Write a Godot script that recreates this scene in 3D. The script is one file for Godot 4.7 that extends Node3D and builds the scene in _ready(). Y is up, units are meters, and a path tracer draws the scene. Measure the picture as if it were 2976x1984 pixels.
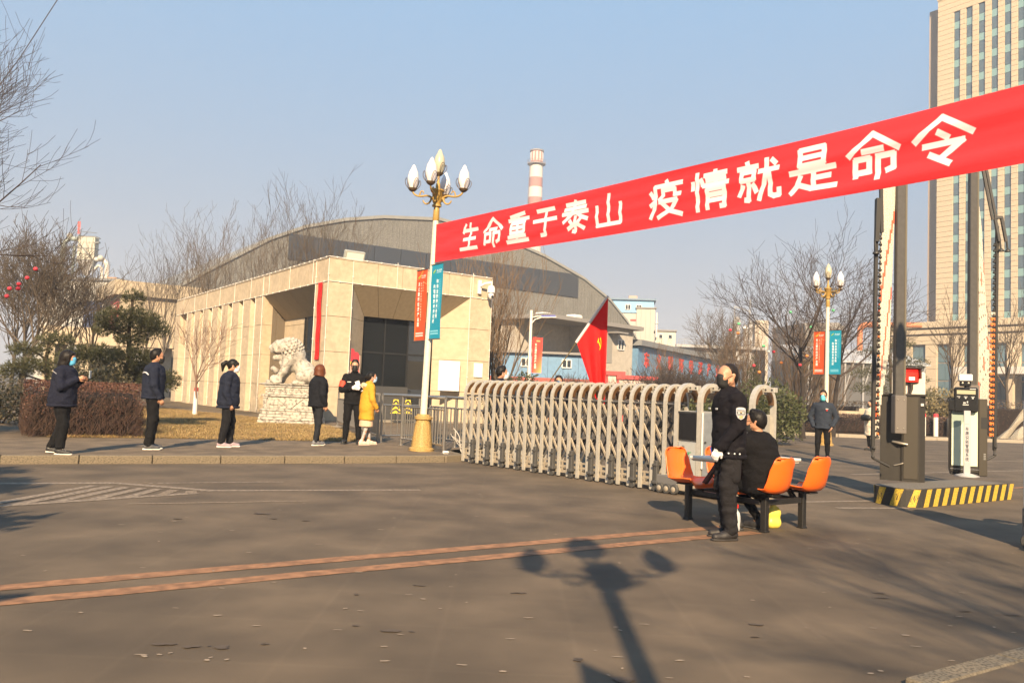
extends Node3D

const TH := 0.60872                 # the site's grid is turned by this much against the camera
var UX := Vector3(0.82038, 0, -0.57182)   # along the entrance road, away from the camera
var VX := Vector3(0.57182, 0, 0.82038)    # across it, towards the camera
var rng := RandomNumberGenerator.new()
var counts := {}
var mats := {}
var texs := {}

# ---------------------------------------------------------------- mesh builder
class MB:
	var v := PackedVector3Array()
	var n := PackedVector3Array()
	var uv := PackedVector2Array()
	var c := PackedColorArray()
	var i := PackedInt32Array()
	var t := Transform3D()
	var col := Color(1, 1, 1)
	func vert(p: Vector3, nn: Vector3, u := Vector2()) -> int:
		v.append(t * p)
		n.append((t.basis * nn).normalized())
		uv.append(u)
		c.append(col)
		return v.size() - 1
	func tri(a: Vector3, b: Vector3, d: Vector3):
		var nn := (d - a).cross(b - a).normalized()
		var k := vert(a, nn)
		vert(b, nn)
		vert(d, nn)
		i.append_array(PackedInt32Array([k, k + 1, k + 2]))
	# clockwise seen from the front: a top left, b top right, d bottom right, e bottom left
	func quad(a: Vector3, b: Vector3, d: Vector3, e: Vector3, ua := Vector2(0, 0), ub := Vector2(1, 0), ud := Vector2(1, 1), ue := Vector2(0, 1)):
		var nn := (d - a).cross(b - a)
		if nn.length_squared() < 1e-14:
			nn = (e - a).cross(d - a)
		nn = nn.normalized()
		var k := vert(a, nn, ua)
		vert(b, nn, ub)
		vert(d, nn, ud)
		vert(e, nn, ue)
		i.append_array(PackedInt32Array([k, k + 1, k + 2, k, k + 2, k + 3]))
	# polygon turned so that it faces away from the point o
	func face(pts: Array, o: Vector3):
		var m := Vector3()
		for p in pts:
			m += p
		m /= pts.size()
		var nn: Vector3 = (pts[2] - pts[0]).cross(pts[1] - pts[0]).normalized()
		var flip := nn.dot(m - o) < 0
		if flip:
			nn = -nn
		var k := v.size()
		for p in pts:
			vert(p, nn)
		for j in range(1, pts.size() - 1):
			if flip:
				i.append_array(PackedInt32Array([k, k + j + 1, k + j]))
			else:
				i.append_array(PackedInt32Array([k, k + j, k + j + 1]))
	func box(o: Vector3, s: Vector3, bev := 0.0):
		var h := s * 0.5
		bev = minf(bev, minf(h.x, minf(h.y, h.z)) * 0.9)
		for ax in 3:
			var b := (ax + 1) % 3
			var d := (ax + 2) % 3
			for sg in [-1.0, 1.0]:
				var pts := []
				for q in [[-1, -1], [1, -1], [1, 1], [-1, 1]]:
					var p := Vector3()
					p[ax] = sg * h[ax]
					p[b] = q[0] * (h[b] - bev)
					p[d] = q[1] * (h[d] - bev)
					pts.append(o + p)
				face(pts, o)
		if bev > 0.0:
			for ax in 3:
				var b := (ax + 1) % 3
				var d := (ax + 2) % 3
				for sb in [-1.0, 1.0]:
					for sd in [-1.0, 1.0]:
						var pts := []
						for q in [[-1, 0], [1, 0], [1, 1], [-1, 1]]:
							var p := Vector3()
							p[ax] = q[0] * (h[ax] - bev)
							p[b] = sb * (h[b] - (bev if q[1] else 0.0))
							p[d] = sd * (h[d] - (0.0 if q[1] else bev))
							pts.append(o + p)
						face(pts, o)
			for sx in [-1.0, 1.0]:
				for sy in [-1.0, 1.0]:
					for sz in [-1.0, 1.0]:
						var k := Vector3(sx, sy, sz)
						var w := h - Vector3(bev, bev, bev)
						face([o + k * Vector3(h.x, w.y, w.z), o + k * Vector3(w.x, h.y, w.z), o + k * Vector3(w.x, w.y, h.z)], o)
	func bar(a: Vector3, b: Vector3, w: float, d: float, side := Vector3(0, 0, 1), bev := 0.0):
		var y := (b - a).normalized()
		var x := y.cross(side)
		if x.length() < 0.01:
			x = y.cross(Vector3(1, 0, 0.01))
		x = x.normalized()
		var z := x.cross(y).normalized()
		var old := t
		t = t * Transform3D(Basis(x, y, z), (a + b) * 0.5)
		box(Vector3(), Vector3(w, (b - a).length(), d), bev)
		t = old
	func tube(pts: PackedVector3Array, rad: PackedFloat32Array, sides := 8, caps := true):
		var k0 := v.size()
		var up := Vector3(0.31, 0.2, 0.93)
		var m := pts.size()
		var last := Vector3()
		for j in m:
			var d := (pts[mini(j + 1, m - 1)] - pts[maxi(j - 1, 0)]).normalized()
			if j == 0:
				if absf(d.dot(up)) > 0.9:
					up = Vector3(1, 0, 0)
				last = (up - d * up.dot(d)).normalized()
			else:
				last = (last - d * last.dot(d)).normalized()
			var w := d.cross(last)
			for s in sides:
				var an := TAU * s / sides
				var r := last * cos(an) + w * sin(an)
				vert(pts[j] + r * rad[j], r, Vector2(float(s) / sides, float(j)))
		for j in m - 1:
			for s in sides:
				var a := k0 + j * sides + s
				var b := k0 + j * sides + (s + 1) % sides
				i.append_array(PackedInt32Array([a, a + sides, b, b, a + sides, b + sides]))
		if caps and sides > 3:
			for e in 2:
				var j := 0 if e == 0 else m - 1
				if rad[j] < 0.002:
					continue
				var d := (pts[1] - pts[0]).normalized() * -1.0 if e == 0 else (pts[m - 1] - pts[m - 2]).normalized()
				var ring := []
				for s in sides:
					ring.append(t.affine_inverse() * v[k0 + j * sides + s])
				face(ring, pts[j] - d)
	func rod(a: Vector3, b: Vector3, r: float, sides := 8, r2 := -1.0):
		tube(PackedVector3Array([a, b]), PackedFloat32Array([r, r if r2 < 0 else r2]), sides)
	# profile of (radius, height) turned round the y axis
	func lathe(prof: Array, sides := 16, at := Vector3(), smooth := true):
		var m := prof.size()
		for j in m - 1:
			var p: Vector2 = prof[j]
			var q: Vector2 = prof[j + 1]
			var nr := Vector2(q.y - p.y, p.x - q.x)
			if nr.length() < 1e-9:
				continue
			nr = nr.normalized()
			var n0 := nr
			var n1 := nr
			if smooth:
				if j > 0:
					var w: Vector2 = prof[j - 1]
					var e := Vector2(p.y - w.y, w.x - p.x).normalized()
					if e.dot(nr) > 0.6:
						n0 = (nr + e).normalized()
				if j < m - 2:
					var w: Vector2 = prof[j + 2]
					var e := Vector2(w.y - q.y, q.x - w.x).normalized()
					if e.dot(nr) > 0.6:
						n1 = (nr + e).normalized()
			var k := v.size()
			for s in sides + 1:
				var an := TAU * s / sides
				var cs := cos(an)
				var sn := sin(an)
				vert(at + Vector3(cs * p.x, p.y, sn * p.x), Vector3(cs * n0.x, n0.y, sn * n0.x), Vector2(float(s) / sides, 0))
				vert(at + Vector3(cs * q.x, q.y, sn * q.x), Vector3(cs * n1.x, n1.y, sn * n1.x), Vector2(float(s) / sides, 1))
			for s in sides:
				var a := k + s * 2
				i.append_array(PackedInt32Array([a, a + 2, a + 1, a + 2, a + 3, a + 1]))
	func ball(o: Vector3, r: Vector3, seg := 8, rings := 6):
		var k := v.size()
		for a in rings + 1:
			var th := PI * a / rings
			for b in seg + 1:
				var ph := TAU * b / seg
				var d := Vector3(sin(th) * cos(ph), cos(th), sin(th) * sin(ph))
				vert(o + d * r, d / r)
		for a in rings:
			for b in seg:
				var q := k + a * (seg + 1) + b
				i.append_array(PackedInt32Array([q, q + seg + 1, q + 1, q + 1, q + seg + 1, q + seg + 2]))
	# flat polygon in the xy plane, extruded from z = 0 to z = -d
	func extr(poly: PackedVector2Array, d: float):
		var p := poly
		if Geometry2D.is_polygon_clockwise(p):
			p = p.duplicate()
			p.reverse()
		var ids := Geometry2D.triangulate_polygon(p)
		for f in 2:
			var k := v.size()
			for q in p:
				vert(Vector3(q.x, q.y, -d * f), Vector3(0, 0, 1 - 2 * f))
			for j in range(0, ids.size(), 3):
				var a := p[ids[j]]
				var b := p[ids[j + 1]]
				var e := p[ids[j + 2]]
				var ccw := (b - a).cross(e - a) > 0
				if ccw == (f == 0):
					i.append_array(PackedInt32Array([k + ids[j], k + ids[j + 2], k + ids[j + 1]]))
				else:
					i.append_array(PackedInt32Array([k + ids[j], k + ids[j + 1], k + ids[j + 2]]))
		for j in p.size():
			var a := p[j]
			var b := p[(j + 1) % p.size()]
			quad(Vector3(b.x, b.y, 0), Vector3(a.x, a.y, 0), Vector3(a.x, a.y, -d), Vector3(b.x, b.y, -d))
	func mesh(colored := false) -> ArrayMesh:
		var a := []
		a.resize(Mesh.ARRAY_MAX)
		a[Mesh.ARRAY_VERTEX] = v
		a[Mesh.ARRAY_NORMAL] = n
		a[Mesh.ARRAY_TEX_UV] = uv
		if colored:
			a[Mesh.ARRAY_COLOR] = c
		a[Mesh.ARRAY_INDEX] = i
		var m := ArrayMesh.new()
		m.add_surface_from_arrays(Mesh.PRIMITIVE_TRIANGLES, a)
		return m

# ---------------------------------------------------------------- signed distance bodies, meshed as surface nets
class Sdf:
	var A := PackedVector3Array()
	var B := PackedVector3Array()
	var N := PackedVector3Array()
	var RA := PackedFloat32Array()
	var DR := PackedFloat32Array()
	var S := PackedFloat32Array()
	var K := PackedFloat32Array()
	var INV := PackedFloat32Array()
	var neg := PackedByteArray()
	var cuts := []          # [normal, offset]: keeps dot(p, normal) < offset
	var noise: FastNoiseLite
	var amp := 0.0
	var freq := Vector3(1, 1, 1)
	var x := Transform3D()
	func cap(a: Vector3, b: Vector3, ra: float, rb := -1.0, k := 0.03, nn := Vector3(0, 0, 1), s := 1.0, minus := false):
		if rb < 0:
			rb = ra
		var p := x * a
		var q := x * b
		A.append(p)
		B.append(q - p)
		N.append((x.basis * nn).normalized())
		RA.append(ra)
		DR.append(rb - ra)
		S.append(s)
		K.append(k)
		INV.append(1.0 / maxf((q - p).length_squared(), 1e-9))
		neg.append(1 if minus else 0)
	func cut(nn: Vector3, at: Vector3):
		var w := (x.basis * nn).normalized()
		cuts.append([w, w.dot(x * at)])
	func one(p: Vector3, j: int) -> float:
		var pa := p - A[j]
		var h := clampf(pa.dot(B[j]) * INV[j], 0.0, 1.0)
		var q := pa - B[j] * h
		if S[j] != 1.0:
			q += N[j] * (q.dot(N[j]) * (S[j] - 1.0))
		return q.length() - RA[j] - DR[j] * h
	func ev(p: Vector3, ids: PackedInt32Array) -> float:
		var d := 9.0
		for j in ids:
			var pa := p - A[j]
			var bb := B[j]
			var h := clampf(pa.dot(bb) * INV[j], 0.0, 1.0)
			var q := pa - bb * h
			if S[j] != 1.0:
				q += N[j] * (q.dot(N[j]) * (S[j] - 1.0))
			var e := q.length() - RA[j] - DR[j] * h
			if neg[j]:
				d = maxf(d, -e)
			elif d > 8.0:
				d = e
			else:
				var k := K[j]
				var m := maxf(k - absf(d - e), 0.0) / k
				d = minf(d, e) - m * m * k * 0.25
		if amp > 0.0 and absf(d) < 0.1:
			d += amp * noise.get_noise_3dv(p * freq)
		for cc in cuts:
			d = maxf(d, p.dot(cc[0]) - cc[1])
		return d
	func mesh(cell: float, mb: MB):
		var lo := Vector3(1e9, 1e9, 1e9)
		var hi := -lo
		for j in A.size():
			if neg[j]:
				continue
			var r := maxf(RA[j], RA[j] + DR[j]) + K[j] * 0.25 + amp
			for q in [A[j], A[j] + B[j]]:
				lo = lo.min(q - Vector3(r, r, r))
				hi = hi.max(q + Vector3(r, r, r))
		lo -= Vector3(cell, cell, cell) * 2.0
		hi += Vector3(cell, cell, cell) * 2.0
		const BL := 5
		var nb := Vector3i(((hi - lo) / (cell * BL)).ceil())
		var d := nb * BL
		var sy := d.x
		var sz := d.x * d.y
		var val := PackedFloat32Array()
		val.resize(d.x * d.y * d.z)
		val.fill(1.0)
		var act := []
		var rad := cell * (BL + 1) * 0.87
		for bz in nb.z:
			for by in nb.y:
				for bx in nb.x:
					var o := Vector3i(bx, by, bz) * BL
					var mid := lo + (Vector3(o) + Vector3(2, 2, 2)) * cell
					var ids := PackedInt32Array()
					for j in A.size():
						if one(mid, j) < rad * maxf(S[j], 1.0) + K[j] + amp + cell:
							ids.append(j)
					if ids.is_empty():
						continue
					act.append(o)
					for z in BL:
						for y in BL:
							var at := o.x + (o.y + y) * sy + (o.z + z) * sz
							var p := lo + Vector3(o.x, o.y + y, o.z + z) * cell
							for xx in BL:
								val[at + xx] = ev(p, ids)
								p.x += cell
		var where := {}
		var k0 := mb.v.size()
		var vs := PackedVector3Array()
		for o in act:
			for z in BL:
				if o.z + z >= d.z - 1:
					continue
				for y in BL:
					if o.y + y >= d.y - 1:
						continue
					for xx in BL:
						if o.x + xx >= d.x - 1:
							continue
						var b: int = o.x + xx + (o.y + y) * sy + (o.z + z) * sz
						var w := PackedFloat32Array([val[b], val[b + 1], val[b + sy], val[b + sy + 1], val[b + sz], val[b + sz + 1], val[b + sz + sy], val[b + sz + sy + 1]])
						var m := 0
						for q in 8:
							if w[q] < 0.0:
								m += 1
						if m == 0 or m == 8:
							continue
						var s := Vector3()
						var cnt := 0
						for q in 8:
							for ax in 3:
								var f := 1 << ax
								if q & f:
									continue
								if (w[q] < 0.0) != (w[q | f] < 0.0):
									var tt := w[q] / (w[q] - w[q | f])
									var e := Vector3(q & 1, (q >> 1) & 1, (q >> 2) & 1)
									e[ax] += tt
									s += e
									cnt += 1
						where[b] = vs.size()
						vs.append(lo + (Vector3(o.x + xx, o.y + y, o.z + z) + s / cnt) * cell)
		var ns := PackedVector3Array()
		ns.resize(vs.size())
		var tri := PackedInt32Array()
		for b in where:
			var v0 := val[b] < 0.0
			for ax in 3:
				var st: int = [1, sy, sz][ax]
				if (val[b + st] < 0.0) == v0:
					continue
				var s1: int = [sy, sz, 1][ax]
				var s2: int = [sz, 1, sy][ax]
				if not (where.has(b - s1) and where.has(b - s2) and where.has(b - s1 - s2)):
					continue
				var q := [where[b], where[b - s1], where[b - s1 - s2], where[b - s2]]
				var nn := (vs[q[2]] - vs[q[0]]).cross(vs[q[1]] - vs[q[3]])
				var dir := 1.0 if v0 else -1.0
				if nn[ax] * dir < 0.0:
					nn = -nn
				for r in q:
					ns[r] += nn
				var t1 := (vs[q[2]] - vs[q[0]]).cross(vs[q[1]] - vs[q[0]])
				if t1.dot(nn) < 0.0:
					q = [q[3], q[2], q[1], q[0]]
				tri.append_array(PackedInt32Array([q[0], q[1], q[2], q[0], q[2], q[3]]))
		for j in vs.size():
			mb.vert(vs[j], ns[j], Vector2())
		for j in tri:
			mb.i.append(k0 + j)

# ---------------------------------------------------------------- nodes
func numbered(called: String) -> String:
	var k: int = counts.get(called, 0)
	counts[called] = k + 1
	return called if k == 0 else "%s_%03d" % [called, k]

func tag(o: Node, label := "", category := "", group := "", kind := ""):
	if label:
		o.set_meta("label", label)
	if category:
		o.set_meta("category", category)
	if group:
		o.set_meta("group", group)
	if kind:
		o.set_meta("kind", kind)

func thing(called: String, label: String, category: String, at := Vector3.ZERO, turn := 0.0, group := "") -> Node3D:
	var o := Node3D.new()
	o.name = numbered(called)
	add_child(o)
	o.position = at
	o.rotation.y = turn
	tag(o, label, category, group)
	return o

func inst(called: String, m: Mesh, mat: Material, parent: Node = null, label := "") -> MeshInstance3D:
	var o := MeshInstance3D.new()
	o.mesh = m
	o.material_override = mat
	if parent == null:
		o.name = numbered(called)
		add_child(o)
	else:
		o.name = numbered("%d/%s" % [parent.get_instance_id(), called]).get_slice("/", 1)
		parent.add_child(o, true)
	if label:
		o.set_meta("label", label)
	return o

func part(called: String, mb: MB, mat: Material, parent: Node = null, label := "") -> MeshInstance3D:
	return inst(called, mb.mesh(mat is StandardMaterial3D and mat.vertex_color_use_as_albedo), mat, parent, label)

func struct(called: String, mb: MB, mat: Material) -> MeshInstance3D:
	var o := part(called, mb, mat)
	o.set_meta("kind", "structure")
	return o

func dup(o: Node3D, at: Vector3, turn: float, label: String, scl := 1.0) -> Node3D:
	var r: Node3D = o.duplicate()
	var base: String = o.name
	if base.length() > 4 and base.substr(base.length() - 3).is_valid_int():
		base = base.substr(0, base.length() - 4)
	r.name = numbered(base)
	add_child(r)
	r.position = at
	r.rotation = Vector3(0, turn, 0)
	r.scale = Vector3.ONE * scl
	r.set_meta("label", label)
	return r

# ---------------------------------------------------------------- materials (colours are real-world linear values)
func noise_tex(key: String, size: int, freq: float, lo: float, hi: float, type := FastNoiseLite.TYPE_SIMPLEX, oct := 4, normal := 0.0, mid := -1.0) -> NoiseTexture2D:
	if texs.has(key):
		return texs[key]
	var f := FastNoiseLite.new()
	f.noise_type = type
	f.frequency = freq
	f.fractal_octaves = oct
	f.seed = key.hash() % 1000
	if type == FastNoiseLite.TYPE_CELLULAR:
		f.cellular_return_type = FastNoiseLite.RETURN_DISTANCE
	var tx := NoiseTexture2D.new()
	tx.width = size
	tx.height = size
	tx.seamless = true
	tx.noise = f
	if normal > 0.0:
		tx.as_normal_map = true
		tx.bump_strength = normal
	else:
		var g := Gradient.new()
		g.set_color(0, Color(lo, lo, lo))
		g.set_color(1, Color(hi, hi, hi))
		if mid >= 0.0:
			g.add_point(0.5, Color(mid, mid, mid))
		tx.color_ramp = g
	texs[key] = tx
	return tx

func M(key: String, r: float, g: float, b: float, rough := 0.7, metal := 0.0, tex := "", scl := 1.0, bump := "", cm := 0.0) -> StandardMaterial3D:
	if mats.has(key):
		return mats[key]
	var m := StandardMaterial3D.new()
	m.resource_name = key
	m.albedo_color = Color(r, g, b).linear_to_srgb()
	m.roughness = rough
	m.metallic = metal
	if tex:
		m.albedo_texture = texs[tex]
		m.uv1_triplanar = true
		m.uv1_scale = Vector3.ONE * scl
	if bump:
		m.heightmap_enabled = true
		m.heightmap_texture = texs[bump]
		m.heightmap_scale = cm
		if not tex:
			m.uv1_triplanar = true
			m.uv1_scale = Vector3.ONE * scl
	mats[key] = m
	return m

func over(m: StandardMaterial3D, tex: String, scl: float):
	m.detail_enabled = true
	m.detail_albedo = texs[tex]
	m.detail_blend_mode = BaseMaterial3D.BLEND_MODE_MUL
	m.detail_uv_layer = BaseMaterial3D.DETAIL_UV_2
	m.uv2_triplanar = true
	m.uv2_scale = Vector3.ONE * scl

func printed(key: String, img: Image, rough := 0.6) -> StandardMaterial3D:
	var m := StandardMaterial3D.new()
	m.resource_name = key
	m.albedo_texture = ImageTexture.create_from_image(img)
	m.roughness = rough
	m.texture_repeat = false
	mats[key] = m
	return m

# ---------------------------------------------------------------- lettering
var GL := {
	"生": "28,5 12,32;22,26 88,26;52,3 52,92;20,58 84,58;6,92 95,92",
	"命": "50,3 5,42;50,3 96,42;32,38 68,38;16,52 16,88;16,52 42,52;42,52 42,82;16,80 42,80;56,52 86,52;86,52 86,80 74,84;58,52 58,98",
	"重": "80,5 15,12;5,22 95,22;50,8 50,92;20,34 80,34;20,34 20,66;80,34 80,66;20,50 80,50;20,66 80,66;12,79 88,79;3,93 97,93",
	"于": "15,10 85,10;3,42 97,42;52,10 52,88 34,88",
	"泰": "15,10 85,10;10,24 90,24;3,38 97,38;50,2 40,38 6,62;55,38 72,52 96,62;50,50 50,95 40,92;30,60 38,70;22,84 44,74;74,54 60,68;56,72 82,88",
	"山": "50,4 50,90;10,34 10,90;90,34 90,90;10,90 90,90",
	"疫": "50,2 54,12;18,14 96,14;18,14 18,60 4,96;4,28 12,42;4,62 18,54;40,24 40,40 30,50;40,26 74,26;74,26 74,42 90,42;30,56 80,56 62,80 26,97;38,60 58,82 94,97",
	"情": "18,3 18,98;6,24 6,42;28,20 32,34;38,12 94,12;42,24 90,24;34,37 98,37;66,3 66,37;44,48 44,96;44,48 88,48;88,48 88,94 78,94;44,62 88,62;44,76 88,76",
	"就": "26,3 28,12;4,16 50,16;12,26 12,46;12,26 42,26;42,26 42,46;12,46 42,46;28,46 28,94 20,92;14,58 6,80;38,58 46,76;54,30 98,30;72,4 70,40 52,96;78,34 78,88 86,93 98,92 98,78;84,8 92,18",
	"是": "26,4 26,40;26,4 76,4;76,4 76,40;26,22 76,22;26,40 76,40;4,52 96,52;52,52 52,90;52,70 86,70;24,62 18,82 4,97;20,80 46,92 98,94",
	"令": "50,3 4,42;50,3 97,42;44,32 58,44;18,54 82,54 48,80;28,72 62,96",
	"东": "10,18 90,18;44,4 22,50 86,50;52,36 52,94 40,90;28,64 14,86;72,64 88,84",
	"义": "44,4 54,18;84,14 50,62 8,96;14,24 46,68 94,96",
	"循": "22,3 6,22;24,26 6,50;16,42 16,97;90,4 40,14 38,60 28,96;66,12 66,34;40,24 98,24;52,38 52,96;52,38 88,38;88,38 88,96;52,54 88,54;52,70 88,70;52,88 88,88",
	"环": "4,12 38,12;6,42 36,42;22,12 22,76;2,82 40,72;46,14 98,14;74,14 44,58;70,36 70,97;76,44 94,62",
	"经": "28,4 10,28 30,30 8,56 36,52;4,86 38,76;46,10 84,10 44,44;62,26 96,46;48,58 92,58;70,58 70,92;42,93 97,93",
	"济": "8,8 20,18;2,34 14,44;4,94 22,62;62,2 66,12;32,14 96,14;84,16 34,50;42,18 94,50;48,52 44,76 34,96;78,52 78,96",
	"产": "50,2 52,12;10,16 92,16;34,22 40,34;68,22 60,34;10,42 94,42;14,42 14,70 2,97",
	"业": "36,6 36,90;64,6 64,90;12,26 24,66;88,26 76,66;4,92 96,92",
	"园": "10,6 10,97;10,6 90,6;90,6 90,97;10,93 90,93;30,24 70,24;22,42 78,42;42,42 36,66 24,78;58,42 58,76 76,76",
	"车": "10,16 90,16;40,3 20,46 86,46;4,68 96,68;52,30 52,98",
	"牌": "14,4 14,54 4,96;34,2 34,40;14,32 40,32;14,56 34,56;34,56 34,97;68,3 62,12;48,14 92,14;48,14 48,46;92,14 92,46;48,30 92,30;48,46 92,46;68,14 68,46 46,64;42,70 98,70;76,54 76,98",
	"识": "12,6 22,18;4,36 20,36;20,36 20,84 34,74;42,10 92,10;42,10 42,54;92,10 92,54;42,54 92,54;58,64 42,94;76,64 94,94",
	"别": "10,8 50,8;10,8 10,40;50,8 50,40;10,40 50,40;6,56 52,56;52,56 48,94 38,90;28,42 26,70 6,96;66,14 66,72;90,4 90,94 78,92",
	"管": "20,2 6,20;20,10 46,10;30,10 34,20;64,2 52,18;64,10 96,10;74,10 80,20;50,20 52,28;10,32 10,44;10,32 92,32;92,32 92,44;28,44 28,97;28,44 74,44;74,44 74,60;28,60 74,60;28,74 80,74;80,74 80,95;28,93 80,93",
	"理": "4,12 38,12;6,42 36,42;21,12 21,76;2,82 40,72;48,8 48,54;48,8 92,8;92,8 92,54;48,31 92,31;48,54 92,54;70,8 70,92;46,72 94,72;40,93 98,93",
	"系": "84,4 16,14;44,14 24,32 66,32 26,56 82,54;64,42 84,62;52,56 52,95 42,92;30,68 12,88;72,68 92,86",
	"统": "28,4 10,28 30,30 8,56 36,52;4,86 38,76;66,2 70,12;42,16 97,16;64,18 48,42 88,40;80,28 92,48;58,50 56,74 42,96;76,50 76,90 94,92 96,78",
	"和": "44,4 8,14;4,32 50,32;28,12 28,97;26,36 4,70;32,42 48,62;60,20 60,86;60,20 94,20;94,20 94,86;60,80 94,80",
	"伟": "26,3 6,46;18,32 18,97;38,20 92,20;36,42 96,42;34,64 90,64;90,64 88,84 78,82;62,4 62,98",
	"的": "22,3 16,18;8,20 8,92;8,20 40,20;40,20 40,92;8,54 40,54;8,90 40,90;62,3 48,40;56,22 94,22;94,22 90,92 76,88;60,44 74,62",
	"昨": "8,12 8,84;8,12 36,12;36,12 36,84;8,46 36,46;8,82 36,82;56,3 42,40;52,22 98,22;66,22 66,98;66,44 94,44;66,66 94,66",
	"天": "12,14 88,14;6,44 94,44;50,14 46,56 6,96;54,48 96,96",
	"告": "28,4 16,26;22,20 86,20;50,3 50,46;4,46 96,46;22,60 22,97;22,60 78,60;78,60 78,97;22,92 78,92",
	"向": "46,2 36,20;10,22 10,97;10,22 90,22;90,22 90,94 76,94;34,42 34,76;34,42 66,42;66,42 66,76;34,74 66,74",
	"璀": "2,12 34,12;4,42 32,42;18,12 18,76;2,82 36,72;68,2 68,24;48,8 48,24 90,24;90,8 90,24;56,30 42,58;50,44 50,98;70,30 74,40;50,44 96,44;50,62 94,62;50,78 94,78;50,95 98,95;72,44 72,95",
	"璨": "2,12 34,12;4,42 32,42;18,12 18,76;2,82 36,72;46,6 66,6;56,2 42,30;66,10 50,34;72,8 94,8 74,34;76,14 96,34;42,66 98,66;70,42 70,98;50,46 58,58;90,46 82,58;66,70 42,94;74,70 96,94",
	"未": "16,20 84,20;4,46 96,46;50,3 50,98;48,48 8,90;52,48 92,90",
	"来": "12,18 88,18;4,52 96,52;50,3 50,98;28,28 36,44;74,28 64,44;48,54 6,90;52,54 94,90",
	"迈": "8,8 18,20;2,40 20,40;20,40 18,76;2,94 18,76 44,92 98,92;36,16 96,16;62,16 58,44 38,78;60,38 90,38;90,38 86,76 72,74",
	"进": "8,8 18,20;2,40 20,40;20,40 18,76;2,94 18,76 44,92 98,92;40,20 94,20;34,46 98,46;54,4 54,48 40,78;78,4 78,80",
	"P": "22,4 22,97;22,8 66,8 86,30 66,52 22,52",
}

func stroke(img: Image, a: Vector2, b: Vector2, w: float, col: Color):
	var d := b - a
	var l := d.length()
	if l < 0.01:
		return
	d /= l
	var r := w * 0.5
	var x0 := clampi(int(minf(a.x, b.x) - r - 1), 0, img.get_width() - 1)
	var x1 := clampi(int(maxf(a.x, b.x) + r + 1), 0, img.get_width() - 1)
	var y0 := clampi(int(minf(a.y, b.y) - r - 1), 0, img.get_height() - 1)
	var y1 := clampi(int(maxf(a.y, b.y) + r + 1), 0, img.get_height() - 1)
	for y in range(y0, y1 + 1):
		for x in range(x0, x1 + 1):
			var p := Vector2(x + 0.5, y + 0.5) - a
			var u := p.dot(d)
			var e := maxf(absf(p.dot(Vector2(-d.y, d.x))) - r, maxf(-u, u - l) - r * 0.55)
			if e < 0.5:
				img.set_pixel(x, y, img.get_pixel(x, y).lerp(col, clampf(0.5 - e, 0, 1)))

func glyph(img: Image, ch: String, x: float, y: float, w: float, h: float, thick: float, col: Color):
	if not GL.has(ch):
		return
	for s in GL[ch].split(";"):
		var last := Vector2(-1, -1)
		for q in s.split(" "):
			var xy: PackedStringArray = q.split(",")
			var p := Vector2(x + w * float(xy[0]) / 100.0, y + h * float(xy[1]) / 100.0)
			if last.x >= 0.0 or last.y >= 0.0:
				stroke(img, last, p, thick, col)
			last = p

func row(img: Image, text: String, x: float, y: float, w: float, h: float, dx: float, dy: float, thick: float, col: Color):
	for k in text.length():
		glyph(img, text[k], x + dx * k, y + dy * k, w, h, thick, col)

# ================================================================ the scene
func _ready():
	rng.seed = 7
	var cam := Camera3D.new()
	cam.name = "camera"
	add_child(cam)
	cam.position = Vector3(0, 1.4, 0)
	cam.basis = Basis(Vector3(1, 0, 0), 0.063557) * Basis(Vector3(0, 0, 1), 0.040756)
	cam.fov = 45.322
	cam.near = 0.05
	cam.far = 3000.0
	cam.current = true
	var env := Environment.new()
	env.background_mode = Environment.BG_SKY
	var sk := ProceduralSkyMaterial.new()
	sk.sky_top_color = Color(0.30, 0.645, 1.08).linear_to_srgb()
	sk.sky_horizon_color = Color(0.63, 0.605, 0.57).linear_to_srgb()
	sk.sky_curve = 0.24
	sk.ground_horizon_color = Color(0.42, 0.40, 0.38).linear_to_srgb()
	sk.ground_bottom_color = Color(0.16, 0.14, 0.12).linear_to_srgb()
	sk.sun_angle_max = 2.0
	sk.sky_energy_multiplier = 0.61
	var sky := Sky.new()
	sky.sky_material = sk
	env.sky = sky
	env.background_energy_multiplier = 1.0
	env.tonemap_mode = Environment.TONE_MAPPER_LINEAR
	env.tonemap_exposure = 2.5
	env.ambient_light_source = Environment.AMBIENT_SOURCE_SKY
	env.sdfgi_enabled = true
	env.ssao_enabled = true
	env.ssil_enabled = true
	env.fog_enabled = true
	env.fog_density = 0.0010
	env.fog_light_color = Color(0.80, 0.82, 0.86)
	var we := WorldEnvironment.new()
	we.name = "world_environment"
	we.environment = env
	add_child(we)
	var sun := DirectionalLight3D.new()
	sun.name = "sun"
	add_child(sun)
	var e := deg_to_rad(31.0)
	sun.look_at_from_position(Vector3(0, 30, 0), Vector3(0, 30, 0) + Vector3(0.018 * cos(e), -sin(e), -cos(e)), Vector3.UP)
	sun.light_energy = 1.6
	sun.light_color = Color(1.0, 0.885, 0.725)
	sun.light_angular_distance = 0.5
	sun.shadow_enabled = true
	make_textures()
	build_ground()
	build_background()
	build_gatehouse()
	build_lion()
	build_lamps()
	build_banner()
	build_gates()
	build_barriers()
	build_rails()
	build_canteen()
	build_people()
	build_flag_and_signs()
	build_plants()

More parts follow.
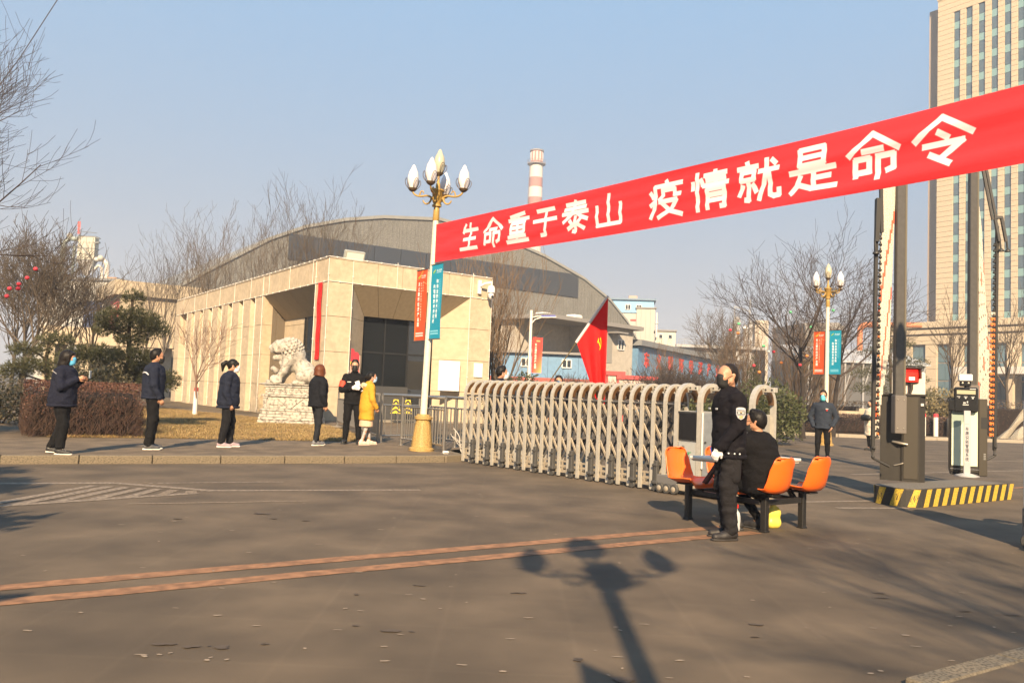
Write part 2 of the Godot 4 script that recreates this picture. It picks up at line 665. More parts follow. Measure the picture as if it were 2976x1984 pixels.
func make_textures():
	noise_tex("grain", 512, 0.09, 0.55, 1.0, FastNoiseLite.TYPE_SIMPLEX, 5)
	noise_tex("speck", 1024, 0.22, 0.35, 1.0, FastNoiseLite.TYPE_SIMPLEX, 3, 0.0, 0.86)
	noise_tex("mottle", 512, 0.012, 0.70, 1.0, FastNoiseLite.TYPE_SIMPLEX, 4)
	noise_tex("soft", 512, 0.02, 0.91, 1.0, FastNoiseLite.TYPE_SIMPLEX, 4)
	noise_tex("worn", 512, 0.05, 0.45, 1.0, FastNoiseLite.TYPE_SIMPLEX, 5, 0.0, 0.93)
	noise_tex("fade", 512, 0.035, 0.55, 1.0, FastNoiseLite.TYPE_SIMPLEX, 6, 0.0, 0.84)
	noise_tex("stain", 256, 0.03, 0.45, 1.0, FastNoiseLite.TYPE_SIMPLEX, 5, 0.0, 0.97)
	noise_tex("bumpy", 512, 0.06, 0.0, 1.0, FastNoiseLite.TYPE_SIMPLEX, 4)
	noise_tex("cloth", 512, 0.03, 0.0, 1.0, FastNoiseLite.TYPE_SIMPLEX_SMOOTH, 3)
	noise_tex("bark", 256, 0.06, 0.5, 1.0, FastNoiseLite.TYPE_SIMPLEX, 4)
	noise_tex("streak", 256, 0.05, 0.7, 1.0, FastNoiseLite.TYPE_SIMPLEX, 3)

# a sheet whose outline is given as xz points, facing up
func sheet(pts: Array, y: float) -> MB:
	var mb := MB.new()
	var p := PackedVector2Array()
	for q in pts:
		p.append(Vector2(q.x, q.y))
	var ids := Geometry2D.triangulate_polygon(p)
	for q in p:
		mb.vert(Vector3(q.x, y, q.y), Vector3.UP, q * 0.1)
	for j in range(0, ids.size(), 3):
		var a := p[ids[j]]
		var b := p[ids[j + 1]]
		var d := p[ids[j + 2]]
		if (b - a).cross(d - a) > 0:
			mb.i.append_array(PackedInt32Array([ids[j], ids[j + 1], ids[j + 2]]))
		else:
			mb.i.append_array(PackedInt32Array([ids[j], ids[j + 2], ids[j + 1]]))
	return mb

func strip(a: Vector2, b: Vector2, w: float, y: float, w2 := -1.0) -> MB:
	if w2 < 0:
		w2 = w
	var d := (b - a).normalized()
	var s := Vector2(-d.y, d.x)
	# uneven worn edges
	var pts := []
	var m := maxi(3, int((b - a).length() / 0.25))
	for k in m + 1:
		var f := float(k) / m
		pts.append(a.lerp(b, f) + s * (lerpf(w, w2, f) * 0.5 + rng.randf_range(-0.008, 0.008)))
	for k in range(m, -1, -1):
		var f := float(k) / m
		pts.append(a.lerp(b, f) - s * (lerpf(w, w2, f) * 0.5 + rng.randf_range(-0.008, 0.008)))
	return sheet(pts, y)

func blob(c: Vector2, rx: float, rz: float, y: float) -> MB:
	var pts := []
	var ph := rng.randf() * TAU
	for k in 14:
		var an := TAU * k / 14
		var r := 1.0 + 0.28 * sin(an * 2 + ph) + rng.randf_range(-0.22, 0.22)
		pts.append(c + Vector2(cos(an) * rx, sin(an) * rz) * r)
	return sheet(pts, y)

func build_ground():
	var earth := M("dry earth", 0.16, 0.125, 0.085, 0.95, 0, "mottle", 0.05)
	over(earth, "grain", 0.6)
	var asphalt := M("asphalt", 0.222, 0.162, 0.103, 0.9, 0, "speck", 1.3, "speck", 0.35)
	over(asphalt, "mottle", 0.11)
	var pave := M("pavement", 0.28, 0.203, 0.125, 0.9, 0, "speck", 1.6)
	over(pave, "mottle", 0.2)
	var concrete := M("kerb concrete", 0.205, 0.165, 0.11, 0.9, 0, "worn", 1.2, "bumpy", 0.25)
	struct("ground", sheet([Vector2(-700, 60), Vector2(700, 60), Vector2(700, -900), Vector2(-700, -900)], -0.02), earth)
	struct("road", sheet([Vector2(-60, 40), Vector2(60, 40), Vector2(90, -80), Vector2(30, -60), Vector2(3, -60), Vector2(-9, -22), Vector2(-40, -8), Vector2(-60, 0)], 0.0), asphalt)
	# pavement on the left with its kerbstones
	var K := [Vector2(-19.2, -6.3), Vector2(-7.82, -12.72), Vector2(-3.0, -15.14), Vector2(-1.25, -16.18)]
	var pv := struct("pavement", sheet([K[0] + Vector2(0.05, -0.09), K[1] + Vector2(0.05, -0.1), K[2] + Vector2(0.05, -0.1), K[3] + Vector2(0.0, -0.1), Vector2(-0.95, -16.7), Vector2(-1.3, -17.6), Vector2(-2.2, -18.9), Vector2(-3.0, -19.3), Vector2(-4.5, -18.75), Vector2(-7.3, -17.75), Vector2(-9.5, -16.6), Vector2(-19, -12)], 0.13), pave)
	var run := 0.0
	for s in 3:
		var a: Vector2 = K[s]
		var b: Vector2 = K[s + 1]
		var len := (b - a).length()
		var m := maxi(1, roundi(len / 0.99))
		var d := (b - a) / len
		for k in m:
			var p := a + d * (len * (k + 0.5) / m)
			var mb := MB.new()
			mb.t = Transform3D(Basis(Vector3.UP, -atan2(d.y, d.x)), Vector3(p.x, 0, p.y))
			mb.box(Vector3(0, 0.03 + rng.randf_range(-0.002, 0.003), -0.02), Vector3(len / m - 0.012, 0.205, 0.16), 0.012)
			part("kerbstone", mb, concrete, pv)
	for s in [[K[3], Vector2(-0.92, -16.62)], [Vector2(-0.92, -16.62), Vector2(-1.28, -17.55)]]:
		var d: Vector2 = s[1] - s[0]
		var mb := MB.new()
		mb.t = Transform3D(Basis(Vector3.UP, -atan2(d.y, d.x)), Vector3((s[0].x + s[1].x) / 2, 0, (s[0].y + s[1].y) / 2))
		mb.box(Vector3(0, 0.03, -0.02), Vector3(d.length() - 0.012, 0.205, 0.16), 0.012)
		part("kerbstone", mb, concrete, pv)
	# lawn and path
	var soil := M("lawn soil", 0.25, 0.175, 0.085, 0.95, 0, "grain", 1.2)
	over(soil, "mottle", 0.25)
	struct("lawn", sheet([Vector2(-9.5, -16.58), Vector2(-7.3, -17.73), Vector2(-4.5, -18.73), Vector2(-3.0, -19.28), Vector2(-5.6, -26.6), Vector2(-4.2, -29.2), Vector2(-20, -58), Vector2(-60, -58), Vector2(-60, -20), Vector2(-14, -23)], 0.128), soil)
	struct("path", sheet([Vector2(-19, -11.98), Vector2(-9.5, -16.6), Vector2(-10.4, -18.6), Vector2(-12.2, -24), Vector2(-22, -46), Vector2(-25, -45), Vector2(-15.4, -24), Vector2(-14.2, -19.5), Vector2(-24, -14)], 0.134), pave)
	struct("forecourt", sheet([Vector2(-3.0, -19.28), Vector2(-2.2, -18.88), Vector2(-1.3, -17.58), Vector2(3, -26), Vector2(2, -36), Vector2(-6.73, -29.35), Vector2(-26.0, -48.6), Vector2(-26.9, -47.4), Vector2(-7.6, -28.6), Vector2(-5.2, -25.6)], 0.132), pave)
	# painted lines
	var orange := M("faded orange line paint", 0.33, 0.165, 0.08, 0.85, 0, "mottle", 0.9)
	var white := M("worn white line paint", 0.30, 0.235, 0.17, 0.85, 0, "fade", 0.7)
	var faint := M("almost worn off line paint", 0.235, 0.178, 0.122, 0.9, 0, "worn", 0.9)
	var D := Vector2(0.8282, -0.5604)
	var o1 := Vector2(-3.28, -5.42)
	struct("orange_line", strip(o1 - D * 6, o1 + D * 7.4, 0.17, 0.004), orange)
	struct("orange_line", strip(Vector2(-3.06, -5.08) - D * 6, Vector2(-3.06, -5.08) + D * 7.0, 0.17, 0.004), orange)
	struct("white_line", strip(Vector2(-3.9, -10.55), Vector2(-1.2, -11.55), 0.13, 0.004), white)
	# chevron island of worn paint
	struct("white_line", strip(Vector2(-7.6, -9.95), Vector2(-5.2, -10.95), 0.16, 0.004, 0.2), white)
	struct("white_line", strip(Vector2(-5.2, -10.95), Vector2(-3.75, -10.58), 0.15, 0.0042), white)
	struct("white_line", strip(Vector2(-6.2, -7.75), Vector2(-3.85, -10.3), 0.14, 0.0044), white)
	for k in 7:
		var a := Vector2(-5.3, -10.62).lerp(Vector2(-4.0, -10.5), k / 6.0)
		var b := Vector2(-5.5, -8.5).lerp(Vector2(-3.9, -10.25), k / 6.0)
		struct("white_line", strip(a, b, 0.13, 0.0046 + k * 0.0002), white if k < 5 else faint)
	struct("white_line", strip(Vector2(-4.8, -11.08), Vector2(-3.2, -11.85), 0.07, 0.004), white)
	struct("white_line", strip(Vector2(-4.2, -9.2), Vector2(-2.4, -10.0), 0.07, 0.004), faint)
	for q in [[4.1, -11.9, 5.6, -12.5], [4.6, -11.45, 5.75, -11.75], [7.2, -17.2, 13, -20.6], [9, -21.5, 18, -26], [13, -19.5, 14.5, -20.2], [16, -20.2, 17.4, -20.8]]:
		struct("white_line", strip(Vector2(q[0], q[1]), Vector2(q[2], q[3]), 0.13, 0.004), white)
	for q in [[9.6, -15.6, 16, -19.9], [9.9, -15.2, 16, -19.3]]:
		struct("orange_line", strip(Vector2(q[0], q[1]), Vector2(q[2], q[3]), 0.13, 0.004), orange)
	# oil spots and paint chips on the road
	var tar := M("oil stain", 0.075, 0.055, 0.038, 0.8)
	for q in [[-1.78, -4.42, 0.07, 0.035], [-1.62, -4.40, 0.05, 0.03], [-1.47, -4.42, 0.055, 0.03], [-1.26, -4.5, 0.03, 0.015], [-0.98, -5.62, 0.03, 0.02], [0.62, -4.16, 0.085, 0.045], [0.42, -4.44, 0.04, 0.025], [1.62, -5.28, 0.05, 0.03], [1.53, -5.0, 0.035, 0.015], [2.86, -6.3, 0.05, 0.02], [1.6, -4.1, 0.06, 0.03], [2.82, -6.15, 0.06, 0.02], [3.27, -5.85, 0.05, 0.02], [3.55, -5.8, 0.06, 0.02], [0.13, -5.85, 0.07, 0.02], [-0.85, -4.9, 0.025, 0.015], [-0.22, -4.0, 0.03, 0.02], [-0.6, -5.95, 0.05, 0.02], [-2.6, -8.9, 0.12, 0.05], [-2.4, -8.6, 0.05, 0.03], [-2.05, -8.55, 0.05, 0.03], [-3.3, -8.35, 0.06, 0.03], [-0.62, -4.83, 0.09, 0.03]]:
		for j in 3:
			struct("oil_stain", blob(Vector2(q[0] + rng.randfn() * q[2] * 0.55 * minf(j, 1), q[1] + rng.randfn() * q[3] * 0.55 * minf(j, 1)), q[2] * (0.75 - 0.25 * j), q[3] * (0.75 - 0.25 * j), 0.006 + 0.001 * j), tar)
	var chip := M("pale chip", 0.27, 0.21, 0.15, 0.9)
	var chips := MB.new()
	for k in 150:
		var z := -4.2 - pow(rng.randf(), 1.5) * 9.0
		var x := rng.randf_range(z * 0.62, -z * 0.62)
		var b := blob(Vector2(x, z), rng.randf_range(0.006, 0.03), rng.randf_range(0.004, 0.012), 0.006)
		var k0 := chips.v.size()
		chips.v.append_array(b.v)
		chips.n.append_array(b.n)
		chips.uv.append_array(b.uv)
		chips.c.append_array(b.c)
		for j in b.i:
			chips.i.append(k0 + j)
	var ch := part("road_grit", chips, chip)
	tag(ch, "pale grit and paint chips scattered over the asphalt road", "grit", "", "stuff")
	# the pavement corner at the lower right
	var pc := struct("pavement_corner", sheet([Vector2(2.05, -4.12), Vector2(3.2, -4.86), Vector2(9, -8.6), Vector2(12, -4), Vector2(5, 0)], 0.03), pave)
	for k in 9:
		var p := Vector2(2.1, -4.2) + Vector2(0.841, -0.541) * (0.45 + 0.9 * k)
		var mb := MB.new()
		mb.t = Transform3D(Basis(Vector3.UP, atan2(0.541, 0.841)), Vector3(p.x, 0, p.y))
		mb.box(Vector3(0, 0.005, 0), Vector3(0.885, 0.07, 0.14), 0.01)
		part("kerbstone", mb, concrete, pc)
	# planted verge across the yard
	struct("verge", sheet([Vector2(9, -39.5), Vector2(17, -38.2), Vector2(22, -39.6), Vector2(40, -43), Vector2(80, -60), Vector2(80, -110), Vector2(-8, -110), Vector2(-8, -52), Vector2(3, -41)], 0.06), soil)
	var vk := struct("verge_kerb", sheet([Vector2(16.9, -38.0), Vector2(17, -37.9), Vector2(17.1, -38.0)], 0.061), concrete)
	for s in [[Vector2(9, -39.4), Vector2(17, -38.1)], [Vector2(17, -38.1), Vector2(22, -39.5)], [Vector2(22, -39.5), Vector2(40, -42.9)]]:
		var len: float = (s[1] - s[0]).length()
		var m := int(len / 1.6)
		var d: Vector2 = (s[1] - s[0]) / len
		for k in m:
			var p: Vector2 = s[0] + d * (len * (k + 0.5) / m)
			var mb := MB.new()
			mb.t = Transform3D(Basis(Vector3.UP, -atan2(d.y, d.x)), Vector3(p.x, 0, p.y))
			mb.box(Vector3(0, 0.05, 0), Vector3(len / m - 0.02, 0.2, 0.2), 0.02)
			part("kerbstone", mb, M("pale kerb", 0.34, 0.29, 0.22, 0.9, 0, "soft", 0.7), vk)
func boxpart(called: String, parent: Node, mat: Material, c: Vector3, s: Vector3, bev := 0.0, label := "") -> MeshInstance3D:
	var mb := MB.new()
	mb.box(c, s, bev)
	return part(called, mb, mat, parent, label)

# a box whose base starts at y0
func bx(called: String, parent: Node, mat: Material, x0: float, x1: float, y0: float, y1: float, z0: float, z1: float, bev := 0.0) -> MeshInstance3D:
	return boxpart(called, parent, mat, Vector3(x0 + x1, y0 + y1, z0 + z1) * 0.5, Vector3(absf(x1 - x0), absf(y1 - y0), absf(z1 - z0)), bev)

func sash(parent: Node, x: float, y: float, z: float, w: float, h: float, panes: int, turn := 0.0):
	# a window with its frame, panes standing a little behind it
	var fr := MB.new()
	var b := Basis(Vector3.UP, turn)
	fr.t = Transform3D(b, Vector3(x, y, z))
	for q in [-0.5, 0.5]:
		fr.box(Vector3(0, q * (h - 0.1), 0.03), Vector3(w, 0.1, 0.12))
	for k in panes + 1:
		fr.box(Vector3(-w / 2 + w * k / panes, 0, 0.028), Vector3(0.1, h - 0.1, 0.11))
	var win := part("window", fr, M("window frame", 0.55, 0.55, 0.53, 0.5), parent)
	var gl := MB.new()
	gl.t = Transform3D(b, Vector3(x, y, z))
	gl.box(Vector3(0, 0, 0.012), Vector3(w - 0.06, h - 0.06, 0.03))
	part("pane", gl, M("dark glass", 0.02, 0.028, 0.035, 0.08), win)

func build_background():
	var cor := M("grey cladding", 0.225, 0.22, 0.20, 0.7, 0, "soft", 0.03)
	over(cor, "streak", 0.25)
	# ---- the big arched storage hall
	var o := thing("arched_storage_hall", "huge grey arched storage hall with a dark glazed band behind the gatehouse", "industrial hall", Vector3(-18.39, 0, -115), TH)
	var prof := [[-38, 0], [-31.2, 10.4], [-26.5, 13.4], [-24, 15.2], [-20.4, 17.6], [-16.7, 20.1], [-12, 22.4], [-6.5, 24.2], [-0.7, 25.5], [8.5, 26.6], [19.5, 25.6], [28.1, 23.7], [36.5, 21.0], [42.4, 18.0], [46.6, 14.6], [51, 9], [55.5, 0]]
	var hy := func(u: float) -> float:
		for k in prof.size() - 1:
			if u <= prof[k + 1][0]:
				return lerpf(prof[k][1], prof[k + 1][1], (u - prof[k][0]) / float(prof[k + 1][0] - prof[k][0]))
		return 0.0
	var roof := MB.new()
	for k in prof.size() - 1:
		var a := Vector3(prof[k][0], prof[k][1] + 0.35, 0.25)
		var b := Vector3(prof[k + 1][0], prof[k + 1][1] + 0.35, 0.25)
		roof.quad(a + Vector3(0, 0, -90), b + Vector3(0, 0, -90), b, a)
		roof.quad(a, b, b - Vector3(0, 0.45, 0), a - Vector3(0, 0.45, 0))
	part("roof", roof, M("hall roof", 0.25, 0.25, 0.235, 0.6, 0, "soft", 0.05), o)
	var u := -37.0
	while u < 54.0:
		var poly := PackedVector2Array([Vector2(u, 0), Vector2(u + 2.96, 0), Vector2(u + 2.96, maxf(hy.call(u + 2.96), 0.3)), Vector2(u + 1.5, maxf(hy.call(u + 1.5), 0.3)), Vector2(u, maxf(hy.call(u), 0.3))])
		var mb := MB.new()
		mb.extr(poly, 0.4)
		for q in 4:
			var xx := u + 0.4 + q * 0.72
			mb.box(Vector3(xx, hy.call(xx) * 0.5 - 0.1, 0.03), Vector3(0.12, maxf(hy.call(xx) - 0.3, 0.2), 0.09))
		part("cladding_panel", mb, cor, o)
		u += 3.0
	var dk := M("hall band glazing", 0.030, 0.036, 0.046, 0.35)
	var x := -14.2
	while x < 35.2:
		bx("glazed_panel", o, dk, x, x + 4.05, 17.9 + (x + 14) * -0.004, 21.3 + (x + 14) * 0.005 , 0.09, 0.2)
		x += 4.13
	bx("seam_rail", o, M("dark rail", 0.10, 0.10, 0.10, 0.6), 12, 50, 11.3, 11.75, 0.09, 0.34)
	# ---- chimney
	var c := thing("factory_chimney", "tall chimney with red and white bands rising behind the hall", "chimney", Vector3(5.6, 0, -260))
	var rw := M("chimney white", 0.55, 0.50, 0.45, 0.85)
	var rr := M("chimney red", 0.33, 0.17, 0.155, 0.85)
	var rad := func(y: float) -> float: return lerpf(3.4, 2.0, y / 80.0)
	var ys := [0.0, 46.0, 51.0, 55.5, 60.0, 64.6, 67.9, 71.1, 75.6, 80.0]
	for k in 9:
		var mb := MB.new()
		mb.lathe([Vector2(rad.call(ys[k]), ys[k]), Vector2(rad.call(ys[k + 1]), ys[k + 1])], 24)
		part("band", mb, rr if k == 8 or k == 6 or k == 4 or k == 2 else rw, c)
	var pl := MB.new()
	pl.lathe([Vector2(2.1, 75.0), Vector2(2.9, 75.4), Vector2(2.9, 75.7), Vector2(2.1, 75.7)], 24)
	pl.lathe([Vector2(2.9, 76.7), Vector2(2.95, 76.75), Vector2(2.9, 76.8)], 24)
	for k in 16:
		var a := TAU * k / 16
		pl.rod(Vector3(cos(a) * 2.9, 75.6, sin(a) * 2.9), Vector3(cos(a) * 2.9, 76.8, sin(a) * 2.9), 0.05, 4)
	pl.lathe([Vector2(2.02, 79.6), Vector2(2.25, 79.7), Vector2(2.25, 80.1), Vector2(1.7, 80.1)], 24)
	part("platform", pl, M("chimney ironwork", 0.22, 0.2, 0.2, 0.7), c)
	for k in 12:
		var a := TAU * k / 12
		var mb := MB.new()
		mb.bar(Vector3(cos(a) * 2.06, 76.4, sin(a) * 2.06), Vector3(cos(a) * 2.02, 79.4, sin(a) * 2.02), 0.45, 0.1, Vector3(cos(a), 0, sin(a)))
		part("stripe", mb, rw, c)
	var ld := MB.new()
	for s in [-0.3, 0.3]:
		ld.rod(Vector3(-3.55, 2, 0.6 + s), Vector3(-2.2, 76, 0.6 + s), 0.06, 4)
	part("ladder", ld, M("chimney ironwork", 0.22, 0.2, 0.2, 0.7), c)
	# ---- hotel tower at the right
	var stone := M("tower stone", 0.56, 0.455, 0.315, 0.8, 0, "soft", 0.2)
	var stone2 := M("shaded tower stone", 0.40, 0.31, 0.24, 0.8, 0, "soft", 0.2)  # darker copy of the tower stone, shade of the side put into its colour
	var glass := M("tower glass", 0.085, 0.125, 0.16, 0.2)
	var teal := M("tower spandrel", 0.20, 0.33, 0.335, 0.3)
	# local x runs along the facade to the viewer's right, z faces the viewer
	var t := thing("office_tower", "tall beige stone tower with vertical window strips behind the barriers", "tower block", Vector3(70.18, 0, -135), TH - PI / 2)
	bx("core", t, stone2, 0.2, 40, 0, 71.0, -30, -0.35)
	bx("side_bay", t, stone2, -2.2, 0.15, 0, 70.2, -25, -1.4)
	bx("parapet", t, stone, -0.1, 40, 70.9, 72.0, -0.9, 0.12)
	var wall := MB.new()
	var strips := []
	for k in 18:
		strips.append([2.65 + k * 1.98, 3.7 + k * 1.98])
	var edges := [0.0]
	for s in strips:
		edges.append(s[0])
		edges.append(s[1])
	var yy := 15.6
	while yy < 70.8:
		var h := minf(0.84, 70.9 - yy)
		for k in range(0, edges.size() - 1, 2):
			if yy > 68.0 and k > 0:
				continue
			var x1: float = edges[k + 1]
			if yy > 68.0:
				x1 = 38.0
			wall.box(Vector3((edges[k] + x1) / 2, yy + h / 2 - 0.015, -0.15), Vector3(x1 - edges[k] - 0.02, h - 0.035, 0.34))
		yy += 0.86
	var w := part("stone_course", wall, stone, t)
	tag(w, "", "", "", "stuff")
	var back := boxpart("recess", t, M("tower recess", 0.16, 0.15, 0.14, 0.8), Vector3(19, 42, -0.32), Vector3(38, 55, 0.05))
	for k in 12:
		for f in 16:
			var y0 := 16.0 + f * 3.27
			if y0 + 3.2 > 68.6:
				continue
			var a: float = strips[k][0] + 0.03
			var b: float = strips[k][1] - 0.03
			bx("spandrel", t, teal, a, b, y0, y0 + 1.22, -0.28, -0.16)
			bx("window", t, glass, a, b, y0 + 1.28, y0 + 3.22, -0.28, -0.18)
	# podium
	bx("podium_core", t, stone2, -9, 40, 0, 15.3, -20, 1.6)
	for q in [[14.9, 15.9, 2.7], [13.9, 14.6, 2.4], [12.2, 13.6, 2.2]]:
		bx("cornice", t, stone, -9.2, 40, q[0], q[1], 1.0, q[2], 0.05)
	for k in 12:
		var a := -9.0 + k * 4.2
		for f in 6:
			bx("pillar_stone", t, stone, a, a + 1.9, 0.2 + f * 2.0, 2.17 + f * 2.0, 1.5, 2.1, 0.03)
		for f in 4:
			bx("window", t, M("podium glass", 0.10, 0.16, 0.19, 0.12), a + 1.95, a + 3.05, 0.6 + f * 2.9, 3.3 + f * 2.9, 1.6, 1.72)
			bx("window", t, M("podium glass", 0.10, 0.16, 0.19, 0.12), a + 3.1, a + 4.15, 0.6 + f * 2.9, 3.3 + f * 2.9, 1.6, 1.72)
	bx("canopy", t, M("white canopy", 0.6, 0.56, 0.5, 0.6), 9.0, 30, 7.0, 8.0, 2.2, 12.0)
	for k in 4:
		bx("canopy_column", t, stone, 10 + k * 6, 10.8 + k * 6, 0, 7.0, 10.5, 11.3)
	# ---- flat roofed white building with a roof slab
	var pale := M("pale render", 0.44, 0.40, 0.34, 0.85, 0, "soft", 0.15)
	var slab := M("roof slab", 0.22, 0.21, 0.2, 0.8)
	var f1 := thing("flat_roofed_house", "pale flat roofed works house with a dark roof edge behind the flag", "building", Vector3(8.1, 0, -75), TH + 0.18)
	bx("wall", f1, pale, -0.1, 5.0, 0, 7.95, -9, 0)
	bx("wall", f1, pale, -7.6, -0.1, 0, 7.95, -9.3, -3.6)
	bx("roof", f1, slab, -8.2, 5.8, 7.95, 8.3, -9.8, 0.7)
	sash(f1, 3.1, 6.4, 0.02, 0.9, 1.0, 2)
	sash(f1, 3.1, 3.0, 0.02, 0.9, 1.2, 2)
	sash(f1, -4.7, 6.35, -3.58, 1.5, 0.8, 3)
	sash(f1, -4.7, 3.0, -3.58, 1.5, 1.0, 3)
	bx("painted_door_shadow", f1, M("painted shade grey", 0.25, 0.24, 0.22, 0.8), 0.5, 1.8, 4.6, 7.5, -0.1, 0.04)  # flat grey slab painted as the shadow at the door
	bx("canopy", f1, slab, 1.0, 2.7, 7.35, 7.5, 0, 1.2)
	for q in [[-2.4, -5.0], [0.3, -3.5]]:
		var mb := MB.new()
		mb.box(Vector3(q[0], 8.75, q[1]), Vector3(1.25, 0.75, 1.2), 0.12)
		for s in [-0.4, 0.4]:
			mb.rod(Vector3(q[0] + s, 8.25, q[1]), Vector3(q[0] + s, 8.5, q[1]), 0.08, 6)
		part("roof_vent", mb, M("vent white", 0.6, 0.58, 0.54, 0.6), f1)
	# ---- lower cladding annex left of it
	var an := thing("cladding_annex", "low grey corrugated annex below the arched hall", "shed", Vector3(-4.5, 0, -82), TH - 0.6)
	for k in 9:
		bx("cladding_panel", an, cor, -1.0 + k * 1.2, 0.17 + k * 1.2, 0, 8.0 + 0.01 * k, -6, 0.02 * (k % 2))
	bx("roof", an, slab, -1.4, 10.0, 8.1, 8.3, -6.4, 0.4)
	# ---- blue walled sheds
	var blue := M("blue cladding", 0.13, 0.26, 0.42, 0.6, 0, "soft", 0.2)
	var b1 := thing("blue_wall_shed", "long low blue walled shed with small windows behind the green shrub", "shed", Vector3(-3.5, 0, -72), 0.0)
	for k in 8:
		bx("wall_panel", b1, blue, k * 1.35, k * 1.35 + 1.33, 0, 5.0, -5, 0.0)
	bx("roof", b1, slab, -0.3, 11.1, 5.0, 5.2, -5.4, 0.4)
	bx("plinth", b1, M("red plinth", 0.33, 0.08, 0.06, 0.7), -0.05, 10.9, 0.0, 2.9, -4, 0.05)
	for k in 3:
		sash(b1, 1.2 + k * 3.6, 4.2, 0.03, 0.8, 0.8, 2)
	var b2 := thing("blue_long_shed", "long blue shed with red characters along its wall behind the trees", "shed", Vector3(12.4, 0, -80), 1.045)
	for k in 24:
		bx("wall_panel", b2, blue, k * 1.7, k * 1.7 + 1.68, 0, 6.6, -6, 0.0)
	bx("roof", b2, M("grey tin roof", 0.2, 0.21, 0.22, 0.6), -0.4, 41.2, 6.6, 7.15, -7, 0.5)
	var text := "东义循环经济产业园"
	for k in 9:
		var mb := MB.new()
		mb.t = Transform3D(Basis(), Vector3(1.5 + k * 3.6, 6.1, 0.06))
		for s in GL[text[k]].split(";"):
			var last := Vector2(-9, 0)
			for q in s.split(" "):
				var xy: PackedStringArray = q.split(",")
				var p := Vector2(float(xy[0]) * 0.016, -float(xy[1]) * 0.016)
				if last.x > -5:
					mb.bar(Vector3(last.x, last.y, 0), Vector3(p.x, p.y, 0), 0.22, 0.08)
				last = p
		part("character", mb, M("red sign", 0.5, 0.05, 0.04, 0.6), b2)
	# ---- blue topped block and what stands round it
	var g1 := thing("blue_topped_block", "tall works block with a bright blue upper storey behind the flag", "building", Vector3(18.2, 0, -150), -0.12)
	bx("wall", g1, M("pale grey render", 0.42, 0.40, 0.37, 0.85), 0, 7.4, 0, 17.1, -9, 0)
	bx("upper_storey", g1, M("bright blue cladding", 0.20, 0.42, 0.62, 0.6), -0.2, 7.6, 17.1, 19.4, -9.2, 0.2)
	bx("roof", g1, M("blue grey roof", 0.13, 0.2, 0.28, 0.6), -0.5, 8.0, 19.4, 19.7, -9.5, 0.6)
	sash(g1, 2.9, 18.1, 0.22, 0.9, 1.0, 2)
	sash(g1, 4.9, 18.1, 0.22, 0.9, 1.0, 2)
	bx("red_sign", g1, M("red sign", 0.5, 0.05, 0.04, 0.6), 3.4, 4.6, 15.6, 15.9, 0, 0.1)
	bx("roof_box", g1, M("pinkish box", 0.4, 0.3, 0.26, 0.8), 3.0, 4.6, 19.7, 20.4, -3, -1)
	var g2 := thing("grey_silo_block", "plain pale grey block beside the blue topped works block", "building", Vector3(22.6, 0, -149), -0.1)
	for k in 4:
		bx("wall_panel", g2, M("pale grey cladding", 0.38, 0.37, 0.33, 0.7), k * 0.85, k * 0.85 + 0.83, 0, 17.9, -6, 0.02 * (k % 2))
	bx("roof", g2, slab, -0.2, 3.6, 17.9, 18.15, -6.2, 0.2)
	var g3 := thing("small_works_house", "small cream works house with a thin white stack", "building", Vector3(24.4, 0, -140), -0.15)
	bx("wall", g3, M("cream render", 0.5, 0.47, 0.40, 0.85), 0.2, 3.6, 0, 13.1, -5, 0)
	bx("roof", g3, slab, 0.0, 3.8, 13.1, 13.35, -5.2, 0.25)
	for k in 2:
		sash(g3, 1.1 + k * 1.6, 12.2, 0.02, 0.6, 0.8, 1)
		sash(g3, 1.1 + k * 1.6, 10.0, 0.02, 0.6, 0.8, 1)
	var st := MB.new()
	st.rod(Vector3(0.3, 12, 0.6), Vector3(0.3, 16.2, 0.6), 0.17, 8)
	st.lathe([Vector2(0.17, 14.3), Vector2(0.32, 14.35), Vector2(0.32, 14.5), Vector2(0.17, 14.5)], 8, Vector3(0.3, 0, 0.6))
	part("stack", st, M("vent white", 0.6, 0.58, 0.54, 0.6), g3)
	# ---- far process plant
	var hz := M("far grey steel", 0.36, 0.36, 0.36, 0.7)
	var pp := thing("process_plant", "far grey process plant of tanks, pipes and railings between the trees", "industrial plant", Vector3(50, 0, -180))
	for q in [[-0.5, 20.3, 0.85], [1.6, 18.6, 0.6], [2.6, 19.5, 0.5]]:
		var mb := MB.new()
		mb.lathe([Vector2(q[2], 0), Vector2(q[2], q[1] - 0.5), Vector2(q[2] * 0.5, q[1]), Vector2(0.01, q[1] + 0.1)], 14, Vector3(q[0], 0, 0))
		part("tank", mb, hz, pp)
	var pz := MB.new()
	pz.rod(Vector3(-1.3, 0, 1), Vector3(-1.3, 22.5, 1), 0.14, 6)
	pz.rod(Vector3(2.1, 0, 1), Vector3(2.1, 24.2, 1), 0.14, 6)
	pz.rod(Vector3(-1.3, 22.5, 1), Vector3(2.1, 21.5, 1), 0.12, 6)
	part("pipe", pz, hz, pp)
	bx("tower_block", pp, M("far beige", 0.44, 0.39, 0.32, 0.8), 3.6, 6.6, 0, 19.8, -3, 0)
	bx("deck", pp, hz, -14, 6, 13.1, 13.7, -3, 1.5)
	var rl := MB.new()
	for k in 16:
		rl.rod(Vector3(-13.5 + k * 1.25, 13.7, 1.4), Vector3(-13.5 + k * 1.25, 14.8, 1.4), 0.05, 4)
	rl.rod(Vector3(-13.5, 14.8, 1.4), Vector3(5.5, 14.8, 1.4), 0.05, 4)
	rl.rod(Vector3(-13.5, 14.25, 1.4), Vector3(5.5, 14.25, 1.4), 0.04, 4)
	part("railing", rl, hz, pp)
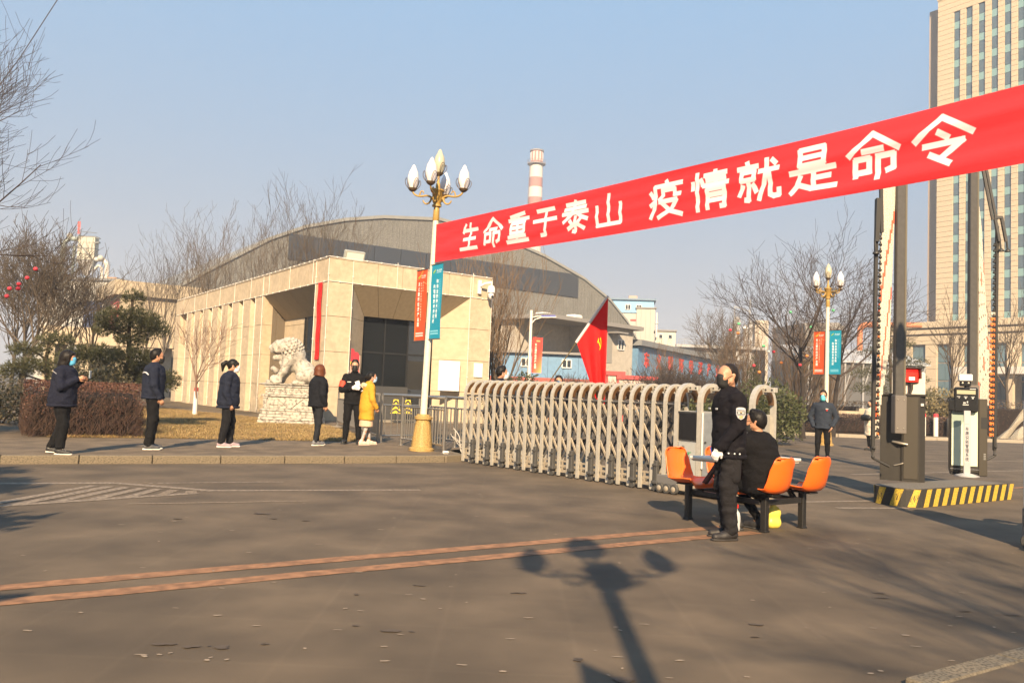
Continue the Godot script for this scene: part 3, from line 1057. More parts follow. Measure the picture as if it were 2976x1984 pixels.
	bx("lower_block", pp, M("far grey wall", 0.25, 0.25, 0.25, 0.8), -14, 6, 0, 13.1, -4, 0)
	# ---- right hand sheds
	var h1 := thing("dark_grey_works", "dark grey gabled works hall behind the right lamp post", "industrial hall", Vector3(53.6, 0, -140), 0.15)
	bx("wall", h1, M("dark cladding", 0.19, 0.185, 0.18, 0.7), -3.5, 3.9, 0, 15.1, -12, 0)
	var gb := MB.new()
	gb.extr(PackedVector2Array([Vector2(-3.6, 15.1), Vector2(4.0, 15.1), Vector2(2.6, 15.9), Vector2(-3.6, 15.5)]), 12.0)
	part("roof", gb, slab, h1)
	var h2 := thing("pale_roofed_shed", "long shed with a pale sloping roof beside the orange pipe", "shed", Vector3(44.7, 0, -110), 0.12)
	bx("wall", h2, M("dark truss bay", 0.09, 0.09, 0.09, 0.8), -6, 12, 0, 7.6, -9, 0)
	var pr := MB.new()
	pr.face([Vector3(-6.2, 7.6, 0.5), Vector3(12.4, 7.6, 0.5), Vector3(12.4, 9.4, -6), Vector3(-6.2, 9.9, -6)], Vector3(0, 0, -4))
	pr.face([Vector3(-6.2, 7.4, 0.5), Vector3(12.4, 7.4, 0.5), Vector3(12.4, 7.6, 0.5), Vector3(-6.2, 7.6, 0.5)], Vector3(0, 0, -4))
	part("roof", pr, M("pale tin roof", 0.36, 0.38, 0.40, 0.5), h2)
	for k in 7:
		var mb := MB.new()
		mb.bar(Vector3(-5 + k * 2.6, 0, 0.2), Vector3(-5 + k * 2.6, 7.4, 0.2), 0.25, 0.2)
		mb.bar(Vector3(-5 + k * 2.6, 3.6, 0.2), Vector3(-3.8 + k * 2.6, 7.3, 0.2), 0.16, 0.15)
		part("truss", mb, M("far steel", 0.28, 0.28, 0.28, 0.7), h2)
	var op := thing("orange_pipe", "big orange pipe bending over at a right angle above the shed", "pipe", Vector3(51.2, 0, -120))
	var om := M("orange pipe paint", 0.55, 0.20, 0.09, 0.6)
	var pm := MB.new()
	pm.tube(PackedVector3Array([Vector3(0, 0, 0), Vector3(0, 12.6, 0), Vector3(0.15, 13.2, 0), Vector3(0.5, 13.55, 0), Vector3(1.1, 13.65, 0), Vector3(9, 13.9, 0)]), PackedFloat32Array([0.42, 0.42, 0.42, 0.42, 0.42, 0.42]), 12)
	part("pipe", pm, om, op)
	# ---- left: dust collector on a pale hall
	var hall := thing("pale_works_hall", "pale grey works hall with a dark blue door behind the left trees", "industrial hall", Vector3(-69.9, 0, -121), -0.06)
	for k in 8:
		bx("wall_panel", hall, M("pale hall wall", 0.40, 0.39, 0.36, 0.8, 0, "soft", 0.1), k * 1.5 - 0.6, k * 1.5 + 0.87, 0, 15.6, -15, 0.0)
	bx("roof", hall, M("hall roof edge", 0.15, 0.15, 0.15, 0.7), -0.9, 12.0, 15.6, 15.95, -15, 0.4)
	bx("door", hall, M("dark blue door", 0.035, 0.05, 0.11, 0.5), 6.4, 9.1, 8.6, 12.5, 0, 0.1)
	for q in [[0.6, 2.5, 15.95, 16.6], [9.0, 10.4, 15.95, 16.3]]:
		bx("rust_box", hall, M("rusty brown", 0.36, 0.2, 0.11, 0.85), q[0], q[1], q[2], q[3], -3, -1)
	var dc := thing("dust_collector", "steel dust collector with hopper and bent pipes on the roof of the pale hall", "industrial equipment", Vector3(-64.4, 15.95, -121.5))
	var ds := M("dust collector steel", 0.46, 0.44, 0.37, 0.6, 0, "soft", 0.4)
	var dd := M("dust collector dark steel", 0.15, 0.16, 0.16, 0.6)
	for k in 2:
		for r in 4:
			bx("casing_panel", dc, ds, -1.28 + k * 1.3, -0.02 + k * 1.3, 2.85 + r * 0.87, 3.68 + r * 0.87, -1.2, 0.0)
	for q in [2.75, 4.5, 6.3]:
		bx("band", dc, dd, -1.36, 1.36, q, q + 0.12, -1.25, 0.05)
	var hp := MB.new()
	for s in [[[-1.3, -1.2], [1.3, -1.2]], [[1.3, -1.2], [1.3, 0]], [[1.3, 0], [-1.3, 0]], [[-1.3, 0], [-1.3, -1.2]]]:
		hp.face([Vector3(s[0][0], 2.75, s[0][1]), Vector3(s[1][0], 2.75, s[1][1]), Vector3(s[1][0] * 0.2, 0.5, -0.6 + (s[1][1] + 0.6) * 0.2), Vector3(s[0][0] * 0.2, 0.5, -0.6 + (s[0][1] + 0.6) * 0.2)], Vector3(0, 2, -0.6))
	part("hopper", hp, M("hopper grey", 0.26, 0.25, 0.24, 0.7), dc)
	var ps := MB.new()
	ps.tube(PackedVector3Array([Vector3(-3.4, 0, 0), Vector3(-3.4, 4.6, 0), Vector3(-3.2, 5.4, 0), Vector3(-2.6, 5.9, 0), Vector3(-1.3, 5.9, 0)]), PackedFloat32Array([0.34, 0.34, 0.36, 0.36, 0.36]), 10)
	ps.rod(Vector3(-1.75, 0, 0), Vector3(-1.75, 5.0, 0), 0.2, 8)
	part("pipe", ps, M("dust collector pipe", 0.24, 0.28, 0.26, 0.5), dc)
	var p2 := MB.new()
	p2.tube(PackedVector3Array([Vector3(1.3, 3.0, -0.4), Vector3(2.5, 3.0, -0.4), Vector3(3.0, 2.5, -0.4), Vector3(3.2, 1.9, -0.4), Vector3(3.2, -0.2, -0.4)]), PackedFloat32Array([0.34, 0.36, 0.36, 0.36, 0.34]), 10)
	p2.tube(PackedVector3Array([Vector3(1.0, 1.2, -0.4), Vector3(1.9, 2.1, -0.4), Vector3(2.4, 1.7, -0.4), Vector3(2.5, -0.2, -0.4)]), PackedFloat32Array([0.2, 0.22, 0.22, 0.22]), 8)
	part("pipe", p2, M("bright duct", 0.5, 0.47, 0.43, 0.4), dc)
	var fr := MB.new()
	for s in [-1.25, 1.25]:
		fr.rod(Vector3(s, -0.3, 0), Vector3(s, 2.8, 0), 0.1, 6)
	fr.bar(Vector3(-1.2, 5.4, 0.1), Vector3(1.4, 2.6, 0.1), 0.16, 0.1)
	fr.bar(Vector3(1.3, 6.3, 0), Vector3(2.0, 6.1, 0), 0.12, 0.5)
	fr.bar(Vector3(1.3, 5.4, 0), Vector3(2.0, 5.5, 0), 0.2, 0.5)
	fr.bar(Vector3(-4.4, 1.3, 0), Vector3(-2.4, 1.3, 0), 0.1, 0.4)
	fr.rod(Vector3(-1.3, 7.1, 0), Vector3(1.5, 6.9, 0), 0.05, 4)
	part("frame", fr, dd, dc)
	for q in [[-2.5, 6.3], [2.3, 3.15]]:
		var mb := MB.new()
		mb.ball(Vector3(q[0], q[1], 0), Vector3(0.45, 0.45, 0.45), 10, 8)
		part("fan_housing", mb, ds, dc)
	var fl := thing("red_pennant", "small red pennant on the top of the dust collector", "flag", Vector3(-65.6, 22.35, -121.5))
	var fm := MB.new()
	fm.rod(Vector3(0, 0, 0), Vector3(0, 2.2, 0), 0.05, 5)
	part("staff", fm, dd, fl)
	var f2 := MB.new()
	for k in 4:
		var a := 0.06 + 0.08 * sin(k * 1.7)
		f2.quad(Vector3(-0.3 + k * 0.02, 2.1 - k * 0.5, a), Vector3(0.12, 2.2 - k * 0.5, 0), Vector3(0.14, 1.7 - k * 0.45, 0), Vector3(-0.28 + k * 0.02, 1.6 - k * 0.45, -a))
	part("cloth", f2, M("red sign", 0.5, 0.05, 0.04, 0.6), fl)
	# second beige gate building with its red screen
	var bs := M("beige stone", 0.45, 0.37, 0.26, 0.85, 0, "soft", 0.3)
	var b3 := thing("beige_gate_building", "beige stone building with a red notice under its eave behind the pines", "building", Vector3(-33.8, 0, -70), TH)
	bx("wall", b3, bs, 0, 7.5, 0, 8.4, -9, 0)
	bx("fascia", b3, bs, -0.6, 8, 8.5, 9.75, -10, 0.4)
	bx("painted_eave_shadow", b3, M("painted shade grey", 0.25, 0.24, 0.22, 0.8), -0.1, 7.6, 8.38, 8.52, -9.2, 0.1)  # solid grey strip stands in for the shadow under the eave
	bx("red_notice", b3, M("notice red", 0.36, 0.06, 0.06, 0.7), -0.1, 0.03, 5.6, 8.2, -4.6, -0.5)
	for k in 3:
		bx("notice_mark", b3, M("notice pale", 0.6, 0.5, 0.45, 0.7), -0.14, -0.09, 7.4, 7.8, -3.6 + k * 0.9, -3.1 + k * 0.9)
	var b4 := thing("low_portal", "low beige portal with open dark bays left of the pines", "building", Vector3(-34.5, 0, -60), 0.05)
	bx("lintel", b4, bs, 0, 9.5, 3.7, 5.0, -2, 0)
	for k in 4:
		bx("pillar", b4, bs, 0.1 + k * 2.6, 0.9 + k * 2.6, 0, 3.7, -1.9, -0.1)
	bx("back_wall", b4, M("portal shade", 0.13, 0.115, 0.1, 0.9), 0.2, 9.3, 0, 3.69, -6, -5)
	for q in [4.2, 6.6]:
		bx("white_sign", b4, M("white board", 0.7, 0.68, 0.66, 0.6), q, q + 0.9, 2.7, 3.2, -0.4, -0.3)
	# beige low wall across the yard
	var bw := thing("low_beige_wall", "low beige garden wall behind the man in sunglasses", "wall", Vector3(16.4, 0, -43.5), 0.02)
	for k in 5:
		bx("block", bw, bs, k * 1.1, k * 1.1 + 1.08, 0, 1.05 + 0.16 * k, -0.4, 0.02 * (k % 2))
func build_gatehouse():
	var stone := M("gatehouse stone", 0.56, 0.455, 0.315, 0.8, 0, "soft", 0.35, "bumpy", 0.06)
	over(stone, "soft", 0.11)
	var joint := M("stone joint", 0.12, 0.095, 0.065, 0.9)
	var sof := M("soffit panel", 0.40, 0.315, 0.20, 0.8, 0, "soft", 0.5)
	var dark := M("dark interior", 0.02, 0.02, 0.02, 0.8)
	var gl := M("gatehouse glass", 0.010, 0.012, 0.014, 0.03)
	gl.metallic_specular = 0.16
	var glr := M("reflecting door glass", 0.02, 0.022, 0.024, 0.02)
	glr.metallic_specular = 0.75
	var g := thing("gatehouse", "beige stone clad gatehouse with deep splayed doorways and a row of fins", "gatehouse", Vector3(-6.73, 0.13, -29.43), TH)
	var J := [0.0, 1.25, 2.52, 3.81, 5.08]     # course joints above the floor
	var HF := 5.08
	var HT := 5.91
	var gap := 0.014
	# core walls behind the cladding
	bx("core", g, joint, 0.04, 0.9, 0, HT - 0.04, -1.22, -0.04)
	bx("core", g, joint, 6.09, 7.03, 0, HT - 0.04, -23.3, -0.04)
	bx("core", g, joint, 0.04, 7.03, HF + 0.02, HT - 0.04, -23.3, -0.04)
	bx("core", g, joint, 0.62, 7.03, 0, HF, -23.3, -7.2)
	bx("floor", g, M("gatehouse step", 0.30, 0.26, 0.2, 0.85, 0, "soft", 0.5), 0.02, 7.05, -0.1, 0.05, -7.2, -0.02)
	var panel := func(p: Node, x0: float, x1: float, y0: float, y1: float, z0: float, z1: float):
		var mb := MB.new()
		mb.box(Vector3(x0 + x1, y0 + y1, z0 + z1) * 0.5, Vector3(absf(x1 - x0), absf(y1 - y0), absf(z1 - z0)), 0.004)
		part("stone_panel", mb, stone, p)
	# right facade: fascia, two piers
	var fx := [0.0, 0.93, 1.94, 2.98, 4.02, 5.05, 6.06, 7.07]
	for k in 7:
		panel.call(g, fx[k] + gap / 2, fx[k + 1] - gap / 2, HF + gap, HT, -0.035, 0.0)
	for r in 4:
		panel.call(g, 0.0 + gap / 2, 0.93, J[r] + gap / 2, J[r + 1] - gap / 2, -0.035, 0.0)
		panel.call(g, 6.06 + gap / 2, 7.07, J[r] + gap / 2, J[r + 1] - gap / 2, -0.035, 0.0)
		panel.call(g, 7.035, 7.07, J[r] + gap / 2, J[r + 1] - gap / 2, -2.0, -0.04)
	# left facade fascia
	for k in 22:
		panel.call(g, 0.0, 0.035, HF + gap, HT, -(k + 1) * 1.06 + gap / 2 - 0.04, -k * 1.06 - gap / 2 - 0.04)
	# pier on the left side of the corner
	for r in 4:
		panel.call(g, 0.0, 0.035, J[r] + gap / 2, J[r + 1] - gap / 2, -1.23, -0.04)
	# coping
	for k in 7:
		panel.call(g, fx[k] + 0.004, fx[k + 1] - 0.004, HT + 0.004, HT + 0.03, -0.3, 0.02)
	for k in 22:
		panel.call(g, -0.02, 0.3, HT + 0.004, HT + 0.03, -(k + 1) * 1.04 + 0.004 - 0.32, -k * 1.04 - 0.32)
	bx("roof", g, M("roof felt", 0.13, 0.12, 0.11, 0.9), 0.3, 7.05, HT - 0.04, HT - 0.01, -23.3, -0.3)
	# --- doorway on the right facade: splayed sides and a sloping soffit
	var di := 1.05
	var ob := [0.93, 6.06]
	var ib := [1.93, 5.0]
	var iy := 4.03
	var wall4 := func(pts: Array, mat: Material, called: String):
		var mb := MB.new()
		mb.quad(pts[0], pts[1], pts[2], pts[3])
		# a thin slab: the back of it too
		var nn: Vector3 = (pts[2] - pts[0]).cross(pts[1] - pts[0]).normalized() * -0.03
		mb.quad(pts[1] + nn, pts[0] + nn, pts[3] + nn, pts[2] + nn)
		for q in 4:
			mb.quad(pts[(q + 1) % 4], pts[q], pts[q] + nn, pts[(q + 1) % 4] + nn)
		part(called, mb, mat, g)
	for r in 4:
		var y0: float = J[r] + gap / 2
		var y1: float = J[r + 1] - gap / 2
		var ya := minf(y1, iy if r == 3 else y1)
		# left side, seen at a slant
		wall4.call([Vector3(ob[0] + 0.005, y1, -0.01), Vector3(ib[0], ya, -di), Vector3(ib[0], y0, -di), Vector3(ob[0] + 0.005, y0, -0.01)], stone, "splay_panel")
		wall4.call([Vector3(ib[1], ya, -di), Vector3(ob[1] - 0.005, y1, -0.01), Vector3(ob[1] - 0.005, y0, -0.01), Vector3(ib[1], y0, -di)], stone, "splay_panel")
	for k in 5:
		var a: float = lerpf(ob[0], ob[1], k / 5.0)
		var b: float = lerpf(ob[0], ob[1], (k + 1) / 5.0)
		var c: float = lerpf(ib[0], ib[1], k / 5.0)
		var d: float = lerpf(ib[0], ib[1], (k + 1) / 5.0)
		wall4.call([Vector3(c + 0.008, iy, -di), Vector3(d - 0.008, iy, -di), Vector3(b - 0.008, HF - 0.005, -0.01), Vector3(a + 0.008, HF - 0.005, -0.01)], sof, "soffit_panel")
	# porch behind the doorway: dark room, glass screens
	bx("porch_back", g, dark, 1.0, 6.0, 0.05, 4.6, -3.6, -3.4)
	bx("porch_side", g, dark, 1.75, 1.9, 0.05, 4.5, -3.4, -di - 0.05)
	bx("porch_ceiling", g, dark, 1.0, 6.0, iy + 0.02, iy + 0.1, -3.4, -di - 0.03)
	var fm := M("door frame", 0.012, 0.012, 0.012, 0.5)
	var zs := -di - 0.25
	for q in [[1.93, 2.95], [2.97, 3.98], [4.0, 5.05]]:
		bx("glass_screen", g, glr if q[0] == 4.0 else gl, q[0], q[1], 0.08, iy, zs - 0.03, zs)
		bx("door_frame", g, fm, q[0] - 0.03, q[0] + 0.03, 0.06, iy, zs - 0.04, zs + 0.03)
	bx("door_frame", g, fm, 1.93, 5.05, 2.62, 2.68, zs - 0.035, zs + 0.025)
	bx("door_frame", g, fm, 1.93, 5.05, 0.05, 0.1, zs - 0.035, zs + 0.025)
	bx("grey_counter", g, M("counter grey", 0.05, 0.05, 0.05, 0.6), 2.6, 4.0, 0.06, 1.35, zs + 0.02, zs + 0.2)
	# --- wide doorway on the left facade
	var z0 := -7.16
	var z1 := -1.24
	for r in 4:
		var y0: float = J[r] + gap / 2
		var y1: float = J[r + 1] - gap / 2
		var ya := minf(y1, 4.1 if r == 3 else y1)
		wall4.call([Vector3(0.005, y1, z0), Vector3(1.0, ya, z0 - 0.12), Vector3(1.0, y0, z0 - 0.12), Vector3(0.005, y0, z0)], stone, "splay_panel")
	for k in 6:
		var a := lerpf(z0, z1, k / 6.0) + 0.008
		var b := lerpf(z0, z1, (k + 1) / 6.0) - 0.008
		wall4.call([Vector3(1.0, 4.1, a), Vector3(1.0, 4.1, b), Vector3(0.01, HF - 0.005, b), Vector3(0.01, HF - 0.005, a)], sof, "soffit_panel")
	for r in 4:
		var y1 := minf(J[r + 1] - gap / 2, 4.08)
		panel.call(g, 1.0, 1.04, J[r] + gap / 2, y1, -7.3, -4.85)
	bx("core", g, joint, 1.045, 1.3, 0, 4.2, -7.3, -4.8)
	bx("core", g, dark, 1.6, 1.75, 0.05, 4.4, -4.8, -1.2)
	for q in [[-4.8, -3.62], [-3.6, -2.42], [-2.4, -1.25]]:
		bx("glass_screen", g, gl, 1.02, 1.05, 0.08, 4.1, q[0], q[1])
		bx("door_frame", g, fm, 0.99, 1.08, 0.06, 4.1, q[0] - 0.03, q[0] + 0.03)
	bx("door_frame", g, fm, 1.0, 1.07, 2.62, 2.68, -4.8, -1.25)
	# --- fins with narrow splayed slots
	var slots := []
	for k in 7:
		slots.append([-8.32 - k * 1.765, -9.04 - k * 1.765])
	slots.append([-20.6, -22.3])
	var edge := -7.18
	for k in slots.size() + 1:
		var e: float = slots[k][0] if k < slots.size() else -23.35
		for r in 4:
			panel.call(g, 0.0, 0.035, J[r] + gap / 2, J[r + 1] - gap / 2, e, edge)
			bx("core", g, joint, 0.036, 0.6, J[r], J[r + 1], e + 0.03, edge - 0.03)
		if k < slots.size():
			edge = slots[k][1]
			var mid: float = edge + 0.2
			for r in 4:
				var y0: float = J[r] + gap / 2
				var y1: float = J[r + 1] - gap / 2
				wall4.call([Vector3(0.003, y1, edge), Vector3(0.55, y1, mid), Vector3(0.55, y0, mid), Vector3(0.003, y0, edge)], stone, "splay_panel")
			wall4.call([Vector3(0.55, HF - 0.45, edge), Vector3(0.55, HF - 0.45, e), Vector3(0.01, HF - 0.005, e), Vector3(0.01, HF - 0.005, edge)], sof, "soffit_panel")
			bx("slot_window", g, gl, 0.56, 0.6, 0.1, HF, edge, e)
	# white conduits with little lamps along the edges
	var cm := M("white conduit", 0.72, 0.66, 0.58, 0.5)
	var run := func(a: Vector3, b: Vector3, step := 0.55):
		var mb := MB.new()
		mb.rod(a, b, 0.014, 5)
		var m := int((b - a).length() / step)
		for k in m:
			mb.box(a.lerp(b, (k + 0.5) / m), Vector3(0.045, 0.05, 0.045))
		part("conduit", mb, cm, g)
	run.call(Vector3(-0.03, HT + 0.06, -23.2), Vector3(-0.03, HT + 0.06, 0.03))
	run.call(Vector3(-0.03, HT + 0.06, 0.03), Vector3(7.08, HT + 0.06, 0.03))
	run.call(Vector3(-0.02, HF, -23.2), Vector3(-0.02, HF, 0.02), 0.8)
	run.call(Vector3(-0.02, HF, 0.02), Vector3(7.08, HF, 0.02), 0.8)
	for q in [Vector3(-0.025, 0, 0.025), Vector3(0.93, 0, 0.02), Vector3(6.05, 0, 0.02), Vector3(7.08, 0, 0.02), Vector3(-0.02, 0, -1.2), Vector3(-0.02, 0, -7.3)]:
		run.call(Vector3(q.x, 0.1, q.z), Vector3(q.x, HT if q.x != 0.93 else HF, q.z), 1.1)
	for k in slots.size():
		run.call(Vector3(-0.018, 0.1, slots[k][0] + 0.04), Vector3(-0.018, HF, slots[k][0] + 0.04), 0.7)
	# fascia uplight stubs
	for k in 9:
		var mb := MB.new()
		mb.rod(Vector3(-0.03, HF + 0.02, -2.5 * k - 1.5), Vector3(-0.03, HT + 0.1, -2.5 * k - 1.5), 0.012, 5)
		part("conduit", mb, cm, g)
	for k in [2.74, 6.15]:
		var mb := MB.new()
		mb.rod(Vector3(k, HF + 0.0, 0.02), Vector3(k, HT + 0.16, 0.02), 0.013, 5)
		part("conduit", mb, cm, g)
	# --- things fixed to it
	var wb := M("white notice board", 0.74, 0.73, 0.72, 0.5)
	var to := func(x: float, y: float, z: float) -> Vector3: return Vector3(-6.73, 0.13, -29.43) + UX * x + VX * z + Vector3(0, y, 0)
	var im := Image.create(128, 192, false, Image.FORMAT_RGB8)
	im.fill(Color(0.93, 0.93, 0.93))
	for k in 11:
		im.fill_rect(Rect2i(18, 30 + k * 14, 88 - (k * 37) % 30, 1), Color(0.78, 0.80, 0.84))
	var paper := printed("notice print", im)
	for q in [["notice_board", "large white notice board on the right pier of the gatehouse", 4.73, 5.69, 1.27, 2.46], ["notice_sheet", "small white sheet beside the large notice board on the gatehouse", 6.36, 6.77, 1.87, 2.44]]:
		var o := thing(q[0], q[1], "notice", to.call((q[2] + q[3]) / 2, q[4], 0.004), TH)
		var w: float = q[3] - q[2]
		var h: float = q[5] - q[4]
		var zz := 0.0
		if w > 0.6:
			zz = 0.0
			o.position = to.call((q[2] + q[3]) / 2 + 0.9, q[4], 0.004) if false else o.position
		bx("board", o, wb, -w / 2, w / 2, 0, h, 0.0, 0.045, 0.006)
		var mb := MB.new()
		mb.quad(Vector3(-w / 2 + 0.02, h - 0.02, 0.048), Vector3(w / 2 - 0.02, h - 0.02, 0.048), Vector3(w / 2 - 0.02, 0.02, 0.048), Vector3(-w / 2 + 0.02, 0.02, 0.048))
		part("print", mb, paper, o)
	# dome camera
	var cc := thing("security_camera", "white dome security camera on a bracket at the gatehouse corner", "camera", to.call(6.79, 4.95, 0.0), TH)
	var wm := M("camera white", 0.72, 0.70, 0.66, 0.4)
	bx("bracket", cc, wm, -0.42, -0.28, 0.3, 0.86, 0.005, 0.12, 0.01)
	var mb2 := MB.new()
	mb2.tube(PackedVector3Array([Vector3(-0.35, 0.6, 0.1), Vector3(-0.25, 0.72, 0.3), Vector3(0, 0.78, 0.4), Vector3(0, 0.62, 0.4)]), PackedFloat32Array([0.05, 0.05, 0.05, 0.05]), 8)
	part("arm", mb2, wm, cc)
	var mb3 := MB.new()
	mb3.lathe([Vector2(0.001, 0.66), Vector2(0.12, 0.64), Vector2(0.16, 0.52), Vector2(0.16, 0.36), Vector2(0.11, 0.34)], 16, Vector3(0, 0, 0.4))
	part("housing", mb3, wm, cc)
	var mb4 := MB.new()
	mb4.lathe([Vector2(0.11, 0.34), Vector2(0.12, 0.28), Vector2(0.10, 0.17), Vector2(0.05, 0.1), Vector2(0.001, 0.09)], 14, Vector3(0, 0, 0.4))
	part("dome", mb4, wm, cc)
	var mb5 := MB.new()
	mb5.ball(Vector3(0.0, 0.2, 0.49), Vector3(0.05, 0.06, 0.04), 10, 8)
	part("lens", mb5, M("lens black", 0.01, 0.01, 0.01, 0.1), cc)
	# floodlight on the roof
	var fl := thing("floodlight", "square floodlight standing on the gatehouse roof edge", "floodlight", to.call(1.9, HT + 0.0, -2.4), TH)
	bx("stand", fl, M("dark bracket", 0.04, 0.04, 0.04, 0.6), -0.3, 0.3, -0.02, 0.12, -0.1, 0.1)
	var fb := MB.new()
	fb.t = Transform3D(Basis(Vector3.RIGHT, 0.35), Vector3(0.08, 0.5, 0))
	fb.box(Vector3(0, 0, 0), Vector3(0.86, 0.62, 0.2), 0.03)
	part("housing", fb, M("floodlight housing", 0.30, 0.30, 0.26, 0.5), fl)
	var fg := MB.new()
	fg.t = fb.t
	fg.box(Vector3(0, 0, 0.105), Vector3(0.72, 0.48, 0.02), 0.004)
	part("lens", fg, M("floodlight lens", 0.68, 0.68, 0.58, 0.25), fl)
	# long red strip with black characters on the corner pier
	var ri := Image.create(64, 448, false, Image.FORMAT_RGB8)
	ri.fill(Color(0.86, 0.07, 0.05))
	for q in [["12,20 30,70;60,10 80,20;50,60 90,50;50,20 50,90", 40], ["30,10 20,60;60,5 80,50;20,70 85,75;40,80 45,98", 100], ["20,20 60,20;60,20 80,90;40,40 30,90", 165], ["10,40 90,40;50,10 50,90;30,60 70,90", 240], ["50,10 20,50;20,50 80,55;50,30 50,95;30,75 70,75", 335], ["30,10 10,60;25,40 25,95;60,20 55,90;55,90 90,85", 390]]:
		var dk2 := Color(0.36, 0.03, 0.03)
		for s in q[0].split(";"):
			var e: PackedStringArray = s.split(" ")
			for k in e.size() - 1:
				var a: PackedStringArray = e[k].split(",")
				var b: PackedStringArray = e[k + 1].split(",")
				stroke(ri, Vector2(14 + float(a[0]) * 0.36, q[1] + float(a[1]) * 0.36), Vector2(14 + float(b[0]) * 0.36, q[1] + float(b[1]) * 0.36), 3.5, dk2)
	var rb := thing("vertical_red_strip", "long narrow red strip with handwritten characters on the gatehouse corner", "banner", to.call(-0.03, 2.22, -0.64), TH)
	var rm := MB.new()
	for k in 12:
		var y0 := 2.84 * k / 12.0
		var y1 := 2.84 * (k + 1) / 12.0
		var a := 0.012 * sin(k * 1.3)
		var b := 0.012 * sin((k + 1) * 1.3)
		var la := -0.02 + 0.02 * sin(k * 0.5)
		var lb := -0.02 + 0.02 * sin((k + 1) * 0.5)
		rm.quad(Vector3(-0.02 + b, y1, -0.2 + lb), Vector3(-0.02 + b, y1, 0.2 + lb), Vector3(-0.02 + a, y0, 0.2 + la), Vector3(-0.02 + a, y0, -0.2 + la), Vector2(0, 1 - (k + 1) / 12.0), Vector2(1, 1 - (k + 1) / 12.0), Vector2(1, 1 - k / 12.0), Vector2(0, 1 - k / 12.0))
	var clothm := printed("red strip print", ri, 0.8)
	clothm.backlight_enabled = true
	clothm.backlight = Color(0.15, 0.03, 0.02)
	part("cloth", rm, clothm, rb)
	# red and yellow wall sign beside the doorway
	var ws := thing("arched_red_sign", "red and yellow sign with a scalloped top beside the gatehouse doorway", "sign", to.call(1.28, 0.95, -0.26), TH - 0.82 + PI / 2 - PI / 2 + 0.1)
	var poly := PackedVector2Array([Vector2(-0.24, 0), Vector2(0.24, 0), Vector2(0.24, 1.5), Vector2(0.17, 1.62), Vector2(0.05, 1.62), Vector2(-0.02, 1.74), Vector2(-0.12, 1.74), Vector2(-0.17, 1.86), Vector2(-0.24, 1.8)])
	var wmb := MB.new()
	wmb.t = Transform3D(Basis(Vector3.UP, 0.82), Vector3(0, 0, 0.1))
	wmb.extr(poly, 0.04)
	part("board", wmb, M("sign red", 0.42, 0.035, 0.05, 0.6), ws)
	var wy := MB.new()
	wy.t = wmb.t
	wy.box(Vector3(0, 1.2, 0.006), Vector3(0.46, 0.12, 0.014))
	part("yellow_band", wy, M("sign yellow", 0.55, 0.42, 0.06, 0.6), ws)
	var wl := MB.new()
	wl.t = wmb.t
	wl.box(Vector3(0, 0.56, 0.006), Vector3(0.4, 1.1, 0.014))
	wl.rod(Vector3(-0.255, 0, 0.01), Vector3(-0.255, 1.85, 0.01), 0.018, 5)
	wl.rod(Vector3(0.255, 0, 0.01), Vector3(0.255, 1.5, 0.01), 0.018, 5)
	part("panel", wl, M("sign pale panel", 0.5, 0.33, 0.27, 0.6), ws)
	# two chevron boards at the foot of the doorway
	var bl := M("chevron black", 0.02, 0.02, 0.02, 0.6)
	var ye := M("chevron yellow", 0.62, 0.46, 0.03, 0.6)
	var i := 0
	for q in [[2.62, "left chevron marker board, yellow and black, seen through the railings"], [3.12, "right chevron marker board, yellow and black, nearest the lamp post"]]:
		var o := thing("chevron_board", q[1], "marker", to.call(q[0], 0.06, 0.65), TH - 0.55, "chevron boards at the gatehouse door")
		var w := 0.19
		var p := PackedVector2Array([Vector2(-w, 0.3), Vector2(w, 0.3), Vector2(w * 0.45, 0.82), Vector2(-w * 0.45, 0.82)])
		var mb := MB.new()
		mb.extr(p, 0.03)
		part("board", mb, ye, o)
		var lg := MB.new()
		lg.rod(Vector3(0, 0, -0.015), Vector3(0, 0.32, -0.015), 0.02, 6)
		lg.box(Vector3(0, 0.015, -0.015), Vector3(0.3, 0.03, 0.2))
		part("stand", lg, bl, o)
		for r in 3:
			var cb := MB.new()
			var y := 0.34 + r * 0.16
			var ww := w * (0.94 - r * 0.22)
			for s in [-1.0, 1.0]:
				cb.bar(Vector3(s * ww, y, 0.008), Vector3(s * 0.0, y + 0.12, 0.008), 0.06, 0.012)
			part("stripe", cb, bl, o)
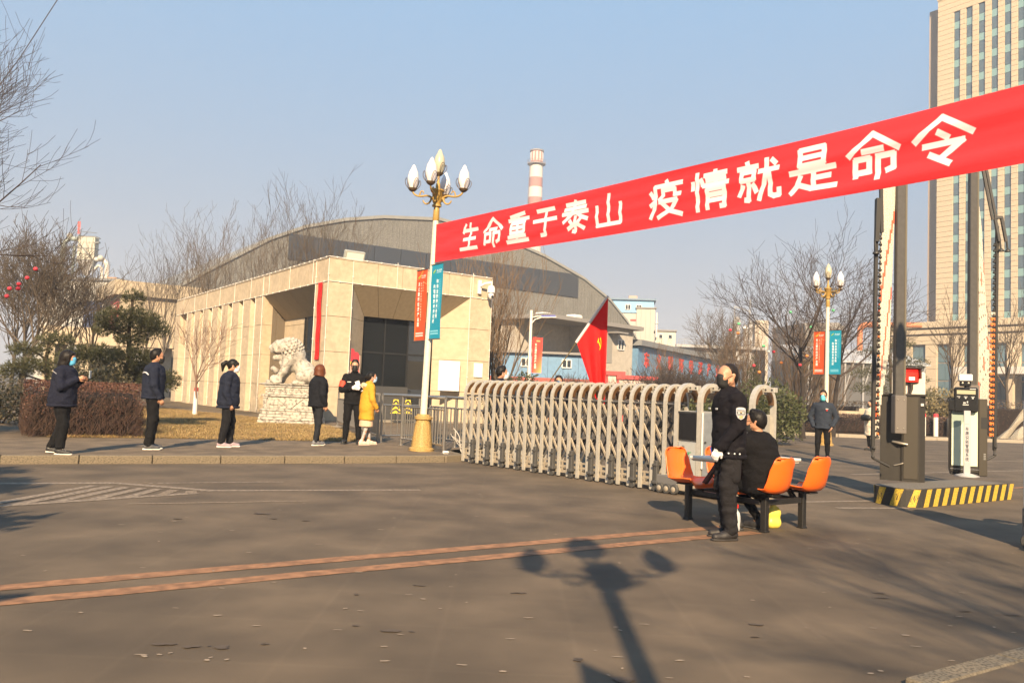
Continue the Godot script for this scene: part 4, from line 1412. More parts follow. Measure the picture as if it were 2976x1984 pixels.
func build_lion():
	var marble := M("weathered white marble", 0.50, 0.455, 0.385, 0.75, 0, "soft", 2.2, "bumpy", 0.12)
	over(marble, "stain", 0.8)
	var ped := thing("carved_pedestal", "tiered pale stone pedestal with carved bands under the lion", "pedestal", Vector3(-7.12, 0.13, -26.95), 0.06)
	# local x along the front, z to the viewer; courses from the ground up
	var tiers := [[0.0, 0.10, 1.98, 1.14], [0.10, 0.20, 1.94, 1.10], [0.20, 0.29, 1.90, 1.06], [0.29, 0.40, 1.84, 1.0], [0.40, 0.47, 1.88, 1.04], [0.47, 0.86, 1.72, 0.9], [0.86, 0.93, 1.84, 1.0], [0.93, 1.17, 1.62, 0.84], [1.17, 1.22, 1.7, 0.92]]
	for q in tiers:
		boxpart("stone_course", ped, marble, Vector3(0, (q[0] + q[1]) / 2, 0), Vector3(q[2], q[1] - q[0] - 0.006, q[3]), 0.012)
	# carved bands
	for k in 9:
		var mb := MB.new()
		var x := -0.72 + k * 0.18
		mb.t = Transform3D(Basis(), Vector3(x, 1.05, 0.425))
		for a in 10:
			var an := a * 0.75
			mb.ball(Vector3(cos(an) * (0.075 - a * 0.006), sin(an) * (0.075 - a * 0.006), 0), Vector3(0.017, 0.017, 0.02), 5, 4)
		part("scroll_carving", mb, marble, ped)
	for s in [-1.0, 1.0]:
		var mb := MB.new()
		mb.bar(Vector3(s * 0.42, 0.84, 0.46), Vector3(0.02 * s, 0.5, 0.46), 0.03, 0.05)
		part("drape_carving", mb, marble, ped)
		var m2 := MB.new()
		m2.box(Vector3(s * 0.52, 0.66, 0.455), Vector3(0.3, 0.14, 0.05), 0.02)
		part("panel_carving", m2, marble, ped)
		var m3 := MB.new()
		m3.box(Vector3(s * 0.78, 0.66, 0.455), Vector3(0.1, 0.34, 0.06), 0.02)
		m3.box(Vector3(s * 0.78, 0.83, 0.46), Vector3(0.15, 0.05, 0.07), 0.01)
		m3.box(Vector3(s * 0.78, 0.5, 0.46), Vector3(0.15, 0.05, 0.07), 0.01)
		part("pilaster_carving", m3, marble, ped)
	for k in 8:
		boxpart("foot_carving", ped, marble, Vector3(-0.8 + k * 0.23, 0.145, 0.56), Vector3(0.14, 0.05, 0.03), 0.01)
	boxpart("foot_carving", ped, marble, Vector3(0.25, 0.25, 0.545), Vector3(0.34, 0.16, 0.05), 0.01)
	# plinth slab in the grass
	var lion := thing("stone_lion", "white stone guardian lion with open mouth facing left on its pedestal", "statue", Vector3(-7.10, 1.35, -26.95), 0.06)
	lion.scale = Vector3.ONE * 1.09
	var s := Sdf.new()
	var fn := FastNoiseLite.new()
	fn.frequency = 9.0
	fn.fractal_octaves = 2
	fn.seed = 5
	s.noise = fn
	s.amp = 0.006
	# facing -x ; base slab
	s.cap(Vector3(-0.72, 0.035, 0.0), Vector3(0.72, 0.035, 0.0), 0.34, 0.34, 0.02, Vector3(0, 1, 0), 9.0)
	# haunches, trunk, chest
	s.cap(Vector3(0.42, 0.34, 0), Vector3(0.30, 0.45, 0), 0.31, 0.27, 0.06)
	s.cap(Vector3(0.30, 0.48, 0), Vector3(-0.12, 0.86, 0), 0.26, 0.24, 0.10)
	s.cap(Vector3(-0.16, 0.80, 0), Vector3(-0.22, 0.60, 0), 0.25, 0.23, 0.08)
	for z in [-1.0, 1.0]:
		# hind leg: thigh, hock, paw
		s.cap(Vector3(0.46, 0.32, z * 0.20), Vector3(0.26, 0.30, z * 0.27), 0.23, 0.18, 0.05)
		s.cap(Vector3(0.26, 0.26, z * 0.28), Vector3(0.30, 0.12, z * 0.28), 0.11, 0.09, 0.04)
		s.cap(Vector3(0.30, 0.10, z * 0.29), Vector3(0.08, 0.10, z * 0.29), 0.08, 0.09, 0.03)
		s.cap(Vector3(0.05, 0.09, z * 0.33), Vector3(0.02, 0.09, z * 0.25), 0.06, 0.06, 0.02)
		# foreleg
		var out := 0.0 if z > 0 else 0.04
		s.cap(Vector3(-0.14, 0.80, z * 0.2), Vector3(-0.28, 0.44, z * 0.24), 0.16, 0.115, 0.06)
		s.cap(Vector3(-0.28, 0.44, z * 0.24), Vector3(-0.42, 0.26 - out, z * 0.22), 0.12, 0.10, 0.04)
		s.cap(Vector3(-0.42, 0.22 - out, z * 0.22), Vector3(-0.54, 0.18 - out, z * 0.22), 0.11, 0.10, 0.03)
	# ball and cub below the paw
	s.cap(Vector3(-0.56, 0.18, 0.2), Vector3(-0.56, 0.18, 0.2), 0.14, 0.14, 0.02)
	s.cap(Vector3(-0.40, 0.12, 0.28), Vector3(-0.52, 0.10, 0.30), 0.09, 0.08, 0.03)
	s.cap(Vector3(-0.74, 0.08, 0.1), Vector3(-0.82, 0.1, -0.1), 0.07, 0.07, 0.04)
	s.cap(Vector3(-0.55, 0.44, 0.1), Vector3(-0.62, 0.50, 0.16), 0.09, 0.08, 0.05)
	var hcap := func(p: Vector3, q: Vector3, ra: float, rb: float, k: float, nn := Vector3(0, 0, 1), sq := 1.0, minus := false):
		var c := Vector3(-0.28, 1.0, 0)
		s.cap(c + (p - c) * 1.24 + Vector3(0.07, 0.0, 0), c + (q - c) * 1.24 + Vector3(0.07, 0.0, 0), ra * 1.24, rb * 1.24, k * 1.2, nn, sq, minus)
	# neck and head
	hcap.call(Vector3(-0.14, 0.92, 0), Vector3(-0.26, 1.10, 0), 0.27, 0.27, 0.06)
	hcap.call(Vector3(-0.36, 1.16, 0), Vector3(-0.56, 1.12, 0), 0.20, 0.16, 0.05)
	hcap.call(Vector3(-0.55, 1.22, -0.09), Vector3(-0.55, 1.22, 0.09), 0.08, 0.08, 0.04)        # brow
	hcap.call(Vector3(-0.60, 1.12, 0), Vector3(-0.70, 1.11, 0), 0.085, 0.075, 0.03)              # nose
	hcap.call(Vector3(-0.56, 1.04, -0.1), Vector3(-0.66, 1.04, 0.0), 0.07, 0.07, 0.03)           # upper lip
	hcap.call(Vector3(-0.56, 1.04, 0.1), Vector3(-0.66, 1.04, 0.0), 0.07, 0.07, 0.03)
	hcap.call(Vector3(-0.46, 0.90, 0), Vector3(-0.60, 0.87, 0), 0.11, 0.075, 0.04)               # jaw
	hcap.call(Vector3(-0.44, 1.16, 0.16), Vector3(-0.46, 1.16, 0.17), 0.07, 0.06, 0.03)          # cheek
	hcap.call(Vector3(-0.44, 1.16, -0.16), Vector3(-0.46, 1.16, -0.17), 0.07, 0.06, 0.03)
	hcap.call(Vector3(-0.76, 0.955, 0.0), Vector3(-0.46, 0.965, 0.0), 0.055, 0.035, 0.01, Vector3(0, 1, 0), 1.2, true)
	hcap.call(Vector3(-0.46, 0.965, -0.2), Vector3(-0.46, 0.965, 0.2), 0.028, 0.028, 0.01, Vector3(0, 1, 0), 1.0, true)
	hcap.call(Vector3(-0.60, 0.965, 0.02), Vector3(-0.60, 0.965, 0.3), 0.035, 0.035, 0.01, Vector3(0, 1, 0), 1.0, true)
	# eyes
	for z in [-1.0, 1.0]:
		hcap.call(Vector3(-0.585, 1.165, z * 0.105), Vector3(-0.585, 1.165, z * 0.105), 0.04, 0.04, 0.01)
	# curls of the mane: little spirals round the head and neck
	for k in 150:
		var y := 1.0 - 2.0 * (k + 0.5) / 150.0
		var an := k * 2.39996
		var d := Vector3(cos(an) * sqrt(1 - y * y), y, sin(an) * sqrt(1 - y * y))
		if d.x < -0.30 and absf(d.z) < 0.86 and d.y < 0.74:
			continue
		if d.y < -0.75 or (d.x < -0.1 and d.y < -0.45):
			continue
		var p := Vector3(-0.24, 1.06, 0) + d * Vector3(0.285, 0.28, 0.285)
		hcap.call(p, p + d * 0.022, 0.043, 0.030, 0.006)
	# tail
	s.cap(Vector3(0.66, 0.2, 0), Vector3(0.72, 0.5, 0.02), 0.09, 0.07, 0.04)
	# chest bells and harness
	s.cap(Vector3(-0.40, 0.72, 0.0), Vector3(-0.42, 0.68, 0.0), 0.08, 0.08, 0.02)
	var mb := MB.new()
	s.mesh(0.017, mb)
	part("body", mb, marble, lion)
	var mo := MB.new()
	mo.ball(Vector3(-0.50, 0.955, 0.0), Vector3(0.13, 0.035, 0.17), 10, 6)
	part("painted_mouth_shade", mo, M("mouth shade stone", 0.10, 0.08, 0.07, 0.9), lion)  # dark ball stands in for the shade inside the open mouth
	boxpart("step", ped, M("gatehouse step", 0.30, 0.26, 0.2, 0.85, 0, "soft", 0.5), Vector3(0.9, -0.06, 1.0), Vector3(1.8, 0.14, 0.5), 0.01)
func lamp_banner_img(orange: bool) -> Image:
	var w := 128
	var h := 410
	var im := Image.create(w, h, false, Image.FORMAT_RGB8)
	var wt := Color(0.95, 0.94, 0.92)
	if orange:
		im.fill(Color(0.75, 0.30, 0.13))
		# printed swashes of brighter orange
		for y in h:
			var f := float(y) / h
			var e := int(26.0 * pow(absf(f - 0.25), 1.3) + 3)
			for x in e:
				im.set_pixel(x, y, Color(0.86, 0.42, 0.16))
			if f < 0.12:
				for x in range(70 - int(f * 400), 86 - int(f * 360)):
					if x > 0 and x < w:
						im.set_pixel(x, y, Color(0.90, 0.48, 0.14))
	else:
		im.fill(Color(0.08, 0.55, 0.66))
	# leaf shaped emblem and company characters beside it
	for k in 3:
		stroke(im, Vector2(22, 52 - k * 4), Vector2(46, 36 - k * 3), 4.0, Color(0.35, 0.68, 0.25) if k < 2 else Color(0.85, 0.72, 0.2))
	row(im, "东义经济", 58, 30, 12, 12, 14, 0, 1.6, wt)
	im.fill_rect(Rect2i(58, 46, 50, 2), wt)
	if orange:
		row(im, "东义循环经济产业园", 26, 70, 22, 24, 0, 29, 3.4, wt)
		for k in 15:
			im.fill_rect(Rect2i(62, 74 + k * 15, 6, 11 - (k * 5) % 6), Color(0.93, 0.80, 0.70))
		for k in 4:
			im.fill_rect(Rect2i(82, 72 + k * 15, 5, 10), Color(0.90, 0.74, 0.62))
		stroke(im, Vector2(84, 70), Vector2(122, 86), 2.0, Color(0.95, 0.78, 0.55))
	else:
		row(im, "和伟业的昨天告别", 60, 84, 20, 22, 0, 27, 3.0, wt)
		row(im, "向璀璨的未来迈进", 28, 110, 20, 22, 0, 27, 3.0, wt)
		for k in 14:
			im.fill_rect(Rect2i(92, 86 + k * 12, 4, 8), Color(0.55, 0.82, 0.88))
			im.fill_rect(Rect2i(104, 82 + k * 13, 3, 9), Color(0.45, 0.76, 0.84))
	for k in 9:
		im.fill_rect(Rect2i(16 + k * 10, 362, 7, 8), wt if orange else Color(0.6, 0.84, 0.9))
		im.fill_rect(Rect2i(16 + k * 10, 376, 7, 8), wt if orange else Color(0.6, 0.84, 0.9))
	return im

func scroll(pts: Array, r0: float, r1: float, mb: MB, dir: float):
	# a curve drawn in the (radius, height) plane, turned to the direction dir
	var cu := Curve3D.new()
	for q in pts:
		cu.add_point(Vector3(cos(dir) * q[0], q[1], sin(dir) * q[0]))
	var ps := PackedVector3Array()
	var rs := PackedFloat32Array()
	# smooth by Catmull-Rom
	for k in pts.size() - 1:
		var p0: Vector3 = cu.get_point_position(maxi(k - 1, 0))
		var p1: Vector3 = cu.get_point_position(k)
		var p2: Vector3 = cu.get_point_position(k + 1)
		var p3: Vector3 = cu.get_point_position(mini(k + 2, pts.size() - 1))
		for s in 4:
			ps.append(p1.cubic_interpolate(p2, p0, p3, s / 4.0))
	ps.append(cu.get_point_position(pts.size() - 1))
	for k in ps.size():
		rs.append(lerpf(r0, r1, float(k) / ps.size()))
	mb.tube(ps, rs, 7)

func make_lamp(label: String, at: Vector3, turn: float) -> Node3D:
	var cream := M("pole cream paint", 0.72, 0.66, 0.52, 0.45, 0, "soft", 1.0)
	var gold := M("ochre gold paint", 0.50, 0.31, 0.075, 0.5, 0, "worn", 2.0)
	var glow := M("white lamp glass", 0.76, 0.72, 0.72, 0.3)
	glow.backlight_enabled = true
	glow.backlight = Color(0.5, 0.48, 0.48)
	var old := M("yellowed lamp glass", 0.50, 0.46, 0.33, 0.35)
	old.backlight_enabled = true
	old.backlight = Color(0.5, 0.46, 0.36)
	var iron := M("dark bronze", 0.10, 0.065, 0.035, 0.5, 0.3)
	var L := thing("street_lamp", label, "street lamp", at, turn, "five globe street lamps")
	# octagonal base
	var b := MB.new()
	b.lathe([Vector2(0.27, 0), Vector2(0.27, 0.05), Vector2(0.225, 0.08), Vector2(0.225, 0.10), Vector2(0.155, 0.62), Vector2(0.155, 0.64), Vector2(0.19, 0.66), Vector2(0.19, 0.71), Vector2(0.15, 0.73), Vector2(0.14, 0.76), Vector2(0.05, 0.77)], 8, Vector3(), false)
	part("base", b, M("ochre base paint", 0.50, 0.32, 0.10, 0.6, 0, "worn", 1.2), L)
	for k in 8:
		var an := TAU * (k + 0.5) / 8
		var mb := MB.new()
		mb.t = Transform3D(Basis(Vector3.UP, PI / 2 - an), Vector3())
		mb.bar(Vector3(0, 0.2, 0.197), Vector3(0, 0.55, 0.154), 0.075, 0.01)
		part("base_panel", mb, M("ochre base paint", 0.50, 0.32, 0.10, 0.6), L)
	var p := MB.new()
	p.tube(PackedVector3Array([Vector3(0, 0.74, 0), Vector3(0, 2.8, 0), Vector3(0, 4.94, 0)]), PackedFloat32Array([0.074, 0.068, 0.06]), 16)
	part("pole", p, cream, L)
	var c := MB.new()
	c.lathe([Vector2(0.062, 4.86), Vector2(0.072, 4.88), Vector2(0.066, 5.08), Vector2(0.066, 5.10), Vector2(0.06, 5.11), Vector2(0.06, 5.16), Vector2(0.10, 5.165), Vector2(0.10, 5.20), Vector2(0.075, 5.21), Vector2(0.08, 5.24), Vector2(0.10, 5.27), Vector2(0.115, 5.48), Vector2(0.145, 5.50), Vector2(0.145, 5.53), Vector2(0.05, 5.56), Vector2(0.045, 5.66), Vector2(0.028, 5.68), Vector2(0.024, 5.84), Vector2(0.06, 5.86)], 16)
	part("crown", c, gold, L)
	for k in 4:
		var an := PI / 2 * k + 0.18
		var a := MB.new()
		scroll([[0.10, 5.33], [0.16, 5.38], [0.24, 5.40], [0.36, 5.385], [0.46, 5.40], [0.53, 5.45], [0.56, 5.52]], 0.024, 0.018, a, an)
		scroll([[0.12, 5.37], [0.15, 5.28], [0.20, 5.23], [0.26, 5.23], [0.30, 5.27], [0.31, 5.30]], 0.022, 0.014, a, an)
		scroll([[0.40, 5.39], [0.385, 5.45], [0.36, 5.495], [0.32, 5.49], [0.31, 5.455]], 0.018, 0.012, a, an)
		part("arm", a, gold, L)
	for k in 5:
		var an := PI / 2 * k + 0.18
		var o := Vector3(cos(an) * 0.56, 5.5, sin(an) * 0.56) if k < 4 else Vector3(0, 5.84, 0)
		var cup := MB.new()
		cup.lathe([Vector2(0.02, -0.02), Vector2(0.06, 0.0), Vector2(0.095, 0.04), Vector2(0.095, 0.06), Vector2(0.06, 0.062)], 14, o)
		var cn := part("lamp_cup", cup, iron, L)
		var g := MB.new()
		g.lathe([Vector2(0.07, 0.055), Vector2(0.095, 0.12), Vector2(0.117, 0.22), Vector2(0.117, 0.30), Vector2(0.098, 0.40), Vector2(0.073, 0.455), Vector2(0.066, 0.46), Vector2(0.040, 0.53), Vector2(0.012, 0.57), Vector2(0.001, 0.575)], 18, o)
		part("lamp_globe", g, old if k == 4 or k == 1 and false else glow, L)
		var pt := MB.new()
		for q in 4:
			var bn := an + TAU * (q + 0.5) / 4
			var d := Vector3(cos(bn), 0, sin(bn))
			var w := Vector3(-d.z, 0, d.x)
			var ps := PackedVector3Array()
			var rs := PackedFloat32Array()
			for s in 13:
				var f := s / 12.0 * TAU
				var hh := (1.0 - cos(f)) * 0.5
				ps.append(o + d * (0.09 + 0.075 * sin(hh * 2.0)) + w * sin(f) * 0.062 * (1.0 - 0.25 * hh) + Vector3(0, 0.045 + hh * 0.21, 0))
				rs.append(0.007)
			pt.tube(ps, rs, 5, false)
		part("petal_wire", pt, iron, cn)
	return L

func lamp_banner(L: Vector3, label: String, orange: bool, y0: float, hh: float, side: float, group: String):
	var key := "orange banner print" if orange else "teal banner print"
	if not mats.has(key):
		var pm := printed(key, lamp_banner_img(orange), 0.55)
		pm.backlight_enabled = true
		pm.backlight = Color(0.12, 0.12, 0.12)
	var o := thing("pole_banner", label, "banner", L + Vector3(0, y0, 0), TH - PI / 2, group)
	# local x runs across the street towards the viewer's right
	var w := 0.47
	var x0 := 0.09 if side > 0 else -0.09 - w
	var mb := MB.new()
	for k in 10:
		for j in 3:
			var f := func(a: int, b: int) -> Vector3:
				var u := a / 3.0
				var v := b / 10.0
				return Vector3(x0 + u * w, hh * (1 - v), 0.012 * sin(v * 5 + u * 3 + side) * sin(v * PI))
			mb.quad(f.call(j, k), f.call(j + 1, k), f.call(j + 1, k + 1), f.call(j, k + 1), Vector2(j / 3.0, k / 10.0), Vector2((j + 1) / 3.0, k / 10.0), Vector2((j + 1) / 3.0, (k + 1) / 10.0), Vector2(j / 3.0, (k + 1) / 10.0))
	part("cloth", mb, mats[key], o)
	var rd := MB.new()
	for y in [0.0, hh]:
		rd.rod(Vector3(0, y, 0), Vector3(x0 + w if side > 0 else x0, y, 0), 0.012, 6)
	part("rod", rd, M("banner rod", 0.08, 0.06, 0.05, 0.5), o)

func build_lamps():
	var L1 := Vector3(-1.80, 0.13, -17.17)
	var a := make_lamp("street lamp holding the left end of the red banner, on the pavement beside the gate", L1, 0.0)
	a.rotation = Vector3(0, 0, -0.016)
	var L2 := Vector3(11.45, 0.0, -29.6)
	var b := dup(a, L2, 0.6, "farther street lamp standing behind the man in sunglasses", 1.03)
	var L3 := Vector3(5.5, 0.0, -7.35)
	dup(a, L3, 0.3, "street lamp outside the picture holding the right end of the red banner")
	var L4 := Vector3(0.62, 0.0, 2.45)
	var d := dup(a, L4, 0.35, "street lamp behind the viewer whose shadow lies on the road")
	lamp_banner(L1, "orange banner with white characters on the left of the near lamp post", true, 2.31, 1.53, -1, "")
	lamp_banner(L1, "teal banner with white characters on the near lamp post, under the red banner", false, 2.33, 1.57, 1, "")
	lamp_banner(L2, "orange banner with white characters on the farther lamp post", true, 2.55, 1.58, -1, "")
	lamp_banner(L2, "teal banner with white characters on the farther lamp post", false, 2.55, 1.6, 1, "")
	lamp_banner(L4, "orange banner on the lamp post behind the viewer", true, 2.31, 1.55, -1, "")
	lamp_banner(L4, "teal banner on the lamp post behind the viewer", false, 2.31, 1.55, 1, "")

func build_banner():
	# the long red banner strung over the entrance between two lamp posts
	var W := 2048
	var H := 140
	var im := Image.create(W, H, false, Image.FORMAT_RGB8)
	im.fill(Color(0.87, 0.17, 0.20))
	var len := 11.72
	var px := W / len
	var wt := Color(0.95, 0.87, 0.87)
	var text := "生命重于泰山 疫情就是命令"
	var x := 1.02
	for k in text.length():
		if text[k] == " ":
			x += 0.42
			continue
		glyph(im, text[k], x * px, H * 0.145, 0.66 * px, H * 0.70, 12.5, wt)
		x += 0.791
	var pm := printed("red banner print", im, 0.75)
	pm.backlight_enabled = true
	pm.backlight = Color(0.3, 0.3, 0.3)
	var A := Vector3(-1.70, 4.90, -17.10)
	var dir := Vector3(0.599, 0, 0.801)
	var o := thing("red_banner", "long red banner with white characters strung between two lamp posts over the entrance", "banner", A, atan2(-dir.z, dir.x))
	var mb := MB.new()
	var nx := 80
	var ny := 12
	var P := func(a: int, b: int) -> Vector3:
		var u := float(a) / nx
		var v := float(b) / ny
		var sag := -0.20 * 4.0 * u * (1 - u) * 0.35 - 0.16 * u
		var h := 0.81 - 0.02 * sin(u * PI)
		var z := 0.02 * sin(v * 11.0 + u * 5.0) * (0.5 + 0.5 * sin(u * 9.0)) + 0.05 * sin(u * 4.0 + v) + 0.012 * sin(v * 24.0 + u * 14.0)
		var pin := exp(-u * 30.0)
		z += pin * 0.05 * sin(v * 20.0)
		return Vector3(u * len, sag - v * h, z * minf(1.0, u * 20.0) + 0.0)
	var N := func(a: int, b: int) -> Vector3:
		var d1: Vector3 = P.call(mini(a + 1, nx), b) - P.call(maxi(a - 1, 0), b)
		var d2: Vector3 = P.call(a, mini(b + 1, ny)) - P.call(a, maxi(b - 1, 0))
		return d2.cross(d1).normalized()
	for a in nx + 1:
		for b in ny + 1:
			mb.vert(P.call(a, b), N.call(a, b), Vector2(float(a) / nx, float(b) / ny))
	for a in nx:
		for b in ny:
			var q := a * (ny + 1) + b
			mb.i.append_array(PackedInt32Array([q, q + ny + 1, q + ny + 2, q, q + ny + 2, q + 1]))
	part("cloth", mb, pm, o)
	var cd := MB.new()
	cd.rod(Vector3(0, 0, 0), Vector3(-0.12, 0.02, -0.02), 0.006, 5)
	cd.rod(Vector3(0, -0.81, 0), Vector3(-0.12, -0.8, -0.02), 0.006, 5)
	part("cord", cd, M("white cord", 0.6, 0.56, 0.5, 0.7), o)
func arch_frame(mb: MB, r: float, top: float, w: float, d: float, y0 := 0.02):
	# a flat bar bent into an inverted U in the xy plane, w along z, d thick
	var pts := [Vector3(-r, y0, 0)]
	for k in 13:
		var an := PI - PI * k / 12.0
		pts.append(Vector3(cos(an) * r, top - r + sin(an) * r, 0))
	pts.append(Vector3(r, y0, 0))
	for k in pts.size() - 1:
		var a: Vector3 = pts[k]
		var b: Vector3 = pts[k + 1]
		var ca := Vector3(0, top - r, 0) if a.y > top - r - 0.001 else Vector3(0, a.y, 0)
		var cb := Vector3(0, top - r, 0) if b.y > top - r - 0.001 else Vector3(0, b.y, 0)
		var ia := a + (ca - a).normalized() * d
		var ib := b + (cb - b).normalized() * d
		var z := Vector3(0, 0, w / 2)
		var mid := (a + b + ia + ib) / 4
		mb.face([a - z, a + z, b + z, b - z], mid)
		mb.face([ia - z, ia + z, ib + z, ib - z], mid)
		mb.face([a + z, b + z, ib + z, ia + z], mid)
		mb.face([a - z, b - z, ib - z, ia - z], mid)

func ring_plate(mb: MB, a0: float, a1: float, r0: float, r1: float, cy: float, z0: float, z1: float):
	var m := 6
	for k in m:
		var p := lerpf(a0, a1, float(k) / m)
		var q := lerpf(a0, a1, float(k + 1) / m)
		var f := func(an: float, r: float, z: float) -> Vector3: return Vector3(cos(an) * r, cy + sin(an) * r, z)
		var mid: Vector3 = f.call((p + q) / 2, (r0 + r1) / 2, (z0 + z1) / 2)
		mb.face([f.call(p, r0, z1), f.call(p, r1, z1), f.call(q, r1, z1), f.call(q, r0, z1)], mid)
		mb.face([f.call(p, r0, z0), f.call(p, r1, z0), f.call(q, r1, z0), f.call(q, r0, z0)], mid)
		mb.face([f.call(p, r0, z0), f.call(p, r0, z1), f.call(q, r0, z1), f.call(q, r0, z0)], mid)
		mb.face([f.call(p, r1, z0), f.call(p, r1, z1), f.call(q, r1, z1), f.call(q, r1, z0)], mid)

func make_gate(label: String, at: Vector3, turn: float, n: int, sp: float, box_at_start: bool) -> Node3D:
	var alu := M("gate aluminium", 0.49, 0.46, 0.40, 0.45, 0.25, "soft", 0.9)
	var bronze := M("gate bronze trim", 0.25, 0.13, 0.055, 0.28, 0.55, "worn", 3.0)
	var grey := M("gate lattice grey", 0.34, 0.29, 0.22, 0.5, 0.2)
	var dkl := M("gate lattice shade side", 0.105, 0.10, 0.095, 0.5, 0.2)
	var rub := M("caster rubber", 0.055, 0.053, 0.05, 0.7)
	var bolt := M("bolt dark", 0.03, 0.03, 0.03, 0.5)
	var g := thing("retractable_gate", label, "gate", at, turn)
	var R := 0.275
	var T := 1.65
	var am := MB.new()
	arch_frame(am, R, T, 0.058, 0.036)
	var arch_mesh := am.mesh()
	var bm := MB.new()
	ring_plate(bm, PI * 0.60, PI * 0.99, R - 0.105, R - 0.034, T - R, -0.022, 0.022)
	var bz_mesh := bm.mesh()
	var bn := MB.new()
	ring_plate(bn, PI * 0.01, PI * 0.40, R - 0.105, R - 0.034, T - R, -0.022, 0.022)
	var bz2_mesh := bn.mesh()
	var pm := MB.new()
	ring_plate(pm, PI * 0.41, PI * 0.59, R - 0.115, R - 0.03, T - R, -0.026, 0.026)
	pm.box(Vector3(0, T - 0.055, sp / 2), Vector3(0.09, 0.07, sp - 0.06), 0.004)
	var plate_mesh := pm.mesh()
	var lm := MB.new()
	lm.box(Vector3(0, 0.11, 0), Vector3(R * 2 - 0.08, 0.07, 0.045), 0.004)
	lm.box(Vector3(-R + 0.05, 0.10, sp / 2), Vector3(0.03, 0.05, sp - 0.06))
	lm.box(Vector3(-R + 0.05, 0.19, sp * 0.5), Vector3(0.03, 0.035, sp - 0.07))
	lm.box(Vector3(-R + 0.05, 0.27, sp * 0.5), Vector3(0.03, 0.025, sp - 0.07))
	lm.box(Vector3(-R + 0.04, 0.19, sp * 0.3), Vector3(0.02, 0.16, 0.03))
	var low_mesh := lm.mesh()
	var cm := MB.new()
	cm.box(Vector3(-R - 0.02, 0.30, sp * 0.52), Vector3(0.07, 0.34, 0.075), 0.01)
	cm.box(Vector3(-R - 0.03, 0.14, sp * 0.5), Vector3(0.09, 0.05, 0.12), 0.01)
	cm.rod(Vector3(-R - 0.03, 0.10, sp * 0.5), Vector3(-R - 0.03, 0.20, sp * 0.5), 0.03, 6)
	cm.box(Vector3(-R - 0.035, 0.40, sp * 0.5), Vector3(0.075, 0.03, 0.09), 0.005)
	var caster_mesh := cm.mesh()
	var wm := MB.new()
	wm.t = Transform3D(Basis(Vector3(0, 0, 1), PI / 2), Vector3(-R - 0.01, 0.055, sp * 0.42))
	wm.lathe([Vector2(0.001, -0.022), Vector2(0.048, -0.022), Vector2(0.055, -0.012), Vector2(0.055, 0.012), Vector2(0.048, 0.022), Vector2(0.001, 0.022)], 12)
	var wheel_mesh := wm.mesh()
	var f_mesh: ArrayMesh
	var k_mesh: ArrayMesh
	var fb := MB.new()
	fb.bar(Vector3(-0.215, 0.19, 0), Vector3(-0.215, -0.19, sp), 0.042, 0.016, Vector3(1, 0, 0), 0.003)
	f_mesh = fb.mesh()
	var kb := MB.new()
	kb.bar(Vector3(-0.19, -0.19, 0), Vector3(-0.19, 0.19, sp), 0.042, 0.014, Vector3(1, 0, 0), 0.003)
	k_mesh = kb.mesh()
	var rb := MB.new()
	rb.bar(Vector3(0.215, 0.19, 0), Vector3(0.215, -0.19, sp), 0.042, 0.016, Vector3(1, 0, 0), 0.003)
	rb.bar(Vector3(0.19, -0.19, 0), Vector3(0.19, 0.19, sp), 0.042, 0.014, Vector3(1, 0, 0), 0.003)
	var r_mesh := rb.mesh()
	var bb := MB.new()
	for s in [-1.0, 1.0]:
		bb.rod(Vector3(-0.049, T - 0.055, sp / 2 + s * 0.05), Vector3(-0.04, T - 0.055, sp / 2 + s * 0.05), 0.016, 6)
		bb.rod(Vector3(s * 0.03, T - 0.07, 0.027), Vector3(s * 0.03, T - 0.07, 0.032), 0.014, 6)
	var bolt_mesh := bb.mesh()
	var cross := MB.new()
	cross.rod(Vector3(-R + 0.03, T - R - 0.04, 0), Vector3(R - 0.03, T - R - 0.04, 0), 0.022, 6)
	cross.rod(Vector3(-R + 0.03, T - R - 0.04, 0.0), Vector3(-R + 0.03, T - R - 0.04, sp), 0.012, 6)
	var cross_mesh := cross.mesh()
	for k in n:
		var a := inst("arch", arch_mesh, alu, g)
		a.position = Vector3(0.0, 0, k * sp)
		inst("bronze_trim", bz_mesh, bronze, a)
		inst("bronze_trim", bz2_mesh, bronze, a)
		inst("top_plate", plate_mesh, alu, a)
		inst("bolt", bolt_mesh, bolt, a)
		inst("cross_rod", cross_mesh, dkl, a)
		inst("foot_rail", low_mesh, grey, a)
		if k % 2 == 1:
			var c := inst("caster", caster_mesh, rub, g)
			c.position = Vector3(0, 0, k * sp)
			inst("wheel", wheel_mesh, rub, c)
		if k < n - 1:
			for r in 3:
				var y := 1.16 - r * 0.335
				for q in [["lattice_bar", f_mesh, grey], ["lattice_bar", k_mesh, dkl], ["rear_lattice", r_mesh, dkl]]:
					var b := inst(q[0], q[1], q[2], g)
					b.position = Vector3(0, y, k * sp)
	# --- motor housing
	var z0 := n * sp + 0.0 if not box_at_start else -1.45
	var big := MB.new()
	arch_frame(big, R + 0.01, T + 0.02, 0.075, 0.05, 0.10)
	var big_mesh := big.mesh()
	var za := [z0, z0 + 0.42, z0 + 1.3] if not box_at_start else [z0, z0 + 0.9, z0 + 1.3]
	for z in za:
		var a := inst("housing_arch", big_mesh, alu, g)
		a.position = Vector3(0, 0, z)
		var t2 := inst("bronze_trim", bz_mesh, bronze, a)
		t2.scale = Vector3(1, 1, 1.2)
		var t3 := inst("bronze_trim", bz2_mesh, bronze, a)
		t3.scale = Vector3(1, 1, 1.2)
		inst("top_plate", plate_mesh, alu, a)
		inst("bolt", bolt_mesh, bolt, a)
